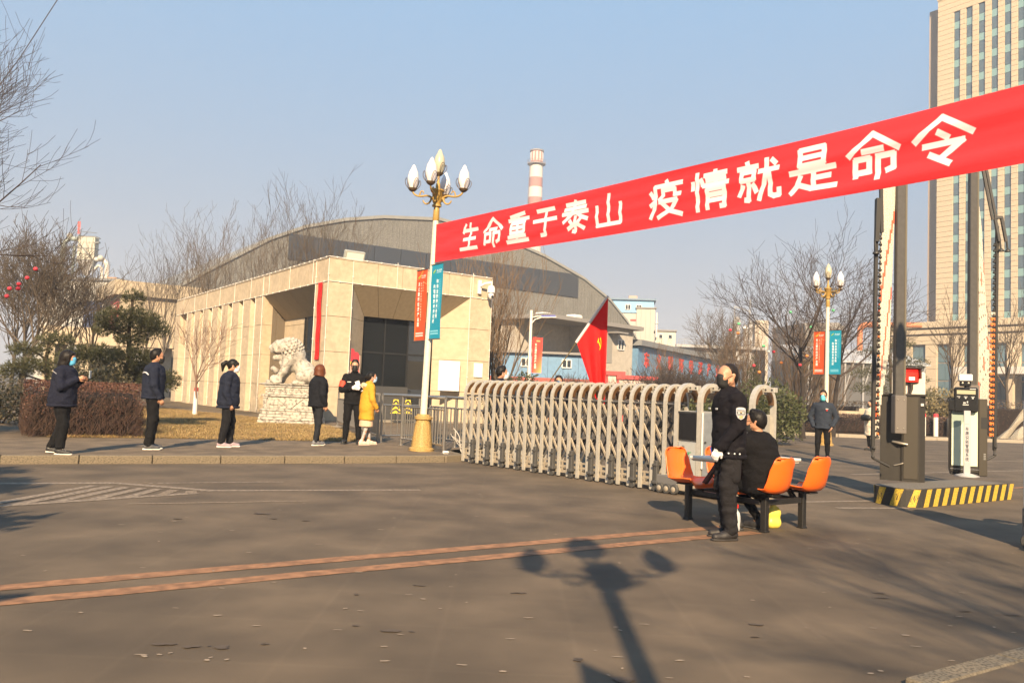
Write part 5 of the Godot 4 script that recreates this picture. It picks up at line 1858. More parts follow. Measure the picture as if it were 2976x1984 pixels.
	var box := M("gate housing grey", 0.36, 0.35, 0.32, 0.45, 0.3, "soft", 1.0)
	bx("housing", g, box, -R + 0.03, R - 0.03, 0.16, 1.25, za[0] + 0.03, za[2] - 0.03, 0.01)
	bx("housing_base", g, M("housing base", 0.30, 0.26, 0.2, 0.6), -R - 0.02, R, 0.06, 0.17, za[0] - 0.05, za[2] + 0.05, 0.01)
	if not box_at_start:
		# black display, label plate, service door
		var zz := Vector2(za[0] + 0.05, za[1] - 0.05)
		bx("display", g, M("display black", 0.010, 0.010, 0.012, 0.15), -R - 0.005, -R + 0.03, 0.82, 1.23, zz.x, zz.y, 0.006)
		bx("display_frame", g, M("bolt dark", 0.03, 0.03, 0.03, 0.5), -R - 0.012, -R - 0.004, 1.215, 1.24, zz.x - 0.01, zz.y + 0.01)
		bx("label_plate", g, M("label silver", 0.42, 0.42, 0.40, 0.35, 0.4), -R - 0.004, -R + 0.03, 0.30, 0.79, zz.x, zz.y, 0.004)
		var im := Image.create(160, 256, false, Image.FORMAT_RGB8)
		im.fill(Color(0.62, 0.625, 0.61))
		for k in 12:
			var an := TAU * k / 12
			stroke(im, Vector2(45, 40), Vector2(45 + cos(an) * 17, 40 + sin(an) * 17), 3.0, Color(0.25, 0.25, 0.24))
		stroke(im, Vector2(34, 84), Vector2(120, 76), 7.0, Color(0.14, 0.50, 0.30))
		stroke(im, Vector2(28, 92), Vector2(98, 90), 5.0, Color(0.14, 0.50, 0.30))
		stroke(im, Vector2(104, 80), Vector2(96, 96), 8.0, Color(0.2, 0.55, 0.34))
		row(im, "东义循环经济产业园", 18, 106, 13, 14, 14.2, 0, 1.8, Color(0.25, 0.26, 0.25))
		for k in 6:
			im.fill_rect(Rect2i(20, 130 + k * 14, 116 - (k * 29) % 40, 3), Color(0.46, 0.47, 0.46))
		var lp := MB.new()
		lp.quad(Vector3(-R - 0.0065, 0.78, zz.x + 0.005), Vector3(-R - 0.0065, 0.78, zz.y - 0.005), Vector3(-R - 0.0065, 0.31, zz.y - 0.005), Vector3(-R - 0.0065, 0.31, zz.x + 0.005))
		part("label_print", lp, printed("gate label print", im, 0.4), g)
		bx("service_door", g, M("service door grey", 0.31, 0.33, 0.34, 0.4, 0.3, "soft", 1.0), -R - 0.002, -R + 0.03, 0.2, 1.23, za[1] + 0.07, za[2] - 0.05, 0.006)
		bx("white_edge", g, M("white edge strip", 0.75, 0.73, 0.70, 0.5), -R - 0.012, -R - 0.002, 0.42, 1.235, za[1] + 0.055, za[1] + 0.075)
		bx("door_knob", g, M("bolt dark", 0.03, 0.03, 0.03, 0.5), -R - 0.02, -R, 0.79, 0.82, za[1] + 0.11, za[1] + 0.14, 0.005)
		for k in 3:
			var w := inst("drive_wheel", wheel_mesh, rub, g)
			w.scale = Vector3(1.3, 1.4, 1.4)
			w.position = Vector3(0.02, 0.0, za[0] - 0.35 + k * 0.135)
			var hub := MB.new()
			hub.t = Transform3D(Basis(Vector3(0, 0, 1), PI / 2), Vector3(-R - 0.025, 0.055, sp * 0.42))
			hub.lathe([Vector2(0.001, 0.02), Vector2(0.02, 0.018), Vector2(0.03, 0.01)], 8)
			hub.lathe([Vector2(0.001, -0.001), Vector2(0.026, 0.0)], 8)
			part("hub", hub, grey, w)
		bx("wheel_box", g, M("wheel box", 0.13, 0.125, 0.12, 0.5), -R - 0.05, -R + 0.05, 0.115, 0.27, za[0] - 0.32, za[0] + 0.08, 0.015)
	else:
		bx("end_column", g, M("white end column", 0.62, 0.60, 0.52, 0.5), -R - 0.03, R + 0.02, 0.42, 1.55, z0 - 0.09, z0 - 0.02, 0.015)
		bx("wheel_box", g, M("wheel box", 0.13, 0.125, 0.12, 0.5), -R - 0.03, -R + 0.06, 0.1, 0.42, z0 - 0.1, z0 + 0.16, 0.015)
		for k in 3:
			bx("slot_plate", g, grey, -R - 0.04, -R - 0.029, 0.18 + k * 0.08, 0.22 + k * 0.08, z0 - 0.08, z0 + 0.1)
		for k in 2:
			var w := inst("drive_wheel", wheel_mesh, rub, g)
			w.scale = Vector3(1.3, 1.5, 1.5)
			w.position = Vector3(0.02, 0.0, z0 - 0.16 + k * 0.2)
	return g

func build_gates():
	var phi := atan2(0.641, 0.767)
	make_gate("silver retractable gate of arched frames closing the left half of the entrance", Vector3(-0.69, 0, -16.61), phi, 23, 0.232, false)
	make_gate("end of a second retractable gate at the right edge of the picture", Vector3(6.69, 0, -7.73), phi, 12, 0.232, true)
	# cables lying at the left end of the gate
	var c := thing("loose_cable", "tangle of pale cable hanging from the last rail post beside the gate", "cable", Vector3(-1.12, 0.13, -16.75))
	var mb := MB.new()
	var r := RandomNumberGenerator.new()
	r.seed = 4
	for k in 4:
		var ps := PackedVector3Array()
		var rs := PackedFloat32Array()
		for s in 14:
			var f := s / 13.0
			ps.append(Vector3(f * 0.42 + 0.05 * sin(f * 9 + k * 2.0), maxf(0.5 * (1.0 - f * 1.6), 0.0) * (1.0 - 0.1 * k) + 0.015, 0.12 * sin(f * 5 + k) + 0.05 * k))
			rs.append(0.007)
		mb.tube(ps, rs, 5)
	part("cable", mb, M("white cord", 0.6, 0.56, 0.5, 0.7), c)

func build_barriers():
	var blk := M("barrier charcoal", 0.040, 0.036, 0.030, 0.4, 0.2, "soft", 1.0)
	var brown := M("barrier dark bronze", 0.065, 0.056, 0.042, 0.4, 0.3)
	var boomm := M("boom grey", 0.105, 0.098, 0.088, 0.4, 0.4, "soft", 0.7)
	var conc := M("island concrete", 0.17, 0.15, 0.12, 0.9, 0, "worn", 1.0)
	var bpaint := M("island black paint", 0.035, 0.032, 0.026, 0.7, 0, "worn", 1.6)
	var ypaint := M("island yellow paint", 0.62, 0.42, 0.045, 0.7, 0, "worn", 1.3)
	var island_at := Vector3(5.80, 0, -11.74)
	# --- island: local x along the road, z = 0 is its near side
	var I := thing("traffic_island", "low traffic island with black and yellow striped sides under the barrier boxes", "traffic island", island_at, 0.62)
	var L := 2.95
	var W := 0.72
	var H := 0.26
	var outline := []
	for k in 7:
		var an := -PI / 2 - PI * k / 12.0
		outline.append(Vector2(0.28 + cos(an) * 0.28, W - 0.28 - sin(an) * 0.28))
	for k in 7:
		var an := PI - PI * k / 12.0 + 0.0
		outline.append(Vector2(0.28 + cos(an) * 0.28, 0.28 - sin(an) * 0.28))
	# outline is (x, depth); near side depth 0
	outline = []
	for k in 13:
		var an := PI / 2 + PI / 2 * k / 12.0
		outline.append(Vector2(0.32 + cos(an) * 0.32, 0.32 - sin(an) * 0.32))
	var poly := PackedVector2Array()
	poly.append(Vector2(L, 0))
	poly.append(Vector2(L, W))
	for k in 9:
		var an := PI / 2 * (1.0 + k / 8.0)
		poly.append(Vector2(0.3 + cos(an) * 0.3, W - 0.3 + sin(an) * 0.3))
	for k in 9:
		var an := PI / 2 * (2.0 + k / 8.0)
		poly.append(Vector2(0.3 + cos(an) * 0.3, 0.3 + sin(an) * 0.3))
	var mb := MB.new()
	mb.t = Transform3D(Basis(Vector3.RIGHT, -PI / 2), Vector3(0, H, 0))
	mb.extr(poly, H)
	part("body", mb, bpaint, I)
	var tp := MB.new()
	var p2 := PackedVector2Array()
	for q in poly:
		p2.append(Vector2(clampf(q.x, 0.05, L - 0.04) if true else q.x, clampf(q.y, 0.05, W - 0.05)))
	tp.t = Transform3D(Basis(Vector3.RIGHT, -PI / 2), Vector3(0, H + 0.006, 0))
	tp.extr(p2, 0.02)
	part("top", tp, conc, I)
	for k in 11:
		var s := MB.new()
		var x := 0.36 + k * 0.262
		s.face([Vector3(x - 0.08, 0.004, 0.004), Vector3(x + 0.06, 0.004, 0.004), Vector3(x + 0.17, H - 0.004, 0.004), Vector3(x + 0.03, H - 0.004, 0.004)], Vector3(x, 0.1, -1))
		part("yellow_stripe", s, ypaint, I)
	var per := func(q: float, y: float) -> Vector3:
		var c := 0.3 * PI / 2
		var l := W - 0.6
		if q < c:
			var an := PI / 2 + q / 0.3
			return Vector3(0.3 + cos(an) * 0.304, y, -(W - 0.3) - sin(an) * 0.304)
		if q < c + l:
			return Vector3(-0.004, y, -(W - 0.3) + q - c)
		var an2 := PI + (q - c - l) / 0.3
		return Vector3(0.3 + cos(an2) * 0.304, y, -0.3 - sin(an2) * 0.304)
	for k in 4:
		var s := MB.new()
		for j in 4:
			var q0 := 0.04 + k * 0.25 + j * 0.028
			s.face([per.call(q0, 0.005), per.call(q0 + 0.028, 0.005), per.call(q0 + 0.118, H - 0.005), per.call(q0 + 0.09, H - 0.005)], Vector3(0.4, 0.1, -0.36))
		part("yellow_stripe", s, ypaint, I)
	var isl := func(x: float, y: float, z: float) -> Vector3: return island_at + Vector3(cos(0.62), 0, -sin(0.62)) * x + Vector3(sin(0.62), 0, cos(0.62)) * z + Vector3(0, y, 0)
	# --- left barrier box
	var K := thing("barrier_box", "left dark barrier box with a bent chamfered front on the island", "barrier box", Vector3(6.36, 0.266, -13.25), -0.42)
	K.scale = Vector3(1.2, 1, 1)
	var cs := PackedVector2Array([Vector2(-0.27, -0.2), Vector2(0.27, -0.2), Vector2(0.27, 0.16), Vector2(0.2, 0.22), Vector2(0.0, 0.22), Vector2(-0.03, 0.2), Vector2(-0.27, 0.2)])
	var kb := MB.new()
	kb.t = Transform3D(Basis(Vector3.RIGHT, PI / 2), Vector3(0, 0, 0))
	kb.extr(cs, 1.36)
	part("cabinet", kb, blk, K)
	bx("front_strip", K, brown, 0.01, 0.185, 0.04, 1.33, 0.21, 0.23, 0.006)
	bx("lid", K, blk, -0.285, 0.285, 1.35, 1.385, -0.215, 0.235, 0.01)
	bx("panel", K, M("white back panel", 0.58, 0.54, 0.47, 0.5), -0.13, 0.28, 1.37, 1.75, -0.19, -0.11, 0.02)
	bx("panel_line", K, M("panel print grey", 0.3, 0.3, 0.29, 0.5), 0.0, 0.2, 1.56, 1.575, -0.108, -0.106)
	bx("badge", K, M("badge white", 0.55, 0.55, 0.52, 0.5), 0.215, 0.25, 1.2, 1.24, 0.19, 0.212)
	for q in [[1.02, 4], [0.36, 4]]:
		for k in q[1]:
			bx("vent_slot", K, M("slot grey", 0.25, 0.25, 0.24, 0.5), 0.268, 0.272, q[0] + k * 0.035, q[0] + k * 0.035 + 0.014, 0.05, 0.11)
	for k in 3:
		bx("vent_slot", K, M("slot dark", 0.012, 0.012, 0.012, 0.5), -0.2, -0.05, 1.25 + k * 0.03, 1.265 + k * 0.03, 0.2, 0.203)
	var hd := MB.new()
	hd.tube(PackedVector3Array([Vector3(-0.12, 0.62, 0.22), Vector3(-0.03, 0.60, 0.28), Vector3(0.06, 0.585, 0.26)]), PackedFloat32Array([0.02, 0.025, 0.018]), 7)
	hd.tube(PackedVector3Array([Vector3(-0.1, 0.24, 0.21), Vector3(-0.02, 0.27, 0.22), Vector3(0.02, 0.29, 0.21)]), PackedFloat32Array([0.012, 0.012, 0.016]), 6)
	part("latch_arm", hd, M("steel fittings", 0.30, 0.27, 0.22, 0.4, 0.6), K)
	# red signal lamp on top of it
	var S := thing("signal_lamp", "black hooded signal lamp showing red on the left barrier box", "signal lamp", Vector3(6.50, 1.66, -13.25), -0.1)
	var sm := MB.new()
	sm.tube(PackedVector3Array([Vector3(-0.02, -0.1, 0), Vector3(-0.02, 0.0, 0), Vector3(0, 0.08, 0), Vector3(0, 0.17, 0)]), PackedFloat32Array([0.025, 0.022, 0.028, 0.03]), 8)
	sm.box(Vector3(0, 0.29, -0.04), Vector3(0.24, 0.25, 0.1), 0.02)
	sm.box(Vector3(0, 0.415, 0.02), Vector3(0.26, 0.025, 0.2), 0.008)
	sm.box(Vector3(-0.12, 0.33, 0.03), Vector3(0.02, 0.17, 0.12), 0.006)
	sm.box(Vector3(0.12, 0.33, 0.03), Vector3(0.02, 0.17, 0.12), 0.006)
	part("hood", sm, blk, S)
	var rl := StandardMaterial3D.new()
	rl.albedo_color = Color(0.75, 0.10, 0.06)
	rl.emission_enabled = true
	rl.emission = Color(1.0, 0.16, 0.10)
	rl.emission_energy_multiplier = 0.5
	rl.roughness = 0.3
	bx("signal_glass", S, rl, -0.1, 0.1, 0.19, 0.39, 0.011, 0.022, 0.004)
	var wl := StandardMaterial3D.new()
	wl.albedo_color = Color(1, 0.8, 0.7)
	wl.emission_enabled = true
	wl.emission = Color(1.0, 0.75, 0.62)
	wl.emission_energy_multiplier = 0.9
	bx("signal_light", S, wl, -0.045, 0.045, 0.22, 0.27, 0.0225, 0.027)
	var ol := OmniLight3D.new()
	ol.light_color = Color(1, 0.2, 0.12)
	ol.light_energy = 0.02
	ol.light_size = 0.1
	ol.omni_range = 30.0
	ol.omni_attenuation = 2.0
	ol.shadow_enabled = true
	ol.position = Vector3(0, 0.29, 0.08)
	S.add_child(ol)
	# --- right barrier box with a pale screen
	var Q := thing("barrier_box", "right barrier box with a tall pale advertising screen", "barrier box", Vector3(8.34, 0.266, -14.98), -0.42)
	Q.scale = Vector3(0.84, 1, 1)
	bx("cabinet", Q, blk, -0.3, 0.24, 0.05, 1.38, -0.26, 0.2, 0.012)
	bx("side_cabinet", Q, brown, 0.235, 0.40, 0.0, 1.38, -0.24, 0.19, 0.012)
	bx("plinth", Q, M("slot dark", 0.012, 0.012, 0.012, 0.5), -0.28, 0.22, 0.0, 0.05, -0.24, 0.18)
	var scr := M("pale screen", 0.60, 0.66, 0.50, 0.12)  # pale green tone has the sky mirrored in the glass painted in
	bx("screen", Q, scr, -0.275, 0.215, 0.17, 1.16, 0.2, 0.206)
	var wv := MB.new()
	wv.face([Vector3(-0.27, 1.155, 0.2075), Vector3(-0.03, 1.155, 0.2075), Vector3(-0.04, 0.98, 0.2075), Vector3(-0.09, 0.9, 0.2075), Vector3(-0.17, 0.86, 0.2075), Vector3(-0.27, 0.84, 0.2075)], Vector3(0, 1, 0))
	part("painted_screen_shadow", wv, M("screen green grey", 0.30, 0.37, 0.31, 0.12), Q)  # curved lamp shadow on the screen, painted as a darker patch
	bx("trim", Q, M("trim chrome", 0.5, 0.5, 0.5, 0.25, 0.8), -0.3, 0.24, 0.105, 0.115, 0.2, 0.207)
	for k in 4:
		bx("vent_slot", Q, M("slot grey", 0.25, 0.25, 0.24, 0.5), 0.33, 0.37, 0.3 + k * 0.03, 0.315 + k * 0.03, 0.189, 0.192)
	bx("band", Q, M("slot dark", 0.012, 0.012, 0.012, 0.5), 0.28, 0.405, 0.85, 1.05, 0.0, 0.194)
	# reader head hanging before the screen
	var D := thing("plate_reader", "black number plate reader with a pale display on the right barrier box", "card reader", Vector3(8.22, 0.266, -14.76), -0.42)
	D.scale = Vector3(0.94, 1, 1)
	bx("casing", D, M("reader black", 0.014, 0.014, 0.014, 0.25), -0.2, 0.21, 1.13, 1.58, -0.0, 0.06, 0.03)
	bx("casing_side", D, M("reader black", 0.014, 0.014, 0.014, 0.25), -0.29, -0.1, 1.15, 1.36, -0.005, 0.045, 0.015)
	bx("display", D, M("lcd beige", 0.40, 0.37, 0.25, 0.2), -0.15, 0.165, 1.455, 1.525, 0.06, 0.064)
	var kp := MB.new()
	for q in [[-0.12, 1.41, 0.06, 0.008], [-0.11, 1.39, 0.02, 0.012], [0.0, 1.41, 0.06, 0.008], [0.0, 1.385, 0.025, 0.02], [0.12, 1.41, 0.06, 0.008], [0.12, 1.385, 0.03, 0.02], [0.12, 1.55, 0.1, 0.012], [-0.02, 1.3, 0.04, 0.02], [0.03, 1.315, 0.02, 0.03], [0.0, 1.265, 0.1, 0.014]]:
		kp.box(Vector3(q[0], q[1], 0.062), Vector3(q[2], q[3], 0.004))
	part("markings", kp, M("marking white", 0.6, 0.6, 0.58, 0.5), D)
	# camera on top
	var C := thing("plate_camera", "white hooded camera with two small lamps above the plate reader", "camera", Vector3(8.24, 1.85, -14.80), -0.42)
	C.scale = Vector3.ONE * 0.68
	bx("hood", C, M("camera white", 0.72, 0.70, 0.66, 0.4), -0.16, 0.16, 0.16, 0.34, -0.2, 0.14, 0.02)
	bx("body", C, M("reader black", 0.014, 0.014, 0.014, 0.25), -0.13, 0.13, 0.02, 0.17, -0.15, 0.08, 0.02)
	var cp := MB.new()
	cp.rod(Vector3(0, -0.03, -0.02), Vector3(0, 0.04, -0.02), 0.03, 8)
	part("post", cp, blk, C)
	for s in [-0.07, 0.07]:
		var lm := MB.new()
		lm.ball(Vector3(s, 0.11, 0.085), Vector3(0.022, 0.022, 0.012), 8, 6)
		part("small_lamp", lm, M("led pale", 0.8, 0.72, 0.55, 0.3), C)
	# name post in front of the screen
	var N := thing("name_post", "slim pale post with eight vertical characters before the pale screen", "sign post", Vector3(8.12, 0.266, -14.52), -0.42)
	var ni := Image.create(48, 320, false, Image.FORMAT_RGB8)
	ni.fill(Color(0.70, 0.69, 0.69))
	row(ni, "车牌识别管理系统", 10, 96, 26, 24, 0, 27, 3.2, Color(0.22, 0.22, 0.25))
	ni.fill_rect(Rect2i(6, 76, 34, 2), Color(0.5, 0.5, 0.52))
	var nb := MB.new()
	nb.box(Vector3(0, 0.58, 0), Vector3(0.105, 1.16, 0.05), 0.006)
	part("post", nb, M("post pale", 0.44, 0.43, 0.43, 0.4, 0.2), N)
	var np := MB.new()
	np.quad(Vector3(-0.048, 1.14, 0.0275), Vector3(0.048, 1.14, 0.0275), Vector3(0.048, 0.24, 0.0275), Vector3(-0.048, 0.24, 0.0275))
	part("print", np, printed("post print", ni, 0.5), N)
	var nf := MB.new()
	nf.lathe([Vector2(0.001, 0.06), Vector2(0.08, 0.055), Vector2(0.2, 0.02), Vector2(0.2, 0.0)], 6, Vector3(), false)
	part("foot", nf, M("post pale", 0.44, 0.43, 0.43, 0.4, 0.2), N)
	# --- raised fence booms
	fence_boom(Vector3(6.16, 0, -13.0), 0.05, -1.0, "raised barrier boom with folded white slats at the left box", 1.0)
	fence_boom(Vector3(8.54, 0, -15.15), 0.05, 1.0, "raised barrier boom with folded slats and orange studs at the right box", 1.18)

func fence_boom(at: Vector3, turn: float, sd: float, label: String, s: float):
	var boomm := M("boom grey", 0.105, 0.098, 0.088, 0.4, 0.4, "soft", 0.7)
	var dark := M("boom dark rail", 0.035, 0.033, 0.03, 0.5, 0.2)
	var slat := M("white slat", 0.62, 0.57, 0.48, 0.5, 0, "worn", 1.5)
	var red := M("slat red tape", 0.5, 0.09, 0.04, 0.6)
	var B := thing("barrier_boom", label, "barrier boom", at, turn)
	var y0 := 1.02 if sd < 0 else 1.3
	var bxw := 0.0
	# main beam
	bx("beam", B, boomm, -0.085, 0.05, y0 + 0.55, 5.4 * s, 0.0, 0.1, 0.008)
	bx("beam_edge", B, M("boom olive edge", 0.17, 0.15, 0.11, 0.4, 0.4), 0.051, 0.085, y0 + 0.55, 5.4 * s, 0.005, 0.095, 0.006)
	bx("clamp", B, M("clamp grey", 0.17, 0.15, 0.13, 0.5, 0.3), -0.10, 0.09, y0, y0 + 0.6, -0.01, 0.125, 0.01)
	for q in [[-0.06, 0.08], [0.04, 0.08], [-0.06, 0.53], [0.04, 0.53]]:
		var mb := MB.new()
		mb.ball(Vector3(q[0], y0 + q[1], 0.127), Vector3(0.012, 0.012, 0.008), 6, 4)
		part("bolt", mb, M("steel fittings", 0.30, 0.27, 0.22, 0.4, 0.6), B)
	# outer thin rail, hinged low down
	var xb := sd * 0.42
	var xt := sd * 0.40 if sd < 0 else 0.46
	var rl := MB.new()
	rl.bar(Vector3(xb, 0.72, 0.05), Vector3(xt, 4.75 * s if sd < 0 else 4.9, 0.05), 0.055, 0.05, Vector3(0, 0, 1), 0.006)
	part("outer_rail", rl, dark, B)
	var lk := MB.new()
	lk.tube(PackedVector3Array([Vector3(xb, 0.74, 0.05), Vector3(xb, 0.62, 0.06), Vector3(xb * 0.4, 0.5, 0.08)]), PackedFloat32Array([0.02, 0.02, 0.02]), 7)
	lk.ball(Vector3(xb, 0.64, 0.06), Vector3(0.03, 0.03, 0.03), 8, 6)
	lk.ball(Vector3(xb, 0.78, 0.09), Vector3(0.025, 0.025, 0.025), 8, 6)
	part("hinge_link", lk, dark, B)
	# slats folded close together between rail and beam
	var m := 9
	for k in m:
		var f := k / float(m - 1)
		var lo := Vector3(xb - sd * 0.05 - sd * f * 0.03, 0.98 + f * 2.6 if sd < 0 else 1.35 + f * 0.25, 0.03 + 0.006 * k)
		var hi := Vector3(-sd * -0.09, 3.4 + f * 1.9, 0.03 + 0.006 * k)
		if sd < 0:
			lo = Vector3(-0.375 + 0.026 * k, 0.98 + 0.16 * k, 0.05 - 0.004 * k)
			hi = Vector3(-0.31 + 0.028 * k, 4.95 + 0.03 * k, 0.05 - 0.004 * k)
		else:
			lo = Vector3(0.13 + 0.030 * k, 1.42 + 0.02 * k, 0.05 - 0.004 * k)
			hi = Vector3(0.065 + 0.012 * k, 5.6 - f * 0.7, 0.05 - 0.004 * k)
			lo.x = 0.125 + 0.031 * k
		var mb := MB.new()
		mb.bar(lo, hi, 0.024, 0.012, Vector3(0, 0, 1))
		part("slat", mb, slat, B)
		if sd < 0 or k % 4 == 0:
			for q in 2:
				var rt := MB.new()
				var g := 0.06 + 0.42 * q + 0.03 * k
				rt.bar(lo.lerp(hi, g), lo.lerp(hi, g + 0.07), 0.025, 0.015, Vector3(0, 0, 1))
				part("red_tape", rt, red, B)
		elif k % 2 == 1:
			var bt := MB.new()
			for q in 12:
				var g := 0.1 + 0.06 * q + 0.011 * k
				bt.bar(lo.lerp(hi, g), lo.lerp(hi, g + 0.012), 0.012, 0.015, Vector3(0, 0, 1))
			part("slat_marks", bt, dark, B)
	# studs along the rail
	var ms := MB.new()
	ms.ball(Vector3(0, 0, 0), Vector3(0.035, 0.02, 0.03), 6, 4)
	ms.box(Vector3(0.0, 0.03, 0), Vector3(0.02, 0.04, 0.02))
	var stud := ms.mesh()
	var mo := MB.new()
	mo.box(Vector3(0, 0, 0), Vector3(0.085, 0.062, 0.03), 0.008)
	var refl := mo.mesh()
	var orange := M("orange reflector", 0.75, 0.18, 0.04, 0.5)
	var white := M("white slat", 0.62, 0.57, 0.48, 0.5)
	var cnt := 40 if sd < 0 else 36
	for k in cnt:
		var y := 0.95 + k * 0.102
		var x := lerpf(xb, xt, (y - 0.7) / 4.0) - sd * 0.06
		var a := inst("stud", stud, dark, B)
		a.position = Vector3(x, y, 0.07)
		if sd > 0 and k < 23:
			var o := inst("reflector", refl, orange if k < 22 else white, B)
			o.position = Vector3(x - 0.005, y + 0.05, 0.055)
		elif sd < 0 and k < 18:
			var o := inst("reflector", refl, white if k % 3 else orange, B)
			o.scale = Vector3(0.5, 0.7, 0.7)
			o.position = Vector3(x + 0.01, y + 0.05, 0.055)
	# folded outer section with its two feet
	var fd := MB.new()
	if sd > 0:
		for q in [0.0, 0.07]:
			fd.bar(Vector3(0.02 + q, 6.55, 0.1), Vector3(0.34 + q, 5.0, 0.1), 0.045, 0.03, Vector3(0, 0, 1))
		fd.bar(Vector3(0.36, 5.05, 0.1), Vector3(0.52, 5.05, 0.1), 0.05, 0.06, Vector3(0, 0, 1))
		for q in [0.42, 0.55]:
			fd.bar(Vector3(q - 0.04, 5.05, 0.1), Vector3(q + 0.05, 4.6, 0.1), 0.05, 0.04, Vector3(0, 0, 1))
	else:
		fd.bar(Vector3(-0.40, 4.75, 0.1), Vector3(-0.42, 4.05, 0.1), 0.07, 0.05, Vector3(0, 0, 1))
		fd.bar(Vector3(-0.36, 4.9, 0.1), Vector3(-0.34, 4.2, 0.1), 0.05, 0.04, Vector3(0, 0, 1))
	part("folded_tip", fd, boomm if sd > 0 else dark, B)
	for q in ([0.48, 0.61] if sd > 0 else [-0.45]):
		var ft := MB.new()
		var y := 4.42 if sd > 0 else 3.86
		ft.rod(Vector3(q, y + 0.2, 0.1), Vector3(q + 0.02, y, 0.1), 0.018, 6)
		ft.lathe([Vector2(0.02, 0.05), Vector2(0.055, 0.01), Vector2(0.055, -0.01), Vector2(0.001, -0.012)], 8, Vector3(q + 0.02, y, 0.1))
		part("rubber_foot", ft, dark, B)

func build_rails():
	var steel := M("stainless steel", 0.36, 0.34, 0.31, 0.3, 0.8)
	# one bay: posts, top rail, second rail, bottom rail and bars
	var bay := func(called: String, label: String, a: Vector3, b: Vector3, n: int, posts: Array, twin := 0.0, group := ""):
		var d := b - a
		var len := d.length()
		var o := thing(called, label, "railing", a, atan2(-d.z, d.x), group)
		for off in ([0.0] if twin == 0.0 else [0.0, twin]):
			for p in posts:
				var mb := MB.new()
				mb.rod(Vector3(p * len, 0, off), Vector3(p * len, 1.1, off), 0.03, 10)
				mb.lathe([Vector2(0.055, 0.0), Vector2(0.055, 0.012), Vector2(0.032, 0.02)], 10, Vector3(p * len, 0, off))
				part("post", mb, steel, o)
			for q in [[1.12, 0.034], [0.88, 0.02], [0.16, 0.02]]:
				var mb := MB.new()
				mb.rod(Vector3(0, q[0], off), Vector3(len, q[0], off), q[1], 10)
				part("rail", mb, steel, o)
			for k in n:
				var x := len * (k + 0.5) / n
				var mb := MB.new()
				mb.rod(Vector3(x, 0.16, off), Vector3(x, 0.88, off), 0.015, 6)
				part("bar", mb, steel, o)
	bay.call("steel_railing", "stainless steel railing from the lion pedestal towards the lamp post", Vector3(-5.55, 0.13, -26.6), Vector3(-3.1, 0.13, -19.5), 44, [0.0, 0.33, 0.66, 1.0])
	bay.call("steel_railing", "stainless steel railing bay just behind the near lamp post", Vector3(-2.42, 0.13, -18.62), Vector3(-1.30, 0.13, -16.72), 18, [0.0, 0.52, 1.0], 0.0)
	bay.call("steel_railing", "rear stainless steel railing behind the woman in the yellow coat", Vector3(-2.98, 0.13, -19.25), Vector3(-2.2, 0.13, -20.1), 6, [0.0, 1.0])
	bay.call("steel_railing", "stainless steel railing between the lamp post and the end of the gate", Vector3(-1.9, 0.13, -19.7), Vector3(-0.5, 0.13, -17.5), 16, [0.0, 0.5, 1.0])
	var ft := thing("post_shoe", "small white box at the foot of the last rail post", "box", Vector3(-1.27, 0.13, -16.66), 0.4)
	boxpart("cover", ft, M("camera white", 0.72, 0.70, 0.66, 0.4), Vector3(0, 0.03, 0.06), Vector3(0.12, 0.06, 0.09), 0.015)
	boxpart("strip", ft, M("bolt dark", 0.03, 0.03, 0.03, 0.5), Vector3(0, 0.03, 0.107), Vector3(0.1, 0.012, 0.004))
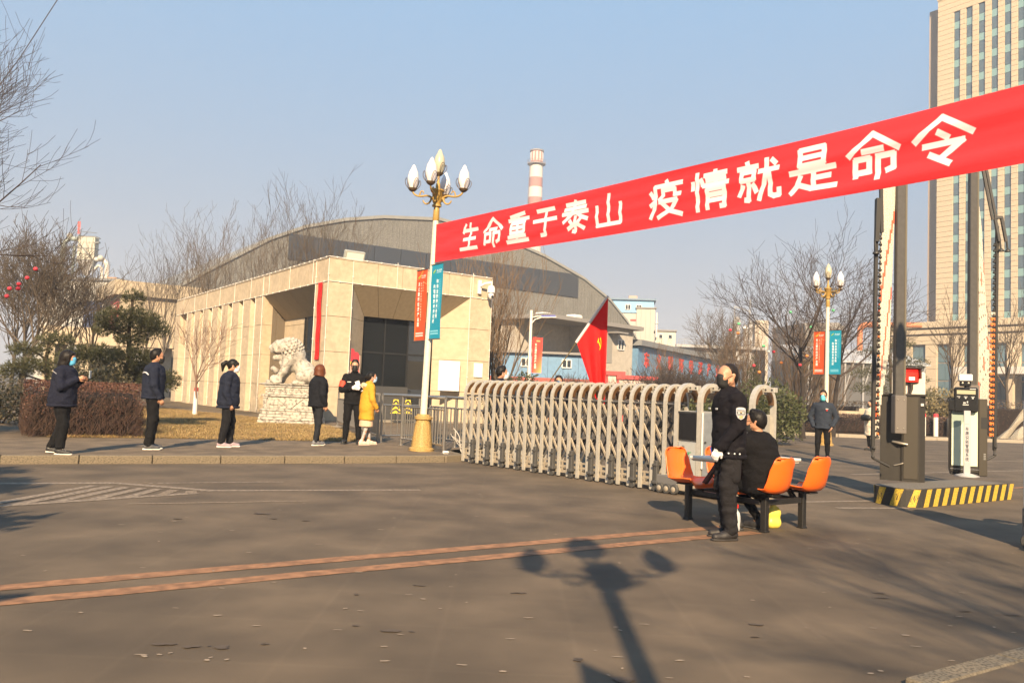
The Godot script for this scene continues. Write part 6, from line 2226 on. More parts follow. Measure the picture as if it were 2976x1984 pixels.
func seat_shell() -> MB:
	# a moulded shell: rows along the side profile, columns across
	var prof := [Vector2(0.235, 0.395), Vector2(0.225, 0.425), Vector2(0.18, 0.445), Vector2(0.10, 0.445), Vector2(0.0, 0.435), Vector2(-0.09, 0.432), Vector2(-0.15, 0.445), Vector2(-0.19, 0.485), Vector2(-0.215, 0.54), Vector2(-0.235, 0.61), Vector2(-0.25, 0.68), Vector2(-0.262, 0.745), Vector2(-0.27, 0.785), Vector2(-0.274, 0.81), Vector2(-0.276, 0.825)]
	var wid := [0.17, 0.185, 0.198, 0.208, 0.215, 0.218, 0.218, 0.215, 0.21, 0.205, 0.198, 0.188, 0.172, 0.145, 0.10]
	var m := prof.size()
	var nx := 14
	var P := func(r: int, c: int, off: float) -> Vector3:
		var u := -1.0 + 2.0 * c / nx
		var p: Vector2 = prof[r]
		var q0: Vector2 = prof[maxi(r - 1, 0)]
		var q1: Vector2 = prof[mini(r + 1, m - 1)]
		var tg := (q1 - q0).normalized()
		var nn := Vector2(tg.y, -tg.x)      # towards the sitter
		if nn.dot(Vector2(0.6, 1.0)) < 0:
			nn = -nn
		var lift := 0.055 * pow(absf(u), 2.6)
		if r > 6 and r < 11:
			lift = 0.07 * pow(absf(u), 2.2)
		if r < 2:
			lift *= 0.4
		var z := p.x + nn.x * (lift + off)
		var y := p.y + nn.y * (lift + off)
		return Vector3(u * wid[r], y, z)
	var mb := MB.new()
	for side in 2:
		var off := 0.0 if side == 0 else -0.009
		var k0 := mb.v.size()
		for r in m:
			for c in nx + 1:
				var a: Vector3 = P.call(mini(r + 1, m - 1), c, off) - P.call(maxi(r - 1, 0), c, off)
				var b: Vector3 = P.call(r, mini(c + 1, nx), off) - P.call(r, maxi(c - 1, 0), off)
				var nn := b.cross(a).normalized()
				if nn.dot(Vector3(0, 1, 0.6)) < 0:
					nn = -nn
				mb.vert(P.call(r, c, off), nn if side == 0 else -nn)
		for r in m - 1:
			for c in nx:
				var q := k0 + r * (nx + 1) + c
				var f := [q, q + 1, q + nx + 2, q + nx + 1]
				var nn := (mb.v[f[2]] - mb.v[f[0]]).cross(mb.v[f[1]] - mb.v[f[0]])
				if nn.dot(mb.n[q]) < 0:
					f = [f[3], f[2], f[1], f[0]]
				mb.i.append_array(PackedInt32Array([f[0], f[1], f[2], f[0], f[2], f[3]]))
	# rolled rim
	var ps := PackedVector3Array()
	var rs := PackedFloat32Array()
	for r in m:
		ps.append(P.call(r, 0, -0.004))
	for c in range(1, nx + 1):
		ps.append(P.call(m - 1, c, -0.004))
	for r in range(m - 2, -1, -1):
		ps.append(P.call(r, nx, -0.004))
	for c in range(nx - 1, -1, -1):
		ps.append(P.call(0, c, -0.004))
	for q in ps:
		rs.append(0.0085)
	mb.tube(ps, rs, 6, false)
	return mb

func build_canteen():
	var black := M("black frame paint", 0.018, 0.017, 0.016, 0.45, 0, "soft", 2.0)
	var orange := M("orange plastic", 0.80, 0.135, 0.012, 0.35)
	orange.clearcoat_enabled = true
	orange.clearcoat = 0.25
	orange.clearcoat_roughness = 0.3
	var o := thing("canteen_table_set", "black framed table set with white top and four orange shell seats", "table set", Vector3(2.785, 0, -9.63), 0.6435)
	var shell := seat_shell().mesh()
	for q in [[-0.37, -0.52, 0.0], [0.36, -0.52, 0.0], [-0.30, 0.52, PI], [0.40, 0.52, PI]]:
		var s := inst("seat", shell, orange, o)
		s.position = Vector3(q[0], 0, q[1])
		s.rotation.y = q[2]
		var br := MB.new()
		br.box(Vector3(0, 0.415, 0.0), Vector3(0.16, 0.02, 0.26), 0.004)
		part("bracket", br, black, s)
	for q in [[-0.37, -0.52], [0.36, -0.52], [-0.30, 0.50], [0.40, 0.50]]:
		var mb := MB.new()
		mb.box(Vector3(q[0], 0.2, q[1]), Vector3(0.07, 0.40, 0.07), 0.006)
		mb.box(Vector3(q[0], 0.01, q[1]), Vector3(0.085, 0.02, 0.085), 0.004)
		part("leg", mb, black, o)
	var fr := MB.new()
	for z in [-0.52, 0.50]:
		fr.box(Vector3(0.03, 0.32, z), Vector3(0.64, 0.06, 0.05), 0.005)
	for x in [-0.33, 0.38]:
		fr.box(Vector3(x, 0.32, -0.01), Vector3(0.05, 0.055, 0.96), 0.005)
	part("frame", fr, black, o)
	for x in [-0.30, 0.36]:
		for s in [-1.0, 1.0]:
			var mb := MB.new()
			mb.bar(Vector3(x, 0.33, s * 0.42), Vector3(x, 0.73, s * 0.12), 0.05, 0.05, Vector3(1, 0, 0), 0.004)
			part("strut", mb, black, o)
	bx("table_top", o, M("white laminate", 0.66, 0.62, 0.54, 0.35), -0.62, 0.66, 0.735, 0.77, -0.31, 0.31, 0.008)
	bx("table_edge", o, M("table edge strip", 0.5, 0.45, 0.36, 0.5), -0.6, 0.64, 0.715, 0.734, -0.29, 0.29)
	# things on and under it
	var blue := M("blue folder", 0.10, 0.30, 0.75, 0.4)
	var W := func(x: float, y: float, z: float) -> Vector3: return Vector3(2.785, y, -9.63) + Vector3(0.8, 0, -0.6) * x + Vector3(0.6, 0, 0.8) * z
	var f := thing("blue_folder", "open blue folder standing on the white table behind the guard", "folder", W.call(-0.30, 0.772, 0.02), 0.2)
	bx("cover", f, blue, -0.17, 0.17, 0.0, 0.008, -0.12, 0.12)
	var fc := MB.new()
	fc.face([Vector3(-0.17, 0.008, -0.12), Vector3(0.17, 0.008, -0.12), Vector3(0.17, 0.16, -0.2), Vector3(-0.02, 0.13, -0.19), Vector3(-0.17, 0.10, -0.18)], Vector3(0, 0.05, 5))
	part("raised_cover", fc, blue, f)
	bx("sheet", f, M("paper", 0.75, 0.75, 0.74, 0.8), -0.15, 0.15, 0.009, 0.013, -0.1, 0.1)
	var r := thing("red_cup", "small red cup at the right end of the white table", "cup", W.call(0.36, 0.772, 0.1))
	var rc := MB.new()
	rc.lathe([Vector2(0.001, 0.0), Vector2(0.035, 0.0), Vector2(0.042, 0.1), Vector2(0.038, 0.1), Vector2(0.033, 0.01)], 14)
	part("cup", rc, M("red plastic", 0.6, 0.04, 0.03, 0.4), r)
	var b := thing("spray_bottle", "white spray bottle with a red trigger head on the ground under the table", "bottle", Vector3(2.55, 0, -9.12), 0.5)
	var bm := MB.new()
	bm.lathe([Vector2(0.001, 0.0), Vector2(0.045, 0.0), Vector2(0.05, 0.02), Vector2(0.05, 0.15), Vector2(0.042, 0.19), Vector2(0.018, 0.22), Vector2(0.018, 0.235)], 14)
	part("bottle", bm, M("bottle white", 0.6, 0.62, 0.62, 0.4), b)
	var bh := MB.new()
	bh.box(Vector3(0, 0.26, -0.01), Vector3(0.03, 0.045, 0.08), 0.006)
	bh.bar(Vector3(0, 0.25, -0.045), Vector3(0, 0.2, -0.06), 0.014, 0.012, Vector3(1, 0, 0))
	part("trigger_head", bh, M("red plastic", 0.6, 0.04, 0.03, 0.4), b)
	var j := thing("yellow_can", "yellow plastic can with a red cap under the orange seats", "can", Vector3(3.05, 0, -9.38), 0.3)
	var s := Sdf.new()
	s.cap(Vector3(-0.03, 0.06, 0), Vector3(0.03, 0.06, 0), 0.065, 0.065, 0.03, Vector3(0, 0, 1), 1.2)
	s.cap(Vector3(-0.03, 0.17, 0), Vector3(0.03, 0.17, 0), 0.06, 0.06, 0.05, Vector3(0, 0, 1), 1.2)
	s.cap(Vector3(-0.02, 0.22, 0), Vector3(-0.02, 0.26, 0), 0.025, 0.025, 0.02)
	s.cap(Vector3(0.05, 0.22, 0), Vector3(0.0, 0.26, 0), 0.014, 0.014, 0.02)
	var jm := MB.new()
	s.mesh(0.009, jm)
	part("can", jm, M("yellow plastic", 0.75, 0.62, 0.10, 0.4), j)
	var jc := MB.new()
	jc.lathe([Vector2(0.03, 0.27), Vector2(0.032, 0.30), Vector2(0.001, 0.305)], 10, Vector3(-0.02, 0, 0))
	part("cap", jc, M("red plastic", 0.6, 0.04, 0.03, 0.4), j)
var HEAD: Basis

func hand_sdf(s: Sdf, w: Vector3, dir: Vector3, pn: Vector3, side: float, curl: float, sc: float, fat := 0.0):
	dir = dir.normalized()
	pn = (pn - dir * pn.dot(dir)).normalized()
	var ac := dir.cross(pn).normalized() * side
	s.cap(w - dir * 0.01 * sc, w + dir * 0.025 * sc, 0.026 * sc + fat, 0.026 * sc + fat, 0.02, pn, 1.25)
	s.cap(w + dir * 0.03 * sc, w + dir * 0.075 * sc, 0.033 * sc + fat, 0.036 * sc + fat, 0.015, pn, 2.0)
	s.cap(w + (dir * 0.084 + ac * 0.026) * sc, w + (dir * 0.080 - ac * 0.028) * sc, 0.0125 * sc + fat, 0.0115 * sc + fat, 0.01)
	var lens := [0.070, 0.079, 0.073, 0.057]
	for f in 4:
		var p := w + (dir * (0.088 - 0.004 * absf(f - 1.0)) + ac * (0.029 - 0.0195 * f)) * sc
		var d := (dir + ac * (0.06 - 0.05 * f)).normalized()
		for g in 3:
			var an: float = curl * [0.55, 1.0, 0.75][g] * (1.0 + 0.08 * f)
			d = (d * cos(an) + pn * sin(an)).normalized()
			var l: float = lens[f] * [0.46, 0.30, 0.24][g] * sc
			s.cap(p, p + d * l, (0.0092 - 0.0009 * g) * sc + fat, (0.0086 - 0.0011 * g) * sc + fat, 0.006)
			p += d * l
	var tb := w + (dir * 0.022 + ac * 0.026) * sc
	var td := (dir * 0.75 + ac * 0.62 + pn * 0.25).normalized()
	s.cap(tb, tb + td * 0.042 * sc, 0.0145 * sc + fat, 0.0115 * sc + fat, 0.012)
	tb += td * 0.042 * sc
	td = (td + dir * 0.4 + pn * curl * 0.5 - ac * 0.25).normalized()
	s.cap(tb, tb + td * 0.034 * sc, 0.011 * sc + fat, 0.0085 * sc + fat, 0.008)

# o: options; every joint is given for a 1.75 m figure that faces +z with its left hand at +x
func person(label: String, at: Vector3, yaw: float, H: float, o: Dictionary) -> Node3D:
	var sc := H / 1.75
	var P := thing("person", label, "person", at, yaw)
	var skin: Material = M("skin warm", 0.42, 0.215, 0.125, 0.5)
	var q: float = o.get("cell", 0.018)
	var sit: bool = o.get("sit", false)
	var wide: float = o.get("wide", 1.0)
	var hip := Vector3(0, 0.93, 0) if not sit else Vector3(0, 0.50, 0)
	var lean: Vector3 = o.get("lean", Vector3(0, 0, 0))
	var chest := hip + Vector3(0, 0.38, 0) + lean * 0.7
	var sho := hip + Vector3(0, 0.485, -0.01) + lean
	var neck := hip + Vector3(0, 0.55, 0.0) + lean
	var hc: Vector3 = hip + Vector3(0, 0.70, 0.03) + lean + o.get("head_off", Vector3())
	var hb := Basis.from_euler(Vector3(o.get("nod", 0.0), o.get("turn", 0.0), o.get("tilt", 0.0)))
	var st := [] # per side: shoulder, elbow, wrist, hip, knee, ankle, toe
	for k in 2:
		var sg := 1.0 if k == 0 else -1.0
		var key := "L" if k == 0 else "R"
		var S := sho + Vector3(sg * 0.175 * wide, -0.02, 0)
		var E: Vector3 = o.get("elbow" + key, S + Vector3(sg * 0.035, -0.285, -0.02))
		var W: Vector3 = o.get("wrist" + key, E + Vector3(-sg * 0.005, -0.245, 0.05))
		var Hp := hip + Vector3(sg * 0.09 * wide, -0.02, 0)
		var A: Vector3 = o.get("ankle" + key, Vector3(sg * 0.10, 0.085, -0.03))
		var Kn: Vector3 = o.get("knee" + key, (Hp + A) * 0.5 + Vector3(0, 0.03, 0.035))
		var T: Vector3 = o.get("toe" + key, Vector3(sg * 0.035, 0, 1.0))
		st.append({"s": S, "e": E, "w": W, "h": Hp, "k": Kn, "a": A, "t": T.normalized(), "sg": sg, "hd": o.get("hand" + key, (W - E).normalized()), "pn": o.get("palm" + key, Vector3(-sg, 0, 0.15)), "curl": o.get("curl" + key, 0.35)})
	var X := Transform3D(Basis().scaled(Vector3.ONE * sc), Vector3())
	var glove: bool = o.get("gloves", false)
	# ---------------- the body: one surface with head and hands of finer grain
	var body := MB.new()
	body.t = X
	var s := Sdf.new()
	s.cap(hip + Vector3(-0.06, 0, 0), hip + Vector3(0.06, 0, 0), 0.11, 0.11, 0.04, Vector3(0, 0, 1), 1.2)
	s.cap(hip + Vector3(0, 0.05, 0), chest, 0.115, 0.13, 0.05, Vector3(0, 0, 1), 1.3)
	s.cap(sho + Vector3(-0.13, 0, 0), sho + Vector3(0.13, 0, 0), 0.055, 0.055, 0.05)
	s.cap(neck + Vector3(0, -0.03, 0), hc + Vector3(0, -0.07, -0.02), 0.056, 0.05, 0.03)
	for g in st:
		s.cap(g.s, g.e, 0.048, 0.038, 0.03)
		s.cap(g.e, g.w, 0.038, 0.027, 0.02)
		s.cap(g.h, g.k, 0.078, 0.052, 0.04)
		s.cap(g.k, g.a, 0.05, 0.034, 0.03)
		s.cap(g.a, g.a + g.t * 0.1 - Vector3(0, 0.04, 0), 0.035, 0.03, 0.03)
	s.mesh(0.022, body)
	# head
	var h := Sdf.new()
	h.x = Transform3D(hb.scaled(Vector3.ONE * o.get("head", 0.97)), hc)
	h.cap(Vector3(0, 0.035, -0.02), Vector3(0, 0.035, -0.02), 0.094, 0.094, 0.02, Vector3(1, 0, 0), 1.2)
	h.cap(Vector3(0, 0.03, 0.028), Vector3(0, -0.05, 0.035), 0.071, 0.058, 0.04, Vector3(1, 0, 0), 1.05)
	h.cap(Vector3(0, -0.085, 0.05), Vector3(0, -0.088, 0.06), 0.036, 0.028, 0.04)
	h.cap(Vector3(-0.05, -0.05, 0.0), Vector3(0.05, -0.05, 0.0), 0.032, 0.032, 0.03)
	h.cap(Vector3(-0.03, 0.022, 0.08), Vector3(0.03, 0.022, 0.08), 0.016, 0.016, 0.02)
	h.cap(Vector3(0, 0.01, 0.095), Vector3(0, -0.03, 0.108), 0.010, 0.014, 0.015)
	h.cap(Vector3(-0.034, -0.02, 0.072), Vector3(0.034, -0.02, 0.072), 0.028, 0.028, 0.03)
	h.cap(Vector3(0, -0.062, 0.088), Vector3(0, -0.062, 0.09), 0.02, 0.02, 0.02)
	h.cap(Vector3(0, -0.05, -0.03), Vector3(0, -0.13, -0.03), 0.054, 0.054, 0.03)
	for sg in [-1.0, 1.0]:
		h.cap(Vector3(sg * 0.033, 0.004, 0.093), Vector3(sg * 0.033, 0.004, 0.10), 0.014, 0.016, 0.01, Vector3(0, 1, 0), 1.3, true)
		h.cap(Vector3(sg * 0.083, 0.012, -0.012), Vector3(sg * 0.078, -0.03, -0.002), 0.02, 0.014, 0.008, Vector3(1, 0, 0.4), 2.2)
	h.mesh(0.0055 if q < 0.016 else 0.009, body)
	for g in st:
		if o.get("hide" + ("L" if g.sg > 0 else "R"), false):
			continue
		var hs := Sdf.new()
		hand_sdf(hs, g.w, g.hd, g.pn, g.sg, g.curl, 0.95)
		hs.mesh(0.0055 if q < 0.016 else 0.0075, body)
	part("body", body, skin, P)
	# eyes and brows
	var fx := func(p: Vector3) -> Vector3: return hc + hb * (p * o.get("head", 0.97))
	if not o.get("sunglasses", false):
		for sg in [-1.0, 1.0]:
			var em := MB.new()
			em.t = X
			em.ball(fx.call(Vector3(sg * 0.033, 0.004, 0.083)), Vector3(0.014, 0.010, 0.012), 8, 6)
			part("eye", em, M("eye white", 0.55, 0.5, 0.46, 0.3), P)
			var pm := MB.new()
			pm.t = X
			pm.ball(fx.call(Vector3(sg * 0.033, 0.004, 0.0905)), Vector3(0.0065, 0.0065, 0.006), 8, 6)
			part("iris", pm, M("iris dark", 0.012, 0.008, 0.006, 0.2), P)
			var bm := MB.new()
			bm.t = X
			bm.tube(PackedVector3Array([fx.call(Vector3(sg * 0.014, 0.026, 0.096)), fx.call(Vector3(sg * 0.034, 0.032, 0.092)), fx.call(Vector3(sg * 0.052, 0.026, 0.078))]), PackedFloat32Array([0.005, 0.006, 0.003]), 5)
			part("eyebrow", bm, M("brow dark", 0.015, 0.011, 0.009, 0.8), P)
	else:
		var gm := MB.new()
		gm.t = X
		for sg in [-1.0, 1.0]:
			gm.ball(fx.call(Vector3(sg * 0.036, 0.004, 0.098)), Vector3(0.031, 0.022, 0.010), 10, 6)
			gm.rod(fx.call(Vector3(sg * 0.066, 0.01, 0.09)), fx.call(Vector3(sg * 0.084, 0.01, 0.0)), 0.004, 5)
		gm.rod(fx.call(Vector3(-0.015, 0.008, 0.104)), fx.call(Vector3(0.015, 0.008, 0.104)), 0.004, 5)
		part("sunglasses", gm, M("sunglass black", 0.008, 0.008, 0.008, 0.1), P)
	if o.get("glasses", false):
		var gm := MB.new()
		gm.t = X
		for sg in [-1.0, 1.0]:
			var ps := PackedVector3Array()
			var rs := PackedFloat32Array()
			for k in 13:
				var an := TAU * k / 12
				ps.append(fx.call(Vector3(sg * 0.035 + cos(an) * 0.027, 0.002 + sin(an) * 0.019, 0.105)))
				rs.append(0.003)
			gm.tube(ps, rs, 5, false)
			gm.rod(fx.call(Vector3(sg * 0.062, 0.006, 0.1)), fx.call(Vector3(sg * 0.084, 0.012, -0.01)), 0.003, 5)
		part("spectacles", gm, M("spectacle frame", 0.03, 0.025, 0.022, 0.3), P)
	# ---------------- mask
	if o.has("mask"):
		var mc: Color = o.mask
		var m := Sdf.new()
		m.x = h.x
		var puff: float = 0.012 if o.get("cup_mask", false) else 0.0
		m.cap(Vector3(0, -0.015, 0.045), Vector3(0, -0.075, 0.045), 0.074, 0.062, 0.03, Vector3(1, 0, 0), 1.08)
		m.cap(Vector3(0, -0.018, 0.09), Vector3(0, -0.07, 0.085), 0.030 + puff, 0.032 + puff, 0.03)
		m.cut(Vector3(0, 0.75, -0.66), Vector3(0, -0.002, 0.075))
		m.cut(Vector3(0, -1, 0.15), Vector3(0, -0.128, 0.05))
		m.cut(Vector3(0, 0.1, -1), Vector3(0, -0.05, 0.028))
		var mm := MB.new()
		mm.t = X
		m.mesh(0.006 if q < 0.016 else 0.009, mm)
		var mk := part("mask", mm, M("mask %s" % mc.to_html(), mc.r, mc.g, mc.b, 0.7), P)
		for sg in [-1.0, 1.0]:
			var sm := MB.new()
			sm.t = X
			sm.tube(PackedVector3Array([fx.call(Vector3(sg * 0.066, -0.02, 0.055)), fx.call(Vector3(sg * 0.086, 0.012, 0.0)), fx.call(Vector3(sg * 0.088, 0.015, -0.018)), fx.call(Vector3(sg * 0.082, -0.03, -0.012)), fx.call(Vector3(sg * 0.066, -0.085, 0.045))]), PackedFloat32Array([0.003, 0.003, 0.003, 0.003, 0.003]), 5)
			part("ear_loop", sm, M("mask %s" % mc.to_html(), mc.r, mc.g, mc.b, 0.7), mk)
	# ---------------- hair
	var style: String = o.get("hair", "short")
	var hcol: Color = o.get("hair_color", Color(0.012, 0.010, 0.009))
	var hm := M("hair %s" % hcol.to_html(), hcol.r, hcol.g, hcol.b, 0.5, 0, "streak", 6.0)
	hm.metallic_specular = 0.3
	var fn := FastNoiseLite.new()
	fn.frequency = 60.0
	fn.seed = 2
	var r := Sdf.new()
	r.x = h.x
	r.noise = fn
	r.amp = 0.002 if style == "buzz" else 0.006
	var th: float = {"buzz": 0.004, "short": 0.012, "bob": 0.02, "pony": 0.011, "long": 0.016, "bun": 0.011}[style]
	r.cap(Vector3(0, 0.038, -0.022), Vector3(0, 0.038, -0.022), 0.096 + th, 0.096 + th, 0.02, Vector3(1, 0, 0), 1.18)
	if style == "short" or style == "buzz":
		r.cap(Vector3(0, -0.02, -0.05), Vector3(0, -0.06, -0.05), 0.066 + th * 0.5, 0.056, 0.03, Vector3(1, 0, 0), 0.95)
		if style == "short":
			r.cap(Vector3(-0.03, 0.12, 0.03), Vector3(0.03, 0.122, 0.03), 0.03, 0.03, 0.03)
		r.cut(Vector3(0, -0.62, 0.79), Vector3(0, 0.070, 0.078))
		r.cut(Vector3(0, -1, 0.4), Vector3(0, -0.065, -0.07))
	elif style == "bob":
		r.cap(Vector3(0, 0.0, -0.022), Vector3(0, -0.16, -0.03), 0.116, 0.142, 0.05, Vector3(1, 0, 0), 1.02)
		r.cut(Vector3(0, 0, 1), Vector3(0, 0, 0.066))
		r.cut(Vector3(0, -1, -0.15), Vector3(0, -0.125, 0))
		r.cap(Vector3(0, -0.02, 0.11), Vector3(0, -0.12, 0.11), 0.07, 0.07, 0.01, Vector3(0, 0, 1), 1.0, true)
	elif style == "pony":
		r.cap(Vector3(0, 0.03, -0.11), Vector3(0, 0.06, -0.16), 0.03, 0.034, 0.02)
		r.cap(Vector3(0, 0.06, -0.16), Vector3(0, 0.0, -0.205), 0.036, 0.046, 0.02)
		r.cap(Vector3(0, 0.0, -0.205), Vector3(0, -0.13, -0.20), 0.046, 0.018, 0.02)
		r.cap(Vector3(0, -0.01, -0.05), Vector3(0, -0.05, -0.05), 0.072, 0.05, 0.03)
		r.cap(Vector3(-0.045, 0.06, 0.075), Vector3(0.045, 0.06, 0.075), 0.03, 0.03, 0.02)
		for sg in [-1.0, 1.0]:
			r.cap(Vector3(sg * 0.07, 0.05, 0.05), Vector3(sg * 0.076, -0.04, 0.045), 0.016, 0.008, 0.015)
		r.cut(Vector3(0, -0.55, 0.83), Vector3(0, 0.035, 0.085))
	elif style == "bun":
		r.cap(Vector3(0, 0.02, -0.12), Vector3(0, -0.0, -0.15), 0.045, 0.035, 0.03)
		r.cap(Vector3(0, -0.03, -0.09), Vector3(0.02, -0.22, -0.10), 0.04, 0.02, 0.03)
		r.cap(Vector3(0.05, -0.03, -0.05), Vector3(0.07, -0.25, -0.04), 0.025, 0.014, 0.03)
		r.cap(Vector3(0, -0.01, -0.05), Vector3(0, -0.06, -0.05), 0.072, 0.05, 0.03)
		r.cut(Vector3(0, -0.62, 0.78), Vector3(0, 0.05, 0.075))
	elif style == "long":
		r.cap(Vector3(0, 0.0, -0.04), Vector3(0, -0.16, -0.06), 0.108, 0.10, 0.05, Vector3(1, 0, 0), 1.1)
		r.cap(Vector3(0, -0.12, -0.08), Vector3(0, -0.22, -0.12), 0.09, 0.05, 0.05)
		for sg in [-1.0, 1.0]:
			r.cap(Vector3(sg * 0.075, 0.05, 0.04), Vector3(sg * 0.085, -0.10, 0.04), 0.02, 0.012, 0.03)
		r.cap(Vector3(-0.04, 0.08, 0.07), Vector3(0.04, 0.08, 0.07), 0.028, 0.028, 0.02)
		r.cut(Vector3(0, -0.35, 0.94), Vector3(0, 0.03, 0.085))
	var hmb := MB.new()
	hmb.t = X
	r.mesh(0.007 if q < 0.016 else 0.010, hmb)
	part("hair", hmb, hm, P)
	# ---------------- clothes
	var cn := FastNoiseLite.new()
	cn.frequency = 5.5
	cn.fractal_octaves = 3
	cn.seed = int(absf(at.x * 13.0)) + 3
	var jc: Color = o.get("jacket", Color(0.012, 0.013, 0.022))
	var jm := M("jacket %s" % jc.to_html(), jc.r, jc.g, jc.b, 0.85, 0, "soft", 2.0, "cloth", 0.5)
	jm.rim_enabled = true
	jm.rim = 0.03
	jm.metallic_specular = 0.22
	var j := Sdf.new()
	j.noise = cn
	j.amp = o.get("wrinkle", 0.016)
	j.freq = Vector3(1.0, 1.7, 1.0)
	var bulk: float = o.get("bulk", 0.0)
	var hem: float = o.get("hem", 0.80) - 0.93 + hip.y
	var w0: float = (0.185 + bulk) * wide
	j.cap(Vector3(hip.x, hip.y - 0.02, hip.z), chest, w0 + o.get("flare", 0.0), w0 + 0.005, 0.05, Vector3(0, 0, 1), o.get("flat", 1.42))
	if sit:
		j.cap(hip + Vector3(0, 0.02, -0.06), hip + Vector3(0, 0.30, -0.05), 0.17, 0.16, 0.05)
	if hem < hip.y - 0.2:
		j.cap(Vector3(0, hem + 0.02, 0.0), hip, w0 + o.get("flare", 0.0), w0, 0.05, Vector3(0, 0, 1), 1.3)
	j.cap(sho + Vector3(-0.12 * wide, -0.035, -0.01), sho + Vector3(0.12 * wide, -0.035, -0.01), 0.078 + bulk, 0.078 + bulk, 0.06)
	j.cap(neck + Vector3(0, -0.05, -0.005), neck + Vector3(0, 0.035, 0.008), 0.082, 0.070, 0.03)
	for g in st:
		j.cap(g.s, g.e, 0.070 + minf(bulk, 0.014), 0.058 + minf(bulk, 0.012), 0.018)
		j.cap(g.e, g.w.lerp(g.e, 0.06), 0.057 + minf(bulk, 0.012), 0.046 + minf(bulk, 0.01), 0.016)
	j.cut(Vector3(0, -1, 0), Vector3(0, hem, 0))
	j.cut(Vector3(0, 1, -0.15), neck + Vector3(0, 0.055, 0))
	var jmb := MB.new()
	jmb.t = X
	j.mesh(q, jmb)
	var jk := part(o.get("jacket_name", "jacket"), jmb, jm, P)
	if not sit and hem > 0.74:
		var wb := MB.new()
		wb.t = X
		var ps := PackedVector3Array()
		var rs := PackedFloat32Array()
		var wr: float = w0 + o.get("flare", 0.0) - 0.012
		for k in 25:
			var an := TAU * k / 24.0
			ps.append(Vector3(cos(an) * wr, hem + 0.028 + 0.004 * sin(an * 5.0), sin(an) * wr / o.get("flat", 1.42)))
			rs.append(0.024 + 0.003 * sin(an * 9.0))
		wb.tube(ps, rs, 7, false)
		part("waistband", wb, jm, jk)
	var tc: Color = o.get("trousers", Color(0.012, 0.012, 0.013))
	var tm := M("trousers %s" % tc.to_html(), tc.r, tc.g, tc.b, 0.85, 0, "soft", 2.0, "cloth", 0.4)
	tm.metallic_specular = 0.22
	var t := Sdf.new()
	t.noise = cn
	t.amp = o.get("leg_wrinkle", 0.012)
	t.freq = Vector3(1.0, 1.8, 1.0)
	var lw: float = o.get("loose", 0.0)
	t.cap(hip + Vector3(-0.06 * wide, 0, 0), hip + Vector3(0.06 * wide, 0, 0), 0.128 * wide, 0.128 * wide, 0.05, Vector3(0, 0, 1), 1.15)
	for g in st:
		t.cap(g.h, g.k, 0.092 + lw * 0.7, 0.066 + lw, 0.04)
		t.cap(g.k, g.a + Vector3(0, 0.02, 0), 0.064 + lw, 0.045 + lw, 0.03)
	t.cut(Vector3(0, -1, 0), Vector3(0, o.get("cuff", 0.055), 0))
	var tmb := MB.new()
	tmb.t = X
	t.mesh(q, tmb)
	part("trousers", tmb, tm, P)
	# ---------------- shoes
	var shc: Color = o.get("shoe", Color(0.012, 0.012, 0.012))
	var slc: Color = o.get("sole", Color(0.02, 0.02, 0.02))
	for g in st:
		var f := Vector3(g.a.x, 0, g.a.z)
		var tt: Vector3 = Vector3(g.t.x, 0, g.t.z).normalized()
		var up: float = g.a.y - 0.085
		f.y = up
		var sh := Sdf.new()
		sh.cap(f - tt * 0.035 + Vector3(0, 0.055, 0), f + tt * 0.06 + Vector3(0, 0.05, 0), 0.046, 0.046, 0.03)
		sh.cap(f + tt * 0.05 + Vector3(0, 0.04, 0), f + tt * 0.165 + Vector3(0, 0.035, 0), 0.047, 0.04, 0.03)
		sh.cap(f - tt * 0.02 + Vector3(0, 0.06, 0), f - tt * 0.01 + Vector3(0, 0.105, 0), 0.045, 0.043, 0.02)
		sh.cut(Vector3(0, -1, 0), f + Vector3(0, 0.018, 0))
		var sm := MB.new()
		sm.t = X
		sh.mesh(0.011, sm)
		var sp := part("shoe", sm, M("shoe %s" % shc.to_html(), shc.r, shc.g, shc.b, 0.6), P)
		var so := Sdf.new()
		so.cap(f - tt * 0.04, f + tt * 0.05, 0.046, 0.042, 0.02)
		so.cap(f + tt * 0.05, f + tt * 0.175, 0.049, 0.042, 0.02)
		so.cut(Vector3(0, 1, 0), f + Vector3(0, o.get("sole_h", 0.024), 0))
		so.cut(Vector3(0, -1, 0), f + Vector3(0, 0.0, 0))
		var sm2 := MB.new()
		sm2.t = X
		so.mesh(0.0105, sm2)
		part("sole", sm2, M("sole %s" % slc.to_html(), slc.r, slc.g, slc.b, 0.7), sp)
		if o.has("laces"):
			var lm := MB.new()
			lm.t = X
			var ac := Vector3(-tt.z, 0, tt.x)
			for k in 4:
				var p := f + tt * (0.035 + 0.025 * k) + Vector3(0, 0.103 - 0.008 * k, 0)
				lm.rod(p - ac * 0.024 - Vector3(0, 0.008, 0), p + ac * 0.024, 0.005, 4)
			part("lace", lm, M("lace white", 0.6, 0.58, 0.55, 0.8), sp)
	# ---------------- gloves
	if glove:
		for g in st:
			var gs := Sdf.new()
			hand_sdf(gs, g.w, g.hd, g.pn, g.sg, g.curl, 0.95, 0.0035)
			gs.cap(g.w - g.hd * 0.05, g.w + g.hd * 0.01, 0.034, 0.034, 0.02)
			var gm := MB.new()
			gm.t = X
			gs.mesh(0.0055 if q < 0.016 else 0.008, gm)
			part("glove", gm, M("white glove", 0.68, 0.64, 0.64, 0.8), P)
	P.set_meta("figure", [sc])
	P.remove_meta("figure")
	return P

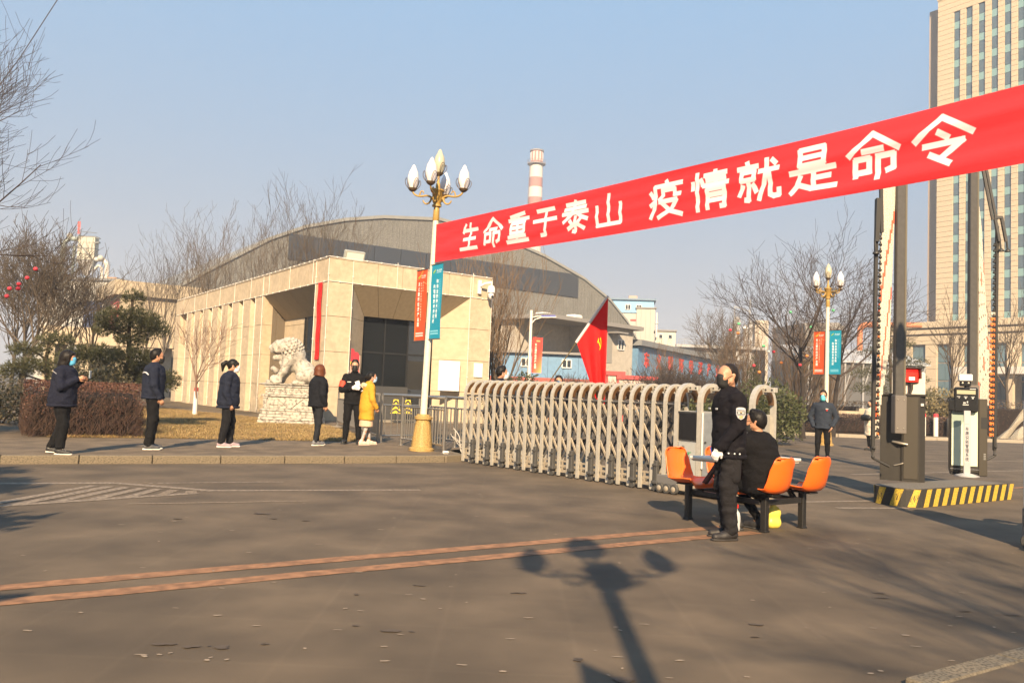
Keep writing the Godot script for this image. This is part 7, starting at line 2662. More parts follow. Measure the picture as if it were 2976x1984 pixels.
func on_body(P: Node3D, called: String, sc: float, mat: Material) -> Array:
	var mb := MB.new()
	mb.t = Transform3D(Basis().scaled(Vector3.ONE * sc), Vector3())
	return [mb, called, mat, P]

func build_people():
	var navy := Color(0.014, 0.016, 0.030)
	var black := Color(0.010, 0.010, 0.011)
	var right := atan2(0.93, -0.36)
	# 1: woman at the far left, phone in her raised hand
	var p := person("woman in a navy jacket with long dark hair and blue mask, leftmost, holding a phone", Vector3(-7.22, 0.13, -13.25), atan2(0.96, -0.1), 1.66, {
		"mask": Color(0.10, 0.42, 0.66), "hair": "long", "hair_color": Color(0.014, 0.011, 0.010), "jacket": navy, "hem": 0.80, "bulk": 0.026, "flare": 0.03, "flat": 1.08, "trousers": black, "loose": 0.026, "cell": 0.017,
		"shoe": Color(0.012, 0.012, 0.012), "sole": Color(0.66, 0.60, 0.52), "laces": true, "sole_h": 0.032, "cuff": 0.10,
		"elbowR": Vector3(-0.24, 1.14, 0.06), "wristR": Vector3(-0.06, 1.28, 0.24), "handR": Vector3(0.15, 0.35, 0.9), "palmR": Vector3(0.9, 0.1, 0.1), "curlR": 0.9,
		"elbowL": Vector3(0.24, 1.14, 0.06), "wristL": Vector3(0.05, 1.27, 0.27), "handL": Vector3(-0.15, 0.3, 0.9), "palmL": Vector3(-0.9, 0.1, 0.1), "curlL": 0.9,
		"ankleR": Vector3(-0.09, 0.085, 0.05), "ankleL": Vector3(0.10, 0.10, -0.17), "kneeR": Vector3(-0.09, 0.50, 0.08), "kneeL": Vector3(0.09, 0.50, 0.0), "lean": Vector3(0, 0, 0.02)})
	var sc := 1.66 / 1.75
	var a := on_body(p, "phone", sc, M("phone pale", 0.45, 0.5, 0.5, 0.3))
	a[0].box(Vector3(0, 1.37, 0.42), Vector3(0.075, 0.13, 0.012), 0.005)
	part(a[1], a[0], a[2], p)
	a = on_body(p, "reflective_piping", sc, M("piping grey", 0.33, 0.33, 0.35, 0.5))
	a[0].tube(PackedVector3Array([Vector3(-0.20, 1.40, -0.10), Vector3(-0.255, 1.36, -0.02), Vector3(-0.22, 1.345, 0.06)]), PackedFloat32Array([0.006, 0.006, 0.006]), 5)
	part(a[1], a[0], a[2], p)
	a = on_body(p, "badge", sc, M("badge white", 0.55, 0.55, 0.52, 0.5))
	a[0].ball(Vector3(0.055, 0.115, -0.19), Vector3(0.006, 0.024, 0.024), 8, 6)
	part("shoe_patch", a[0], a[2], p)
	# 2: man with black mask
	p = person("man in a navy work jacket with pale shoulder stripe and black mask", Vector3(-6.45, 0.13, -14.82), atan2(0.93, -0.42), 1.80, {
		"mask": Color(0.010, 0.010, 0.010), "hair": "short", "jacket": Color(0.016, 0.020, 0.036), "hem": 0.88, "bulk": 0.022, "flat": 1.12, "trousers": black, "cell": 0.018, "loose": 0.022, "glasses": true,
		"shoe": Color(0.055, 0.055, 0.058), "sole": Color(0.66, 0.63, 0.58), "sole_h": 0.034, "curlR": 0.6,
		"elbowR": Vector3(-0.225, 1.13, 0.0), "wristR": Vector3(-0.215, 0.905, 0.11), "ankleR": Vector3(-0.10, 0.085, -0.03), "ankleL": Vector3(0.10, 0.085, 0.01)})
	sc = 1.80 / 1.75
	a = on_body(p, "shoulder_stripe", sc, M("piping white", 0.55, 0.55, 0.55, 0.5))
	a[0].tube(PackedVector3Array([Vector3(-0.04, 1.33, -0.178), Vector3(-0.10, 1.345, -0.165), Vector3(-0.165, 1.34, -0.135), Vector3(-0.215, 1.30, -0.09)]), PackedFloat32Array([0.012, 0.012, 0.012, 0.012]), 6)
	part(a[1], a[0], a[2], p)
	# 3: woman with pony tail
	p = person("woman in a navy jacket with a pony tail and a white cup mask", Vector3(-5.51, 0.13, -16.07), atan2(0.97, -0.22), 1.71, {
		"mask": Color(0.66, 0.66, 0.68), "cup_mask": true, "hair": "pony", "jacket": Color(0.016, 0.019, 0.034), "hem": 0.77, "bulk": 0.014, "flare": 0.03, "flat": 1.05, "trousers": Color(0.013, 0.013, 0.015), "loose": 0.024, "cell": 0.018, "head_off": Vector3(0, -0.01, 0.02), "nod": 0.12,
		"shoe": Color(0.30, 0.22, 0.24), "sole": Color(0.68, 0.63, 0.60), "sole_h": 0.045, "curlR": 0.7, "lean": Vector3(0, 0, 0.01),
		"elbowR": Vector3(-0.215, 1.11, -0.03), "wristR": Vector3(-0.21, 0.865, 0.06), "ankleL": Vector3(0.10, 0.085, 0.06), "ankleR": Vector3(-0.10, 0.085, -0.08)})
	# 4: woman with a copper bob, seen from behind
	p = person("woman in black with a copper coloured bob, standing before the lion pedestal", Vector3(-4.09, 0.13, -17.50), atan2(0.78, -0.62), 1.70, {
		"hair": "bob", "hair_color": Color(0.15, 0.048, 0.020), "jacket": Color(0.011, 0.012, 0.016), "hem": 0.84, "bulk": 0.016, "flat": 1.1, "trousers": Color(0.020, 0.022, 0.026), "cell": 0.018, "wide": 1.1, "turn": -0.15,
		"shoe": Color(0.12, 0.12, 0.13), "sole": Color(0.70, 0.64, 0.55), "sole_h": 0.05, "curlR": 0.5, "laces": true,
		"elbowR": Vector3(-0.27, 1.12, -0.02), "wristR": Vector3(-0.24, 0.88, 0.07), "ankleL": Vector3(0.08, 0.085, 0.06), "ankleR": Vector3(-0.10, 0.085, -0.06), "kneeR": Vector3(-0.095, 0.5, 0.0), "loose": 0.008})
	# 5: guard facing the viewer with folded arm and red armband
	p = person("guard in black with red armband, facing the viewer", Vector3(-3.50, 0.13, -18.36), atan2(0.16, 0.98), 1.86, {
		"mask": Color(0.012, 0.012, 0.012), "hair": "short", "glasses": true, "jacket": Color(0.009, 0.009, 0.010), "hem": 0.82, "bulk": 0.008, "trousers": Color(0.009, 0.009, 0.010), "loose": 0.012, "cell": 0.018, "gloves": true,
		"shoe": Color(0.010, 0.010, 0.010), "sole": Color(0.06, 0.06, 0.06),
		"elbowR": Vector3(-0.25, 1.13, 0.03), "wristR": Vector3(-0.03, 1.17, 0.20), "handR": Vector3(0.8, 0.35, 0.3), "palmR": Vector3(0.2, 0.3, -0.8), "curlR": 0.7,
		"elbowL": Vector3(0.25, 1.13, 0.03), "wristL": Vector3(0.13, 1.16, 0.22), "handL": Vector3(-0.7, 0.5, 0.25), "palmL": Vector3(-0.2, 0.1, -0.8), "curlL": 0.8,
		"ankleL": Vector3(0.15, 0.085, 0.06), "ankleR": Vector3(-0.13, 0.085, -0.02), "toeR": Vector3(-0.25, 0, 1), "toeL": Vector3(0.3, 0, 1)})
	sc = 1.86 / 1.75
	a = on_body(p, "armband", sc, M("armband red", 0.75, 0.05, 0.02, 0.7))
	a[0].tube(PackedVector3Array([Vector3(-0.212, 1.30, -0.005), Vector3(-0.245, 1.18, 0.02)]), PackedFloat32Array([0.086, 0.080]), 14)
	part(a[1], a[0], a[2], p)
	a = on_body(p, "paper", sc, M("paper", 0.75, 0.75, 0.74, 0.8))
	a[0].t = a[0].t * Transform3D(Basis(Vector3(0, 0, 1), 0.35), Vector3(0.08, 1.27, 0.26))
	a[0].box(Vector3(), Vector3(0.09, 0.11, 0.004))
	part(a[1], a[0], a[2], p)
	a = on_body(p, "chest_label", sc, M("badge white", 0.55, 0.55, 0.52, 0.5))
	a[0].box(Vector3(-0.10, 1.30, 0.148), Vector3(0.08, 0.016, 0.008))
	a[0].box(Vector3(-0.17, 1.425, 0.02), Vector3(0.03, 0.012, 0.05))
	part(a[1], a[0], a[2], p)
	# 6: woman in a yellow coat
	p = person("woman in a long mustard yellow coat with pale tights, turned away to the right", Vector3(-3.17, 0.13, -18.27), atan2(0.86, -0.5), 1.62, {
		"mask": Color(0.35, 0.52, 0.70), "hair": "bun", "jacket_name": "coat", "jacket": Color(0.56, 0.30, 0.035), "hem": 0.60, "bulk": 0.02, "flare": 0.025, "flat": 1.25, "wrinkle": 0.012, "trousers": Color(0.40, 0.385, 0.37), "loose": -0.012, "cell": 0.017, "turn": -0.25, "cuff": 0.05,
		"shoe": Color(0.62, 0.45, 0.36), "sole": Color(0.60, 0.48, 0.40), "curlR": 0.6, "head_off": Vector3(0, -0.01, 0.03), "lean": Vector3(0, 0, 0.03),
		"elbowR": Vector3(-0.25, 1.10, 0.03), "wristR": Vector3(-0.22, 0.89, 0.16), "elbowL": Vector3(0.25, 1.10, 0.03), "wristL": Vector3(0.2, 0.89, 0.16), "ankleL": Vector3(0.07, 0.085, 0.12), "ankleR": Vector3(-0.09, 0.085, -0.12), "kneeL": Vector3(0.08, 0.49, 0.1), "kneeR": Vector3(-0.09, 0.49, 0.0)})
	sc = 1.62 / 1.75
	var sk := Sdf.new()
	sk.cap(Vector3(0, 0.44, 0.0), Vector3(0, 0.70, 0), 0.205, 0.19, 0.03, Vector3(0, 0, 1), 1.25)
	sk.cut(Vector3(0, -1, 0), Vector3(0, 0.435, 0))
	sk.cut(Vector3(0, 1, 0), Vector3(0, 0.70, 0))
	var skm := MB.new()
	skm.t = Transform3D(Basis().scaled(Vector3.ONE * sc), Vector3())
	sk.mesh(0.02, skm)
	part("skirt", skm, M("skirt pale pink", 0.58, 0.41, 0.28, 0.85), p)
	var hd := Sdf.new()
	hd.cap(Vector3(-0.10, 1.42, -0.10), Vector3(0.10, 1.42, -0.10), 0.055, 0.055, 0.03)
	hd.cap(Vector3(0, 1.42, -0.12), Vector3(0, 1.30, -0.17), 0.075, 0.03, 0.03, Vector3(0, 0, 1), 1.4)
	var hdm := MB.new()
	hdm.t = skm.t
	hd.mesh(0.016, hdm)
	part("hood", hdm, M("hood pale", 0.62, 0.44, 0.28, 0.9), p)
	# 7: the main guard in the foreground, looking left
	p = person("foreground guard in black with a shield arm patch and black mask", Vector3(2.29, 0.0, -8.52), atan2(-0.97, 0.12), 1.79, {
		"mask": Color(0.008, 0.008, 0.008), "hair": "buzz", "hair_color": Color(0.020, 0.016, 0.014), "jacket": Color(0.0105, 0.0095, 0.0125), "hem": 0.80, "bulk": 0.012, "wide": 1.06, "flat": 1.28, "trousers": Color(0.022, 0.0205, 0.022), "loose": 0.022, "cell": 0.013, "gloves": true, "turn": 0.32, "wrinkle": 0.020, "leg_wrinkle": 0.020, "head": 1.0,
		"shoe": Color(0.018, 0.015, 0.014), "sole": Color(0.03, 0.026, 0.024), "cuff": 0.045,
		"elbowL": Vector3(0.225, 1.13, 0.0), "wristL": Vector3(0.17, 0.915, 0.17), "handL": Vector3(-0.1, -0.85, 0.35), "palmL": Vector3(-0.8, -0.1, -0.4), "curlL": 0.65,
		"elbowR": Vector3(-0.225, 1.13, -0.04), "wristR": Vector3(-0.20, 0.89, -0.01), "curlR": 0.65,
		"ankleL": Vector3(0.10, 0.085, 0.0), "ankleR": Vector3(-0.10, 0.085, -0.05), "toeL": Vector3(0.15, 0, 1)})
	sc = 1.79 / 1.75
	# shield patch on the upper arm
	a = on_body(p, "arm_patch", sc, M("patch silver", 0.42, 0.42, 0.43, 0.5))
	var sh := PackedVector2Array([Vector2(-0.046, 0.05), Vector2(-0.02, 0.06), Vector2(0.02, 0.06), Vector2(0.046, 0.05), Vector2(0.047, -0.01), Vector2(0.03, -0.045), Vector2(0, -0.062), Vector2(-0.03, -0.045), Vector2(-0.047, -0.01)])
	var pt := Transform3D(Basis(Vector3.UP, PI / 2 - 0.05) * Basis(Vector3(1, 0, 0), -0.1), Vector3(0.292, 1.265, 0.0))
	a[0].t = a[0].t * pt
	a[0].extr(sh, 0.012)
	var pp := part(a[1], a[0], a[2], p)
	a = on_body(p, "patch_field", sc, M("patch black", 0.015, 0.015, 0.018, 0.6))
	a[0].t = a[0].t * pt
	a[0].box(Vector3(0, 0.03, 0.001), Vector3(0.078, 0.008, 0.004))
	a[0].box(Vector3(0, 0.006, 0.001), Vector3(0.082, 0.026, 0.004))
	a[0].box(Vector3(0, -0.018, 0.001), Vector3(0.076, 0.006, 0.004))
	part(a[1], a[0], a[2], pp)
	a = on_body(p, "patch_emblem", sc, M("patch gold", 0.42, 0.30, 0.14, 0.5))
	a[0].t = a[0].t * pt
	a[0].ball(Vector3(0, -0.036, 0.001), Vector3(0.022, 0.016, 0.003), 8, 4)
	a[0].box(Vector3(0, 0.012, 0.0035), Vector3(0.012, 0.012, 0.003))
	part(a[1], a[0], a[2], pp)
	a = on_body(p, "patch_marks", sc, M("badge white", 0.55, 0.55, 0.52, 0.5))
	a[0].t = a[0].t * pt
	for k in [-0.028, -0.016, 0.016, 0.028]:
		a[0].box(Vector3(k, 0.006, 0.0035), Vector3(0.008, 0.016, 0.003))
	part(a[1], a[0], a[2], pp)
	# shoulder board with bars
	a = on_body(p, "shoulder_board", sc, M("badge white", 0.55, 0.55, 0.52, 0.5))
	for k in 2:
		a[0].bar(Vector3(0.205 + k * 0.016, 1.462 - k * 0.012, 0.03), Vector3(0.205 + k * 0.016, 1.462 - k * 0.012, -0.04), 0.007, 0.006)
	a[0].ball(Vector3(0.185, 1.468, 0.0), Vector3(0.01, 0.006, 0.01), 6, 4)
	part(a[1], a[0], a[2], p)
	a = on_body(p, "chest_badge", sc, M("badge white", 0.55, 0.55, 0.52, 0.5))
	a[0].box(Vector3(0.095, 1.30, 0.175), Vector3(0.05, 0.018, 0.008), 0.002)
	a[0].box(Vector3(-0.095, 1.30, 0.175), Vector3(0.05, 0.018, 0.008), 0.002)
	part(a[1], a[0], a[2], p)
	a = on_body(p, "snap_button", sc, M("snap white", 0.7, 0.7, 0.68, 0.3))
	for k in 3:
		a[0].ball(Vector3(0.222 - 0.01 * absf(k - 1), 0.868 - 0.002 * k, 0.085 - 0.058 * k), Vector3(0.006, 0.009, 0.009), 8, 6)
	part(a[1], a[0], a[2], p)
	var pk := Sdf.new()
	pk.cap(Vector3(0.165, 0.80, -0.015), Vector3(0.165, 0.62, -0.01), 0.055, 0.055, 0.02, Vector3(1, 0, 0), 1.5)
	var pkm := MB.new()
	pkm.t = Transform3D(Basis().scaled(Vector3.ONE * sc), Vector3())
	pk.mesh(0.012, pkm)
	part("trouser_pocket", pkm, mats["trousers %s" % Color(0.022, 0.0205, 0.022).to_html()], p)
	a = on_body(p, "shoe_lace", sc, M("lace grey", 0.25, 0.25, 0.24, 0.7))
	for k in 3:
		a[0].ball(Vector3(0.145, 0.05 + 0.004 * k, 0.06 + 0.028 * k), Vector3(0.004, 0.006, 0.008), 6, 4)
	part(a[1], a[0], a[2], p)
	# 8: seated man, back to the viewer
	var sd := Vector3(2.785, 0, -9.63) + Vector3(0.8, 0, -0.6) * -0.32 + Vector3(0.6, 0, 0.8) * 0.46
	p = person("man in black seated on an orange seat with his back to the viewer", Vector3(sd.x, 0.0, sd.z), atan2(-0.66, -0.75), 1.74, {
		"sit": true, "mask": Color(0.02, 0.02, 0.02), "hair": "short", "glasses": true, "jacket": Color(0.009, 0.0085, 0.0095), "hem": 0.86, "bulk": 0.03, "wide": 1.08, "flat": 1.2, "wrinkle": 0.02, "trousers": Color(0.007, 0.007, 0.008), "cell": 0.015, "turn": 0.42, "lean": Vector3(0, 0.0, 0.06),
		"elbowL": Vector3(0.27, 0.78, 0.16), "wristL": Vector3(0.15, 0.80, 0.38), "elbowR": Vector3(-0.27, 0.78, 0.16), "wristR": Vector3(-0.15, 0.80, 0.38), "handL": Vector3(-0.2, 0, 1), "handR": Vector3(0.2, 0, 1), "palmL": Vector3(0, -1, 0), "palmR": Vector3(0, -1, 0),
		"kneeL": Vector3(0.12, 0.50, 0.40), "kneeR": Vector3(-0.12, 0.50, 0.40), "ankleL": Vector3(0.12, 0.085, 0.22), "ankleR": Vector3(-0.14, 0.085, 0.10),
		"shoe": Color(0.03, 0.028, 0.027), "sole": Color(0.05, 0.05, 0.05)})
	a = on_body(p, "jacket_stud", 1.74 / 1.75, M("snap white", 0.7, 0.7, 0.68, 0.3))
	for k in 2:
		a[0].ball(Vector3(0.13 - 0.05 * k, 0.545, -0.215 - 0.01 * k), Vector3(0.006, 0.006, 0.006), 6, 4)
	part(a[1], a[0], a[2], p)
	# 9 and 10: people behind the gate
	person("man with white mask whose head shows over the left half of the gate", Vector3(-0.22, 0.0, -18.1), atan2(0.95, -0.2), 2.0 if false else 1.98, {"mask": Color(0.66, 0.66, 0.68), "cup_mask": true, "hair": "short", "jacket": Color(0.014, 0.015, 0.028), "cell": 0.022, "trousers": black})
	person("person with blue mask whose hair just shows over the middle of the gate", Vector3(1.10, 0.0, -18.6), atan2(-0.1, 1.0), 1.83, {"mask": Color(0.16, 0.45, 0.60), "hair": "short", "jacket": Color(0.03, 0.03, 0.035), "cell": 0.024, "trousers": black})
	# 11: man in sunglasses beyond the gate
	p = person("man in sunglasses and teal mask with hands in pockets beyond the table", Vector3(7.66, 0.0, -19.99), atan2(-0.45, 0.9), 1.77, {
		"mask": Color(0.12, 0.55, 0.60), "hair": "short", "sunglasses": true, "jacket": Color(0.032, 0.040, 0.056), "hem": 0.84, "bulk": 0.006, "trousers": Color(0.010, 0.010, 0.011), "cell": 0.018, "turn": 0.0,
		"elbowL": Vector3(0.30, 1.12, -0.06), "wristL": Vector3(0.215, 0.90, 0.05), "elbowR": Vector3(-0.30, 1.12, -0.06), "wristR": Vector3(-0.215, 0.90, 0.05), "hideR": true,
		"ankleL": Vector3(0.12, 0.085, 0.0), "ankleR": Vector3(-0.12, 0.085, 0.03), "toeR": Vector3(-0.4, 0, 1), "toeL": Vector3(0.25, 0, 1)})
	sc = 1.77 / 1.75
	a = on_body(p, "chest_pin", sc, M("pin red", 0.6, 0.05, 0.03, 0.5))
	a[0].box(Vector3(0.10, 1.29, 0.147), Vector3(0.04, 0.022, 0.008))
	part(a[1], a[0], a[2], p)
	a = on_body(p, "chest_label", sc, M("badge white", 0.55, 0.55, 0.52, 0.5))
	a[0].box(Vector3(0.10, 1.325, 0.147), Vector3(0.06, 0.016, 0.008))
	part(a[1], a[0], a[2], p)
	# 12: person in a white padded coat
	person("person in a long white padded coat with arms crossed beside the left barrier", Vector3(12.10, 0.0, -27.4), atan2(-0.92, 0.3), 1.64, {
		"mask": Color(0.03, 0.03, 0.03), "hair": "bun", "jacket_name": "coat", "jacket": Color(0.66, 0.58, 0.46), "hem": 0.52, "bulk": 0.035, "flare": 0.02, "flat": 1.2, "trousers": Color(0.012, 0.012, 0.013), "cell": 0.022, "wrinkle": 0.02,
		"elbowL": Vector3(0.27, 1.12, 0.05), "wristL": Vector3(-0.02, 1.14, 0.26), "elbowR": Vector3(-0.27, 1.12, 0.05), "wristR": Vector3(0.02, 1.10, 0.28), "handL": Vector3(-1, 0, 0.1), "handR": Vector3(1, 0, 0.1), "shoe": Color(0.015, 0.015, 0.015)})
	var bag := thing("black_bag", "black bag held against the white padded coat", "bag", Vector3(11.88, 0.98, -27.25), atan2(-0.92, 0.3))
	var bs := Sdf.new()
	bs.cap(Vector3(-0.12, 0.1, 0.02), Vector3(0.12, 0.1, 0.02), 0.1, 0.1, 0.03, Vector3(0, 0, 1), 1.5)
	var bm := MB.new()
	bs.mesh(0.02, bm)
	part("bag", bm, M("bag black", 0.012, 0.012, 0.013, 0.6), bag)
func build_flag_and_signs():
	# flag on a slanting pole behind the gate
	var F := thing("red_flag", "red flag with a yellow emblem hanging from a slanting pole behind the gate", "flag", Vector3(0.55, 1.35, -15.55))
	var mb := MB.new()
	var pb := Vector3(0.0, 0.0, 0.0)
	var pt := Vector3(1.175, 1.90, 0.7)
	mb.rod(pb, pb.lerp(pt, 0.56), 0.011, 6)
	part("pole", mb, M("bamboo pole", 0.13, 0.10, 0.045, 0.6), F)
	var A := pb.lerp(pt, 0.555)
	var sl := MB.new()
	sl.rod(A - (pt - A) * 0.01, pt, 0.03, 8, 0.022)
	part("sleeve", sl, M("flag sleeve white", 0.66, 0.63, 0.6, 0.8), F)
	var im := Image.create(256, 320, false, Image.FORMAT_RGB8)
	im.fill(Color(0.86, 0.03, 0.035))
	var ye := Color(0.98, 0.80, 0.05)
	# hammer and sickle as the folds leave it
	for k in 10:
		var an := -0.9 + k * 0.24
		stroke(im, Vector2(176 + cos(an) * 14, 112 + sin(an) * 18), Vector2(176 + cos(an + 0.24) * 14, 112 + sin(an + 0.24) * 18), 6.5, ye)
	stroke(im, Vector2(162, 96), Vector2(182, 126), 6.0, ye)
	stroke(im, Vector2(158, 101), Vector2(168, 93), 7.0, ye)
	stroke(im, Vector2(181, 128), Vector2(173, 132), 5.0, ye)
	var fm := printed("flag print", im, 0.8)
	fm.backlight_enabled = true
	fm.backlight = Color(0.35, 0.35, 0.35)
	var nx := 30
	var ny := 40
	# top edge follows the pole, then the cloth falls straight down and gathers to the right
	var P := func(a: int, b: int) -> Vector3:
		var u := float(a) / nx
		var v := float(b) / ny
		var t := A.lerp(pt, u)
		var L := lerpf(0.98, 1.98, pow(u, 0.8))
		var lo := Vector3(lerpf(1.0, pt.x + 0.02, pow(u, 1.0)), t.y - L, lerpf(0.42, pt.z, u))
		var p := t.lerp(lo, v)
		var amp := 0.055 * v * (0.35 + 0.65 * u) + 0.02 * v
		p.z += amp * sin(u * 15.0 + v * 1.2) + 0.03 * v * sin(u * 6.0 + 1.0)
		p.x += 0.02 * v * sin(u * 11.0 + 0.5)
		return p
	var f := MB.new()
	for a in nx + 1:
		for b in ny + 1:
			var d1: Vector3 = P.call(mini(a + 1, nx), b) - P.call(maxi(a - 1, 0), b)
			var d2: Vector3 = P.call(a, mini(b + 1, ny)) - P.call(a, maxi(b - 1, 0))
			f.vert(P.call(a, b), d2.cross(d1).normalized(), Vector2(float(a) / nx, float(b) / ny))
	for a in nx:
		for b in ny:
			var q := a * (ny + 1) + b
			f.i.append_array(PackedInt32Array([q, q + ny + 1, q + ny + 2, q, q + ny + 2, q + 1]))
	part("cloth", f, fm, F)
	# parking sign
	var ps := thing("parking_sign", "blue parking sign with a white letter P behind the guard's head", "sign", Vector3(6.62, 0.0, -25.0), 0.0)
	var pi := Image.create(64, 96, false, Image.FORMAT_RGB8)
	pi.fill(Color(0.08, 0.30, 0.62))
	for q in [Rect2i(3, 3, 58, 3), Rect2i(3, 90, 58, 3), Rect2i(3, 3, 3, 90), Rect2i(58, 3, 3, 90)]:
		pi.fill_rect(q, Color(0.92, 0.92, 0.92))
	glyph(pi, "P", 16, 14, 34, 66, 10, Color(0.92, 0.92, 0.92))
	var pr := MB.new()
	pr.rod(Vector3(0.02, 0, -0.04), Vector3(0.02, 2.4, -0.04), 0.03, 8)
	part("post", pr, M("stainless steel", 0.36, 0.34, 0.31, 0.3, 0.8), ps)
	bx("plate", ps, M("plate back", 0.3, 0.3, 0.3, 0.5), -0.25, 0.25, 1.85, 2.42, -0.02, 0.0)
	var pf := MB.new()
	pf.quad(Vector3(-0.25, 2.42, 0.003), Vector3(0.25, 2.42, 0.003), Vector3(0.25, 1.85, 0.003), Vector3(-0.25, 1.85, 0.003))
	part("print", pf, printed("parking print", pi, 0.4), ps)
	# solar street light with its red banner
	var sl2 := thing("solar_street_light", "slim white street light with a violet panel head above the green shrub", "street light", Vector3(0.76, 0.0, -34.0), 0.0)
	var w := M("street light white", 0.66, 0.62, 0.55, 0.45)
	var sp := MB.new()
	sp.tube(PackedVector3Array([Vector3(0, 0, 0), Vector3(0, 4.9, 0)]), PackedFloat32Array([0.085, 0.06]), 10)
	part("pole", sp, w, sl2)
	var sa := MB.new()
	sa.tube(PackedVector3Array([Vector3(0.03, 4.35, 0), Vector3(0.16, 4.52, 0), Vector3(0.38, 4.6, 0), Vector3(0.45, 4.62, 0)]), PackedFloat32Array([0.025, 0.025, 0.025, 0.025]), 7)
	sa.tube(PackedVector3Array([Vector3(0.03, 4.6, 0), Vector3(0.25, 4.66, 0), Vector3(0.45, 4.66, 0)]), PackedFloat32Array([0.02, 0.02, 0.02]), 7)
	part("arm", sa, w, sl2)
	var sh := MB.new()
	sh.t = Transform3D(Basis(Vector3(0, 0, 1), 0.05) * Basis(Vector3(1, 0, 0), 0.25), Vector3(0.72, 4.66, 0))
	sh.box(Vector3(0, 0, 0), Vector3(0.64, 0.06, 0.36), 0.02)
	part("head", sh, w, sl2)
	var sv := MB.new()
	sv.t = sh.t
	sv.box(Vector3(0, 0.035, 0), Vector3(0.6, 0.02, 0.33), 0.005)
	part("solar_panel", sv, M("violet panel", 0.13, 0.10, 0.33, 0.25), sl2)
	var bi := Image.create(64, 200, false, Image.FORMAT_RGB8)
	for y in 200:
		for x in 64:
			var g := clampf((float(y) / 200.0 - 0.45) * 1.4 + (float(x) / 64.0 - 0.6) * 0.9, 0, 1)
			bi.set_pixel(x, y, Color(0.83, 0.16, 0.10).lerp(Color(0.95, 0.62, 0.35), g))
	row(bi, "东义循环经济产业园", 16, 34, 13, 14, 0, 16, 2.2, Color(0.96, 0.86, 0.78))
	bi.fill_rect(Rect2i(24, 16, 24, 8), Color(0.6, 0.6, 0.35))
	var bb := thing("red_pole_banner", "red and orange banner on the slim white street light", "banner", Vector3(0.86, 2.3, -33.95), 0.05)
	var bm := MB.new()
	bm.quad(Vector3(0, 1.48, 0), Vector3(0.42, 1.46, 0.02), Vector3(0.40, 0, 0.03), Vector3(0, 0.0, 0))
	bm.quad(Vector3(0.42, 1.46, 0.014), Vector3(0, 1.48, -0.006), Vector3(0, 0, -0.006), Vector3(0.40, 0, 0.024), Vector2(1, 0), Vector2(0, 0), Vector2(0, 1), Vector2(1, 1))
	part("cloth", bm, printed("red pole banner print", bi, 0.6), bb)
	# notice boards with red tops
	var nr := M("notice top red", 0.5, 0.06, 0.06, 0.6)
	for q in [[5.75, -45.0, 0.9, 2.75, "left roofed notice board with a red top, half hidden by the flag"], [6.95, -45.0, 2.1, 2.55, "right roofed notice board with a red top among the bare bushes"]]:
		var o := thing("notice_case", q[4], "notice board", Vector3(q[0], 0, q[1]), 0.1, "notice boards behind the gate")
		bx("panel", o, M("notice case pale", 0.5, 0.42, 0.38, 0.6), -q[2] / 2, q[2] / 2, 0.8, q[3] - 0.12, -0.05, 0.05)
		bx("top", o, nr, -q[2] / 2 - 0.1, q[2] / 2 + 0.1, q[3] - 0.12, q[3] + 0.1, -0.15, 0.15)
		for r in 3:
			bx("red_line", o, nr, -q[2] * 0.4, q[2] * 0.4, 1.1 + r * 0.4, 1.2 + r * 0.4, 0.05, 0.06)
		for s in [-1.0, 1.0]:
			bx("post", o, nr, s * q[2] / 2 - 0.05, s * q[2] / 2 + 0.05, 0, q[3] - 0.1, -0.06, 0.06)
	# red lanterns hung on a wire at the left
	var wire := thing("lantern_wire", "thin wire carrying the red lanterns at the left edge", "wire", Vector3(-12.4, 3.5, -20.0))
	var wm := MB.new()
	wm.tube(PackedVector3Array([Vector3(-0.6, 0.15, 0), Vector3(0.2, 0.25, 0), Vector3(0.6, 0.6, 0), Vector3(1.2, 1.35, 0)]), PackedFloat32Array([0.003, 0.003, 0.003, 0.003]), 4)
	part("wire", wm, M("wire dark", 0.03, 0.03, 0.03, 0.6), wire)
	var k := 0
	for q in [[0.6, 0.43, "topmost small red lantern beside the left bare tree"], [0.41, 0.20, "second small red lantern from the top at the left edge"], [0.22, 0.04, "third small red lantern from the top at the left edge"], [0.21, -0.07, "fourth small red lantern, just under the third"], [0.0, -0.08, "fifth small red lantern near the left edge"], [-0.05, -0.27, "lowest small red lantern at the left edge"]]:
		var o := thing("red_lantern", q[2], "lantern", Vector3(-12.4 + q[0], 3.55 + q[1], -20.0), 0, "red lanterns at the left edge")
		var lm := MB.new()
		lm.ball(Vector3(), Vector3(0.055, 0.05, 0.055), 10, 8)
		part("globe", lm, M("lantern red", 0.62, 0.04, 0.06, 0.6), o)
		var lt := MB.new()
		lt.rod(Vector3(0, 0.045, 0), Vector3(0, 0.1, 0), 0.004, 4)
		lt.rod(Vector3(0, -0.045, 0), Vector3(0, -0.1, 0), 0.006, 4)
		part("tassel", lt, M("wire dark", 0.03, 0.03, 0.03, 0.6), o)
	# little coloured lanterns in the right tree
	var cols := [["red", 0.62, 0.06, 0.04], ["orange", 0.72, 0.22, 0.05], ["green", 0.12, 0.5, 0.22], ["white", 0.7, 0.7, 0.66]]
	var r2 := RandomNumberGenerator.new()
	r2.seed = 21
	var nth := ["first", "second", "third", "fourth", "fifth"]
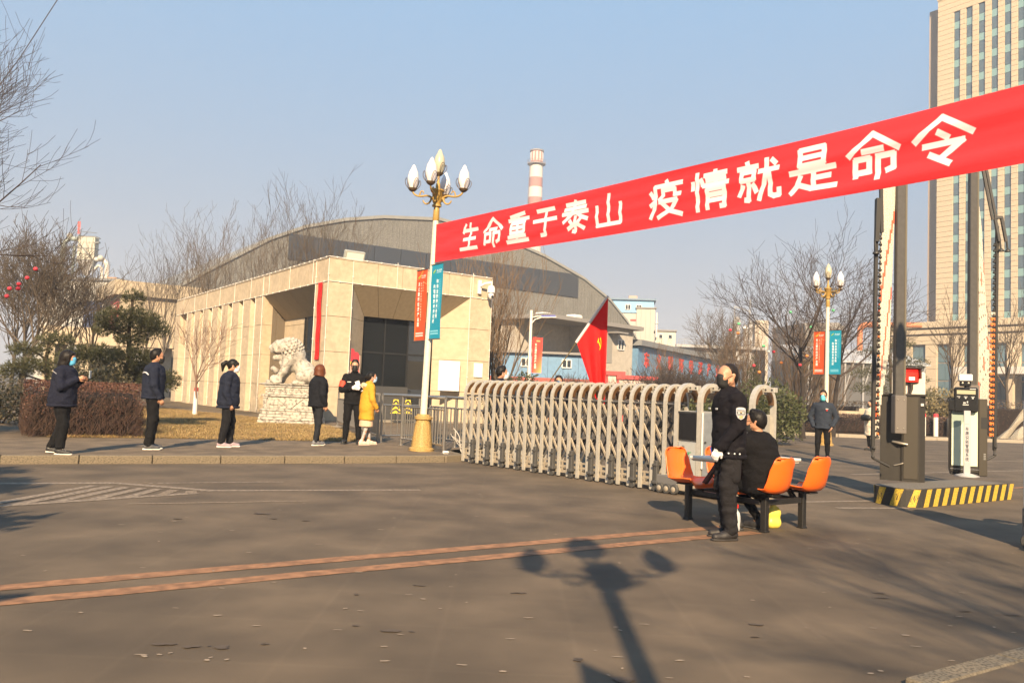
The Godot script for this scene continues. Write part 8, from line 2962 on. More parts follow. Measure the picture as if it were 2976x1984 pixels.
	for n in 20:
		var c: Array = cols[n % 4]
		var pos := Vector3(8.8 + (n + r2.randf() * 0.7) * 0.24, 0, -33.5 + r2.randf_range(-0.5, 0.5))
		pos.y = r2.randf_range(2.6, 5.4)
		var o := thing("tree_lantern", "%s tiny %s lantern from the left in the bare branches beside the farther lamp post" % [nth[n / 4], c[0]], "lantern", pos, 0, "tiny %s lanterns in the trees" % c[0])
		var lm := MB.new()
		lm.ball(Vector3(), Vector3(0.07, 0.06, 0.07), 8, 6)
		part("globe", lm, M("lantern %s" % c[0], c[1], c[2], c[3], 0.6), o)
		var lt := MB.new()
		lt.rod(Vector3(0, 0.05, 0), Vector3(0, 0.35, 0), 0.006, 4)
		part("string", lt, M("wire pale", 0.3, 0.28, 0.25, 0.6), o)
	# cable at the top left
	var tw := thing("overhead_cable", "thin overhead cable crossing the upper left corner", "cable", Vector3(-8.25, 7.98, -14.0))
	var tm := MB.new()
	tm.tube(PackedVector3Array([Vector3(1.2, 2.3, 0), Vector3(0, 0, 0), Vector3(-0.58, -1.08, 0), Vector3(-1.3, -2.2, 0)]), PackedFloat32Array([0.008, 0.008, 0.008, 0.008]), 5)
	part("cable", tm, M("cable dark", 0.06, 0.05, 0.05, 0.6), tw)
	# bollards and rocks across the yard
	for q in [[21.75, -43.0, "left white bollard with a red top beside the right hedge"], [22.45, -43.1, "right white bollard with a red top beside the right hedge"]]:
		var o := thing("bollard", q[2], "bollard", Vector3(q[0], 0.06, q[1]), 0, "bollards by the hedge")
		var b1 := MB.new()
		b1.lathe([Vector2(0.12, 0), Vector2(0.12, 1.15), Vector2(0.001, 1.16)], 12)
		part("post", b1, M("bollard white", 0.7, 0.66, 0.58, 0.5), o)
		var b2 := MB.new()
		b2.lathe([Vector2(0.123, 1.0), Vector2(0.123, 1.17), Vector2(0.001, 1.2)], 12)
		part("cap", b2, M("lantern red", 0.62, 0.04, 0.06, 0.6), o)
	var rk := M("grey rock", 0.40, 0.35, 0.27, 0.9, 0, "worn", 0.7, "bumpy", 0.6)
	var r3 := RandomNumberGenerator.new()
	r3.seed = 8
	var names := ["tall leaning pale rock at the right edge", "broad pale rock in front of the leaning one", "low pale rock left of the broad one", "pointed pale rock behind the broad one", "small pale rock nearest the kerb at the right"]
	for n in 5:
		var q: Array = [[26.9, -44.6, 0.3, 2.0, 0.75], [28.4, -44.4, 0.75, 0.9, 0.2], [27.2, -44.0, 0.5, 0.75, 0.6], [29.3, -45.0, 0.6, 1.1, -0.3], [28.9, -43.8, 0.4, 0.5, 0.2]][n]
		var o := thing("rock", names[n], "rock", Vector3(q[0], 0.06, q[1]))
		var m := MB.new()
		var rings := []
		for lv in 4:
			var ring := []
			var fr := lv / 3.0
			for e in 7:
				var an := TAU * e / 7.0 + lv * 0.3
				var rr: float = q[2] * lerpf(1.0, 0.28, fr) * r3.randf_range(0.75, 1.25)
				ring.append(Vector3(cos(an) * rr + q[4] * q[3] * fr, q[3] * fr * r3.randf_range(0.85, 1.1) - 0.05, sin(an) * rr * 0.8))
			rings.append(ring)
		for lv in 3:
			for e in 7:
				var cc := Vector3(q[4] * q[3] * lv / 3.0, q[3] * lv / 3.0, 0)
				m.face([rings[lv][e], rings[lv][(e + 1) % 7], rings[lv + 1][e]], cc)
				m.face([rings[lv][(e + 1) % 7], rings[lv + 1][(e + 1) % 7], rings[lv + 1][e]], cc)
		m.face(rings[3], Vector3())
		part("stone", m, rk, o)
	var bb2 := thing("cylinder_block", "short pale stone drum beside the hedge at the right", "stone", Vector3(23.6, 0.06, -43.2))
	var dm := MB.new()
	dm.lathe([Vector2(0.42, 0), Vector2(0.46, 0.1), Vector2(0.44, 0.95), Vector2(0.3, 1.05), Vector2(0.001, 1.06)], 14)
	part("drum", dm, rk, bb2)
# a bare tree: [trunk mesh, branch mesh]
func bare_tree(sd: int, o: Dictionary) -> Array:
	var r := RandomNumberGenerator.new()
	r.seed = sd
	var tr := MB.new()
	var br := MB.new()
	var H: float = o.h
	var fork: float = o.fork
	var up: float = o.get("up", 0.3)
	var kids: Array = o.kids
	var lens: Array = o.lens
	var spread: float = o.get("spread", 0.7)
	var r0: float = o.r
	var lean: Vector3 = o.get("lean", Vector3())
	var wig: float = o.get("wig", 0.16)
	var twig: float = o.get("twig", 0.004)
	var stack := []
	# trunk(s)
	var stems: int = o.get("stems", 1)
	for st in stems:
		var p := Vector3(0, 0, 0)
		var d := Vector3(0, 1, 0)
		if stems > 1:
			var an := TAU * st / stems + r.randf_range(-0.3, 0.3)
			var tl: float = r.randf_range(0.05, spread)
			d = Vector3(sin(tl) * cos(an), cos(tl), sin(tl) * sin(an))
			p = Vector3(cos(an), 0, sin(an)) * r.randf_range(0.02, 0.25)
		d = (d + lean).normalized()
		var ps := PackedVector3Array([p])
		var rs := PackedFloat32Array([r0 * (1.25 if stems == 1 else 1.0)])
		var m := 6
		var TL: float = fork + (H - fork) * o.get("lead", 0.35)
		for k in m:
			d = (d + Vector3(r.randf_range(-wig, wig), 0.06, r.randf_range(-wig, wig)) * 0.5).normalized()
			p += d * TL / m
			ps.append(p)
			rs.append(r0 * lerpf(1.0, 0.45, float(k + 1) / m))
		tr.tube(ps, rs, 7, false)
		var n: int = kids[0]
		for k in n:
			var f := lerpf(clampf(fork / TL, 0.05, 0.9), 1.0, (k + r.randf() * 0.6) / n)
			var x := f * m
			var i := clampi(int(x), 0, m - 1)
			var q := ps[i].lerp(ps[i + 1], x - i)
			var dir := (ps[i + 1] - ps[i]).normalized()
			var an := k * 2.4 + r.randf_range(-0.5, 0.5)
			var sp: float = spread * r.randf_range(0.7, 1.2) * (1.0 - 0.45 * f * o.get("taper", 0.5))
			var side := Vector3(cos(an), 0, sin(an))
			stack.append([q, (dir * cos(sp) + side * sin(sp)).normalized(), lens[0] * H * r.randf_range(0.7, 1.1), rs[i] * r.randf_range(0.45, 0.62), 1])
	while stack.size():
		var b: Array = stack.pop_back()
		var p: Vector3 = b[0]
		var d: Vector3 = b[1]
		var L: float = b[2]
		var rad: float = b[3]
		var lv: int = b[4]
		var m := 4 if lv < 3 else 3
		var ps := PackedVector3Array([p])
		var rs := PackedFloat32Array([rad])
		var tip := maxf(rad * 0.4, twig)
		for k in m:
			d = (d + Vector3(r.randf_range(-wig, wig), up * 0.35 + r.randf_range(-wig, wig) * 0.5, r.randf_range(-wig, wig))).normalized()
			p += d * L / m
			ps.append(p)
			rs.append(lerpf(rad, tip, float(k + 1) / m))
		br.tube(ps, rs, 5 if lv == 1 else (4 if lv == 2 else 3), false)
		if lv < kids.size():
			var n: int = kids[lv]
			for k in n:
				var f := lerpf(0.25, 1.0, (k + r.randf()) / n)
				var x := f * m
				var i := clampi(int(x), 0, m - 1)
				var q := ps[i].lerp(ps[i + 1], x - i)
				var dir := (ps[i + 1] - ps[i]).normalized()
				var side := Vector3(r.randf_range(-1, 1), r.randf_range(-0.3, 0.6), r.randf_range(-1, 1))
				side = (side - dir * side.dot(dir)).normalized()
				var sp: float = r.randf_range(0.35, 0.95) * o.get("fan", 1.0)
				stack.append([q, (dir * cos(sp) + side * sin(sp)).normalized(), lens[lv] * H * r.randf_range(0.6, 1.15), maxf(rs[i] * r.randf_range(0.42, 0.62), twig), lv + 1])
	return [tr.mesh(), br.mesh()]

func plant_tree(called: String, label: String, meshes: Array, at: Vector3, turn: float, scl: float, bark: Material, twigs: Material, group := "") -> Node3D:
	var t := thing(called, label, "tree", at, turn, group)
	t.scale = Vector3.ONE * scl
	inst("trunk", meshes[0], bark, t)
	inst("crown", meshes[1], twigs, t)
	return t

# many small leaves spread through lumps: [x, y, z, rx, ry, rz]
func leaves(sd: int, lumps: Array, n: int, size: float, long: float, shell := 0.55) -> ArrayMesh:
	var r := RandomNumberGenerator.new()
	r.seed = sd
	var mb := MB.new()
	var tot := 0.0
	for q in lumps:
		tot += q[3] * q[5]
	for q in lumps:
		var m := int(n * q[3] * q[5] / tot)
		for k in m:
			var d := Vector3(r.randfn(), r.randfn(), r.randfn()).normalized()
			var f := pow(r.randf(), shell) * (1.0 + 0.16 * sin(d.x * 7.0 + sd) * sin(d.y * 6.0) + 0.1 * sin(d.z * 11.0))
			var c := Vector3(q[0], q[1], q[2]) + d * Vector3(q[3], q[4], q[5]) * f
			var ax := (d * 0.8 + Vector3(r.randfn(), r.randfn() + 0.3, r.randfn()) * 0.7).normalized()
			var sd2 := ax.cross(Vector3(r.randfn(), r.randfn(), r.randfn())).normalized()
			var s := size * r.randf_range(0.7, 1.3)
			var g := r.randf_range(0.6, 1.35)
			mb.col = Color(g * r.randf_range(0.92, 1.1), g, g * r.randf_range(0.85, 1.05))
			mb.tri(c + ax * s * long, c + sd2 * s * 0.5, c - sd2 * s * 0.5)
	return mb.mesh(true)

func leafmat(key: String, r: float, g: float, b: float) -> StandardMaterial3D:
	var m := M(key, r, g, b, 0.7)
	m.vertex_color_use_as_albedo = true
	m.backlight_enabled = true
	m.backlight = Color(0.3, 0.3, 0.25)
	return m

# needles set along twigs that fill flat pads
func pine_pads(sd: int, pads: Array, per: int) -> ArrayMesh:
	var r := RandomNumberGenerator.new()
	r.seed = sd
	var mb := MB.new()
	for q in pads:
		var m := int(per * q[3] * q[5])
		for k in m:
			var d := Vector3(r.randfn(), r.randfn() * 0.8, r.randfn()).normalized()
			var c := Vector3(q[0], q[1], q[2]) + d * Vector3(q[3], q[4], q[5]) * pow(r.randf(), 0.42)
			var g := r.randf_range(0.6, 1.4)
			mb.col = Color(g * r.randf_range(0.9, 1.2), g, g * 0.9)
			var ax := (d + Vector3(r.randfn() * 0.4, 0.7, r.randfn() * 0.4)).normalized()
			for n in 7:
				var e := (ax + Vector3(r.randfn(), r.randfn(), r.randfn()) * 0.55).normalized()
				var w := e.cross(Vector3(r.randfn(), r.randfn(), r.randfn())).normalized() * 0.008
				mb.tri(c + e * r.randf_range(0.08, 0.15), c + w, c - w)
	return mb.mesh(true)

# upright twigs filling a box shaped hedge
func twig_hedge(sd: int, sz: Vector3, n: int, thick: float, wob: float) -> ArrayMesh:
	var r := RandomNumberGenerator.new()
	r.seed = sd
	var mb := MB.new()
	for k in n:
		var p := Vector3(r.randf_range(-0.5, 0.5) * sz.x, 0, r.randf_range(-0.5, 0.5) * sz.z)
		var top := sz.y * (0.88 + 0.14 * r.randf() + 0.07 * sin(p.x * 3.0) * cos(p.z * 4.0)) * (1.0 - 0.22 * pow(absf(2.0 * p.x / sz.x), 7.0)) * (1.0 - 0.15 * pow(absf(2.0 * p.z / sz.z), 7.0))
		var y0 := pow(r.randf(), 1.3) * top * 0.75
		p.y = y0
		var l := minf(r.randf_range(0.12, 0.4), top - y0)
		var d := Vector3(r.randfn() * wob * 1.7, 1.0, r.randfn() * wob * 1.7).normalized()
		var e := p + d * l
		e.x = clampf(e.x, -sz.x * 0.53, sz.x * 0.53)
		e.z = clampf(e.z, -sz.z * 0.53, sz.z * 0.53)
		var g := r.randf_range(0.55, 1.4)
		mb.col = Color(g, g * r.randf_range(0.9, 1.05), g * r.randf_range(0.85, 1.05))
		mb.tube(PackedVector3Array([p, p.lerp(e, 0.5) + Vector3(r.randfn(), 0, r.randfn()) * 0.02, e]), PackedFloat32Array([thick, thick * 0.8, thick * 0.35]), 3, false)
	return mb.mesh(true)

func build_plants():
	var bark := M("bark grey", 0.135, 0.108, 0.082, 0.9, 0, "bark", 2.5, "bumpy", 0.4)
	var bark_d := M("bark dark", 0.055, 0.042, 0.034, 0.9, 0, "bark", 2.5)
	var tw_grey := M("twigs grey brown", 0.10, 0.076, 0.054, 0.9)
	var tw_dark := M("twigs dark", 0.06, 0.045, 0.038, 0.9)
	var tw_rust := M("twigs rust", 0.155, 0.102, 0.06, 0.9)
	# --- the near tree at the left edge
	var big := bare_tree(11, {"h": 8.2, "fork": 2.2, "r": 0.17, "kids": [12, 8, 6, 5], "lens": [0.50, 0.26, 0.15, 0.09], "spread": 0.95, "up": 0.32, "wig": 0.18, "twig": 0.0042, "lead": 0.45})
	plant_tree("broad_bare_tree", "large near bare tree reaching into the picture from the left edge", big, Vector3(-11.2, 0.13, -12.9), 0.6, 0.84, bark_d, tw_dark)
	# --- a bare tree and a pine behind the viewer that throw shadows into the picture
	plant_tree("broad_bare_tree", "bare tree behind the viewer on the right, throwing soft shadows on the road", big, Vector3(5.4, 0.0, 7.2), 2.1, 1.0, bark_d, tw_dark)
	# --- left midground trees
	var mid := bare_tree(23, {"h": 5.2, "fork": 1.7, "r": 0.10, "kids": [9, 7, 6, 4], "lens": [0.48, 0.27, 0.17, 0.10], "spread": 0.85, "up": 0.30, "wig": 0.2, "twig": 0.0065})
	plant_tree("twiggy_tree", "bushy bare tree with dense brown twigs at the far left", mid, Vector3(-16.9, 0.13, -28.0), 0.2, 1.0, bark, tw_grey)
	plant_tree("twiggy_tree", "second bushy bare tree partly hidden behind the far left one", mid, Vector3(-19.5, 0.13, -33.0), 2.2, 1.15, bark, tw_grey)
	var slim := bare_tree(31, {"h": 5.6, "fork": 1.5, "r": 0.08, "kids": [9, 5, 4], "lens": [0.36, 0.2, 0.12], "spread": 0.6, "up": 0.45, "wig": 0.15, "twig": 0.006})
	plant_tree("slim_bare_tree", "slim pale trunked bare tree left of the pine", slim, Vector3(-16.6, 0.13, -31.0), 0.0, 1.0, bark, tw_grey)
	plant_tree("slim_bare_tree", "slim bare tree just left of the tall pine, in front of the low portal", slim, Vector3(-15.4, 0.13, -30.0), 1.9, 1.05, bark, tw_grey)
	plant_tree("slim_bare_tree", "slim bare tree at the far left beside the path", slim, Vector3(-22.0, 0.13, -36.0), 3.1, 1.2, bark, tw_grey)
	# --- row of pollarded trees behind the gatehouse
	var pop := bare_tree(41, {"h": 14.0, "fork": 4.5, "r": 0.17, "kids": [9, 4, 4, 2], "lens": [0.46, 0.27, 0.15, 0.08], "spread": 0.62, "up": 0.42, "wig": 0.13, "twig": 0.0085, "lead": 0.4, "fan": 0.8})
	var pop2 := bare_tree(43, {"h": 13.5, "fork": 4.0, "r": 0.17, "kids": [8, 5, 4, 2], "lens": [0.52, 0.25, 0.14, 0.08], "spread": 0.5, "up": 0.5, "wig": 0.13, "twig": 0.0095, "lead": 0.35, "fan": 0.8})
	var rowd := [[-25.6, -57, 0.64, "leftmost"], [-23.8, -55, 0.66, "second"], [-22.2, -58, 0.74, "third"], [-20.2, -55, 0.78, "fourth"], [-18.0, -58, 0.86, "fifth"], [-16.0, -56, 0.88, "sixth"], [-14.3, -57, 0.92, "seventh"], [-12.6, -56.5, 0.80, "eighth and rightmost"]]
	for k in rowd.size():
		var q: Array = rowd[k]
		plant_tree("pollarded_tree", "%s tall pollarded bare tree from the left in the row behind the gatehouse" % q[3], pop if k % 2 == 0 else pop2, Vector3(q[0], 0.0, q[1]), k * 1.7, q[2], bark, tw_grey, "pollarded trees behind the gatehouse")
	# --- fan shaped willow right of the gatehouse
	var fan := bare_tree(51, {"h": 9.0, "fork": 0.8, "r": 0.07, "stems": 11, "kids": [6, 4, 3], "lens": [0.36, 0.2, 0.12], "spread": 0.52, "up": 0.4, "wig": 0.12, "twig": 0.008, "lead": 0.55, "fan": 0.7})
	plant_tree("fan_shaped_tree", "brown bare tree fanning out from its foot at the right end of the gatehouse", fan, Vector3(-1.0, 0.0, -39.5), 0.5, 0.97, bark, tw_rust)
	# --- right hand trees
	var rt := bare_tree(61, {"h": 7.2, "fork": 2.4, "r": 0.12, "kids": [9, 6, 5, 3], "lens": [0.48, 0.27, 0.15, 0.09], "spread": 0.95, "up": 0.22, "wig": 0.2, "twig": 0.006, "lean": Vector3(-0.12, 0, 0)})
	plant_tree("leaning_bare_tree", "wide bare tree with a curved trunk left of the farther lamp post", rt, Vector3(12.0, 0.06, -33.5), 0.4, 1.0, bark_d, tw_dark)
	plant_tree("leaning_bare_tree", "wide bare tree standing behind the farther lamp post", rt, Vector3(14.4, 0.06, -36.5), 2.6, 1.02, bark_d, tw_dark)
	plant_tree("twiggy_tree", "small round bare tree far off between the flag and the silos", mid, Vector3(15.5, 0.0, -61.0), 1.0, 1.35, bark, tw_grey)
	for q in [[12.6, -44, 0.62, "rust coloured twiggy shrub tree left of the leaning trees"], [15.2, -43, 0.7, "rust coloured twiggy shrub tree under the leaning trees"], [17.8, -46, 0.62, "rust coloured twiggy shrub tree right of the farther lamp post"], [9.8, -52, 0.55, "rust coloured twiggy shrub tree behind the parking sign"]]:
		plant_tree("fan_shrub", q[3], fan, Vector3(q[0], 0.06, q[1]), q[0], q[2], bark, tw_rust)
	for q in [[27.3, -50.5, 1.05, "bare tree in front of the tower between the two booms"], [33.0, -54, 1.15, "bare tree at the right edge in front of the tower canopy"], [24.6, -52, 0.9, "smaller bare tree right of the left boom"]]:
		plant_tree("slim_bare_tree", q[3], slim, Vector3(q[0], 0.06, q[1]), q[0] * 1.3, q[2] * 1.45, bark, tw_grey)
	# --- low twiggy bushes behind the gate
	var bush := bare_tree(71, {"h": 2.4, "fork": 0.2, "r": 0.03, "stems": 16, "kids": [7, 6, 4], "lens": [0.42, 0.26, 0.16], "spread": 0.9, "up": 0.25, "wig": 0.25, "twig": 0.006, "lead": 0.5})
	var bi := 0
	for q in [[2.9, -36, 0.95, "brown twiggy bush just left of the red flag"], [4.4, -38, 0.9, "brown twiggy bush hidden behind the red flag"], [6.9, -36, 1.2, "large dark brown twiggy bush right of the red flag"], [8.5, -37, 1.15, "large dark brown twiggy bush beside the parking sign"], [10.4, -39, 1.0, "brown twiggy bush behind the guard's head"], [1.2, -38, 0.8, "brown twiggy bush beside the green shrub"]]:
		var t := thing("twiggy_bush", q[3], "bush", Vector3(q[0], 0.06, q[1]), q[0] * 2.0, "brown bushes behind the gate")
		t.scale = Vector3.ONE * q[2]
		inst("stems", bush[0], bark, t)
		inst("twigs", bush[1], tw_dark if bi == 2 or bi == 3 else tw_grey, t)
		bi += 1
	# --- evergreens
	var pm := leafmat("pine needles", 0.072, 0.074, 0.030)
	var trunkm := M("pine bark", 0.10, 0.068, 0.045, 0.9, 0, "bark", 3.0)
	var pine := func(label: String, at: Vector3, H: float, pads: Array, sd: int, per: int, scl := 1.0) -> Node3D:
		var t := thing("pine_tree", label, "tree", at)
		t.scale = Vector3.ONE * scl
		var tb := MB.new()
		tb.tube(PackedVector3Array([Vector3(0, 0, 0), Vector3(0.06, H * 0.35, 0.02), Vector3(-0.04, H * 0.7, 0), Vector3(0, H * 0.97, 0)]), PackedFloat32Array([0.09, 0.075, 0.05, 0.015]), 7)
		for q in pads:
			tb.tube(PackedVector3Array([Vector3(0, q[1] - 0.25, 0), Vector3(q[0] * 0.5, q[1] - 0.1, q[2] * 0.5), Vector3(q[0], q[1], q[2])]), PackedFloat32Array([0.035, 0.025, 0.012]), 5)
		part("trunk", tb, trunkm, t)
		inst("crown", pine_pads(sd, pads, per), pm, t)
		return t
	pine.call("tall layered pine between the second man and the gatehouse", Vector3(-10.3, 0.13, -22.0), 3.65, [[0.05, 3.4, 0, 0.3, 0.25, 0.3], [-0.05, 2.85, 0.1, 0.85, 0.32, 0.7], [0.55, 2.6, 0.0, 0.5, 0.28, 0.5], [-0.55, 2.55, -0.1, 0.45, 0.22, 0.5], [0.15, 2.25, 0.2, 0.4, 0.2, 0.4], [-0.85, 1.85, 0.1, 0.75, 0.3, 0.65], [0.3, 1.8, 0.3, 0.7, 0.26, 0.6], [0.0, 1.35, -0.2, 0.8, 0.3, 0.7], [0.95, 1.25, 0.2, 0.55, 0.32, 0.5], [-0.55, 1.2, 0.4, 0.6, 0.25, 0.5]], 3, 1500)
	pine.call("low spreading pine behind the woman with the phone", Vector3(-13.6, 0.13, -24.0), 2.5, [[0.2, 2.3, 0, 0.5, 0.22, 0.5], [-0.5, 1.95, 0.1, 0.6, 0.24, 0.5], [0.7, 1.8, 0, 0.55, 0.22, 0.5], [-0.2, 1.5, 0.3, 0.8, 0.25, 0.6], [-1.0, 1.3, 0, 0.5, 0.25, 0.5], [0.7, 1.2, 0.2, 0.6, 0.25, 0.5]], 4, 1200)
	pine.call("dark pine behind the left barrier boom", Vector3(20.9, 0.06, -45.0), 6.0, [[0, 5.7, 0, 0.5, 0.4, 0.5], [0.5, 4.9, 0, 0.9, 0.4, 0.8], [-0.9, 4.4, 0, 0.9, 0.4, 0.8], [0.9, 3.9, 0.3, 1.1, 0.4, 0.9], [-1.3, 3.3, 0.3, 1.2, 0.4, 0.9], [0.8, 3.0, 0.3, 1.2, 0.4, 1.0], [-1.0, 2.4, 0.3, 1.3, 0.4, 1.0], [1.3, 2.2, 0.3, 1.1, 0.4, 0.9], [0, 1.7, 0.5, 1.3, 0.4, 1.0]], 5, 420)
	# an evergreen out of the picture at the left, whose shadow falls into it
	var big_pads := []
	var r5 := RandomNumberGenerator.new()
	r5.seed = 12
	for k in 16:
		var y := 3.5 + k * 0.27
		var rr := lerpf(3.6, 0.9, k / 15.0)
		var an := k * 2.4
		big_pads.append([cos(an) * rr * 0.62, y, sin(an) * rr * 0.62, rr * 0.6, 0.3, rr * 0.55])
	var be := thing("evergreen_tree", "large evergreen outside the picture whose shadow lies on the road at the left", "tree", Vector3(-7.6, 0.0, 1.6))
	var bt := MB.new()
	bt.rod(Vector3(0, 0, 0), Vector3(0, 7.8, 0), 0.16, 8, 0.03)
	part("trunk", bt, trunkm, be)
	inst("crown", leaves(6, big_pads, 26000, 0.16, 1.2, 0.45), pm, be)
	# spruce behind the guard
	var sp := thing("small_spruce", "small dark conical spruce right of the guard's head", "tree", Vector3(11.9, 0.06, -40.0))
	var cones := []
	for k in 9:
		cones.append([0, 0.5 + k * 0.38, 0, lerpf(0.85, 0.12, k / 8.0), 0.3, lerpf(0.85, 0.12, k / 8.0)])
	var stm := MB.new()
	stm.rod(Vector3(0, 0, 0), Vector3(0, 3.7, 0), 0.07, 6, 0.01)
	part("trunk", stm, trunkm, sp)
	inst("crown", pine_pads(8, cones, 900), pm, sp)
	# --- round clipped shrubs
	var green := leafmat("shrub leaves green", 0.070, 0.080, 0.026)
	var dgreen := leafmat("shrub leaves dark green", 0.040, 0.048, 0.020)
	var olive := leafmat("shrub leaves olive brown", 0.175, 0.145, 0.075)
	var shrub := func(label: String, at: Vector3, rx: float, ry: float, m: Material, sd: int, n: int, size: float):
		var t := thing("round_shrub", label, "shrub", at)
		inst("foliage", leaves(sd, [[0, ry * 0.95, 0, rx, ry, rx], [rx * 0.5, ry * 0.8, 0.1, rx * 0.6, ry * 0.75, rx * 0.6], [-rx * 0.5, ry * 0.75, 0.1, rx * 0.6, ry * 0.72, rx * 0.6]], n, size, 1.3, 0.3), m, t)
		var st := MB.new()
		for k in 6:
			var an := TAU * k / 6
			st.rod(Vector3(cos(an) * 0.08, 0, sin(an) * 0.08), Vector3(cos(an) * rx * 0.6, ry * 1.3, sin(an) * rx * 0.6), 0.025, 5, 0.01)
		part("stem", st, trunkm, t)
	shrub.call("olive clipped shrub behind the hedge between the two leftmost people", Vector3(-10.6, 0.13, -20.9), 0.98, 0.85, olive, 1, 5200, 0.055)
	shrub.call("dark green round shrub showing over the left part of the gate", Vector3(0.28, 0.0, -29.5), 1.05, 1.12, dgreen, 2, 4200, 0.075)
	shrub.call("green round shrub behind the guard's shoulder", Vector3(9.0, 0.06, -28.5), 1.15, 1.12, green, 3, 4600, 0.075)
	shrub.call("small green shrub seen through the gate housing arches", Vector3(5.6, 0.06, -24.0), 0.6, 0.8, green, 4, 2000, 0.065)
	shrub.call("pale speckled shrub in front of the tower beside the pine", Vector3(24.8, 0.06, -47.0), 1.7, 1.35, leafmat("shrub leaves speckled", 0.19, 0.155, 0.075), 5, 4200, 0.11)
	shrub.call("low olive shrub beside the path behind the woman with the phone", Vector3(-12.7, 0.13, -20.5), 0.8, 0.62, olive, 6, 2800, 0.05)
	# --- hedges
	var hm := M("hedge twigs", 0.085, 0.047, 0.032, 0.9)
	hm.vertex_color_use_as_albedo = true
	var rustm := leafmat("hedge rusty leaves", 0.125, 0.052, 0.030)
	var hedge := func(label: String, at: Vector3, turn: float, sz: Vector3, n: int, thick: float, sd: int, leaf: Material, nl: int, ls: float):
		var t := thing("hedge", label, "hedge", at, turn)
		var core := MB.new()
		core.box(Vector3(0, sz.y * 0.42, 0), Vector3(sz.x * 0.86, sz.y * 0.8, sz.z * 0.8), 0.1)
		part("dense_twigs", core, M("hedge inner twigs", 0.035, 0.021, 0.015, 0.95, 0, "grain", 3.0, "bumpy", 2.0), t)
		var a := inst("twigs", twig_hedge(sd, sz, n, thick, 0.35), hm, t)
		tag(a, "", "", "", "stuff")
		var r := RandomNumberGenerator.new()
		r.seed = sd
		var mb := MB.new()
		for k in nl:
			var p := Vector3(r.randf_range(-0.51, 0.51) * sz.x, sz.y * (1.0 - pow(r.randf(), 2.5) * 0.6) * (0.97 + 0.05 * sin(k)), r.randf_range(-0.52, 0.52) * sz.z)
			var g := r.randf_range(0.5, 1.5)
			mb.col = Color(g, g * r.randf_range(0.85, 1.1), g)
			var e := Vector3(r.randfn(), r.randfn(), r.randfn()).normalized()
			var w := e.cross(Vector3(r.randfn(), r.randfn(), 1)).normalized()
			mb.tri(p + e * ls, p + w * ls * 0.4, p - w * ls * 0.4)
		var b := inst("leaves", mb.mesh(true), leaf, t)
		tag(b, "", "", "", "stuff")
	hedge.call("low rust brown twig hedge along the pavement behind the two leftmost people", Vector3(-9.35, 0.12, -18.0), 0.55, Vector3(2.25, 1.14, 2.1), 9500, 0.005, 1, rustm, 7000, 0.035)
	hedge.call("dark green hedge at the left edge across the path", Vector3(-12.3, 0.12, -17.0), 0.5, Vector3(2.6, 1.25, 1.6), 900, 0.006, 2, dgreen, 7000, 0.05)
	hedge.call("long purple brown clipped hedge along the far kerb behind the man in sunglasses", Vector3(15.9, 0.06, -42.2), 0.24, Vector3(8.4, 0.98, 1.0), 3000, 0.010, 3, leafmat("hedge purple leaves", 0.115, 0.070, 0.052), 9000, 0.06)
	hedge.call("short clipped hedge between the two barrier boxes", Vector3(22.6, 0.06, -44.0), 0.1, Vector3(1.9, 1.0, 1.0), 700, 0.010, 4, leafmat("hedge purple leaves", 0.115, 0.070, 0.052), 2600, 0.06)
	hedge.call("taller brown hedge behind the clipped one at the right", Vector3(15.0, 0.06, -46.5), 0.2, Vector3(12, 1.7, 1.6), 3800, 0.011, 5, leafmat("hedge brown leaves", 0.12, 0.085, 0.05), 5000, 0.07)
	hedge.call("brown brushwood at the right edge in front of the tower", Vector3(29.5, 0.06, -49.0), 0.0, Vector3(11, 2.0, 2.0), 4500, 0.012, 6, leafmat("hedge brown leaves", 0.12, 0.085, 0.05), 3000, 0.07)
	# --- small tree with a whitewashed foot in front of the fins
	var stree := bare_tree(81, {"h": 3.5, "fork": 1.1, "r": 0.06, "kids": [7, 6, 5], "lens": [0.55, 0.28, 0.16], "spread": 0.62, "up": 0.25, "wig": 0.14, "twig": 0.0055, "lead": 0.15})
	var wt := plant_tree("whitewashed_tree", "small bare tree with a whitewashed and red ringed trunk on the lawn", stree, Vector3(-11.6, 0.13, -30.3), 0.9, 1.0, M("reddish bark", 0.15, 0.085, 0.06, 0.9), M("reddish twigs", 0.20, 0.125, 0.09, 0.9))
	var ww := MB.new()
	ww.tube(PackedVector3Array([Vector3(0, 0, 0), Vector3(0, 0.88, 0)]), PackedFloat32Array([0.088, 0.078]), 10)
	part("whitewash", ww, M("whitewash", 0.66, 0.62, 0.57, 0.9), wt)
	var wr := MB.new()
	wr.tube(PackedVector3Array([Vector3(0, 0.88, 0), Vector3(0.005, 1.02, 0)]), PackedFloat32Array([0.08, 0.074]), 10)
	part("red_ring", wr, M("ring red", 0.42, 0.06, 0.06, 0.9), wt)
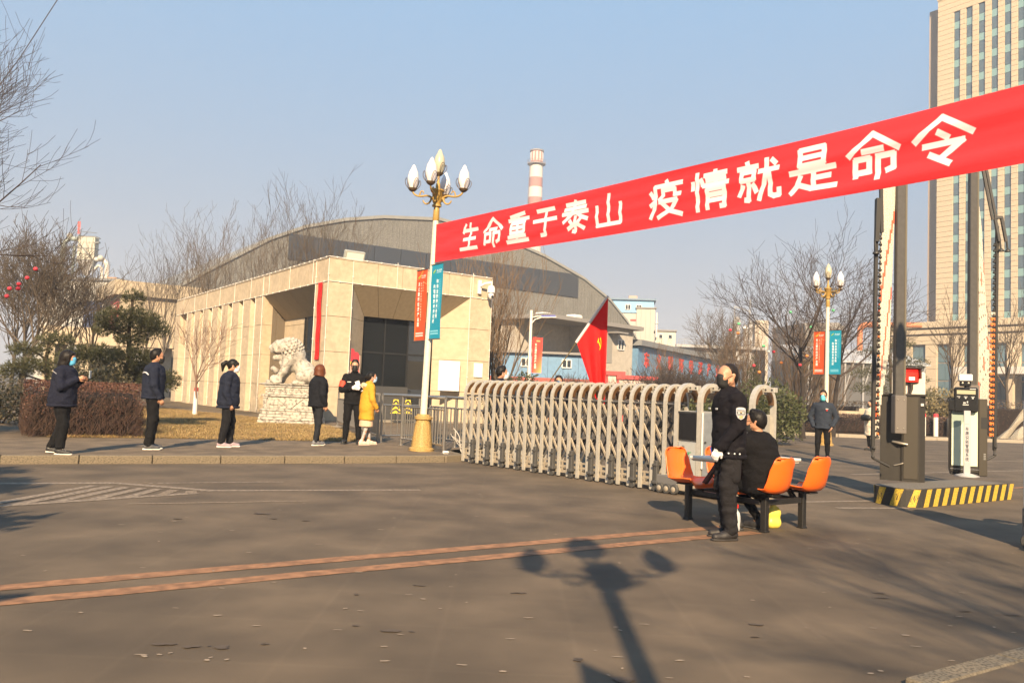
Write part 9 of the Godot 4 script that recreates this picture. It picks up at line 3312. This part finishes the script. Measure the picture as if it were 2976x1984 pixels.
	# --- dry grass
	var r := RandomNumberGenerator.new()
	r.seed = 99
	var blade := MB.new()
	for k in 5:
		var an := k * 1.3
		var d := Vector3(cos(an), 0, sin(an))
		blade.tri(d * 0.03 + Vector3(0, r.randf_range(0.03, 0.06), 0) + d * 0.02, Vector3(-d.z, 0, d.x) * 0.005, Vector3(d.z, 0, -d.x) * 0.005)
	var gm := M("dry grass", 0.33, 0.225, 0.095, 0.9)
	gm.vertex_color_use_as_albedo = true
	var poly := PackedVector2Array([Vector2(-9.4, -16.8), Vector2(-7.3, -17.8), Vector2(-4.5, -18.8), Vector2(-3.1, -19.4), Vector2(-5.5, -25.7), Vector2(-7.7, -28.7), Vector2(-21, -42), Vector2(-24, -40), Vector2(-13.8, -25), Vector2(-11, -19)])
	var mm := MultiMesh.new()
	mm.transform_format = MultiMesh.TRANSFORM_3D
	mm.use_colors = true
	mm.mesh = blade.mesh()
	var xs := []
	var fn := FastNoiseLite.new()
	fn.frequency = 0.35
	while xs.size() < 34000:
		var z := -16.5 - pow(r.randf(), 1.4) * 20.0
		var p := Vector2(r.randf_range(-20, -3), z)
		if Geometry2D.is_point_in_polygon(p, poly):
			xs.append(p)
	mm.instance_count = xs.size()
	for k in xs.size():
		var p: Vector2 = xs[k]
		var s := r.randf_range(0.7, 1.5) * (1.0 + 0.5 * fn.get_noise_2d(p.x, p.y))
		mm.set_instance_transform(k, Transform3D(Basis(Vector3.UP, r.randf() * TAU).scaled(Vector3(s, s, s)), Vector3(p.x, 0.126, p.y)))
		var g := r.randf_range(0.6, 1.3) * (1.0 + 0.35 * fn.get_noise_2d(p.x * 2.0 + 40, p.y * 2.0))
		mm.set_instance_color(k, Color(g, g * r.randf_range(0.92, 1.08), g * r.randf_range(0.8, 1.1)))
	var mi := MultiMeshInstance3D.new()
	mi.multimesh = mm
	mi.material_override = gm
	mi.name = "dry_grass"
	add_child(mi)
	tag(mi, "short dry yellow grass on the lawn before the gatehouse", "grass", "", "stuff")
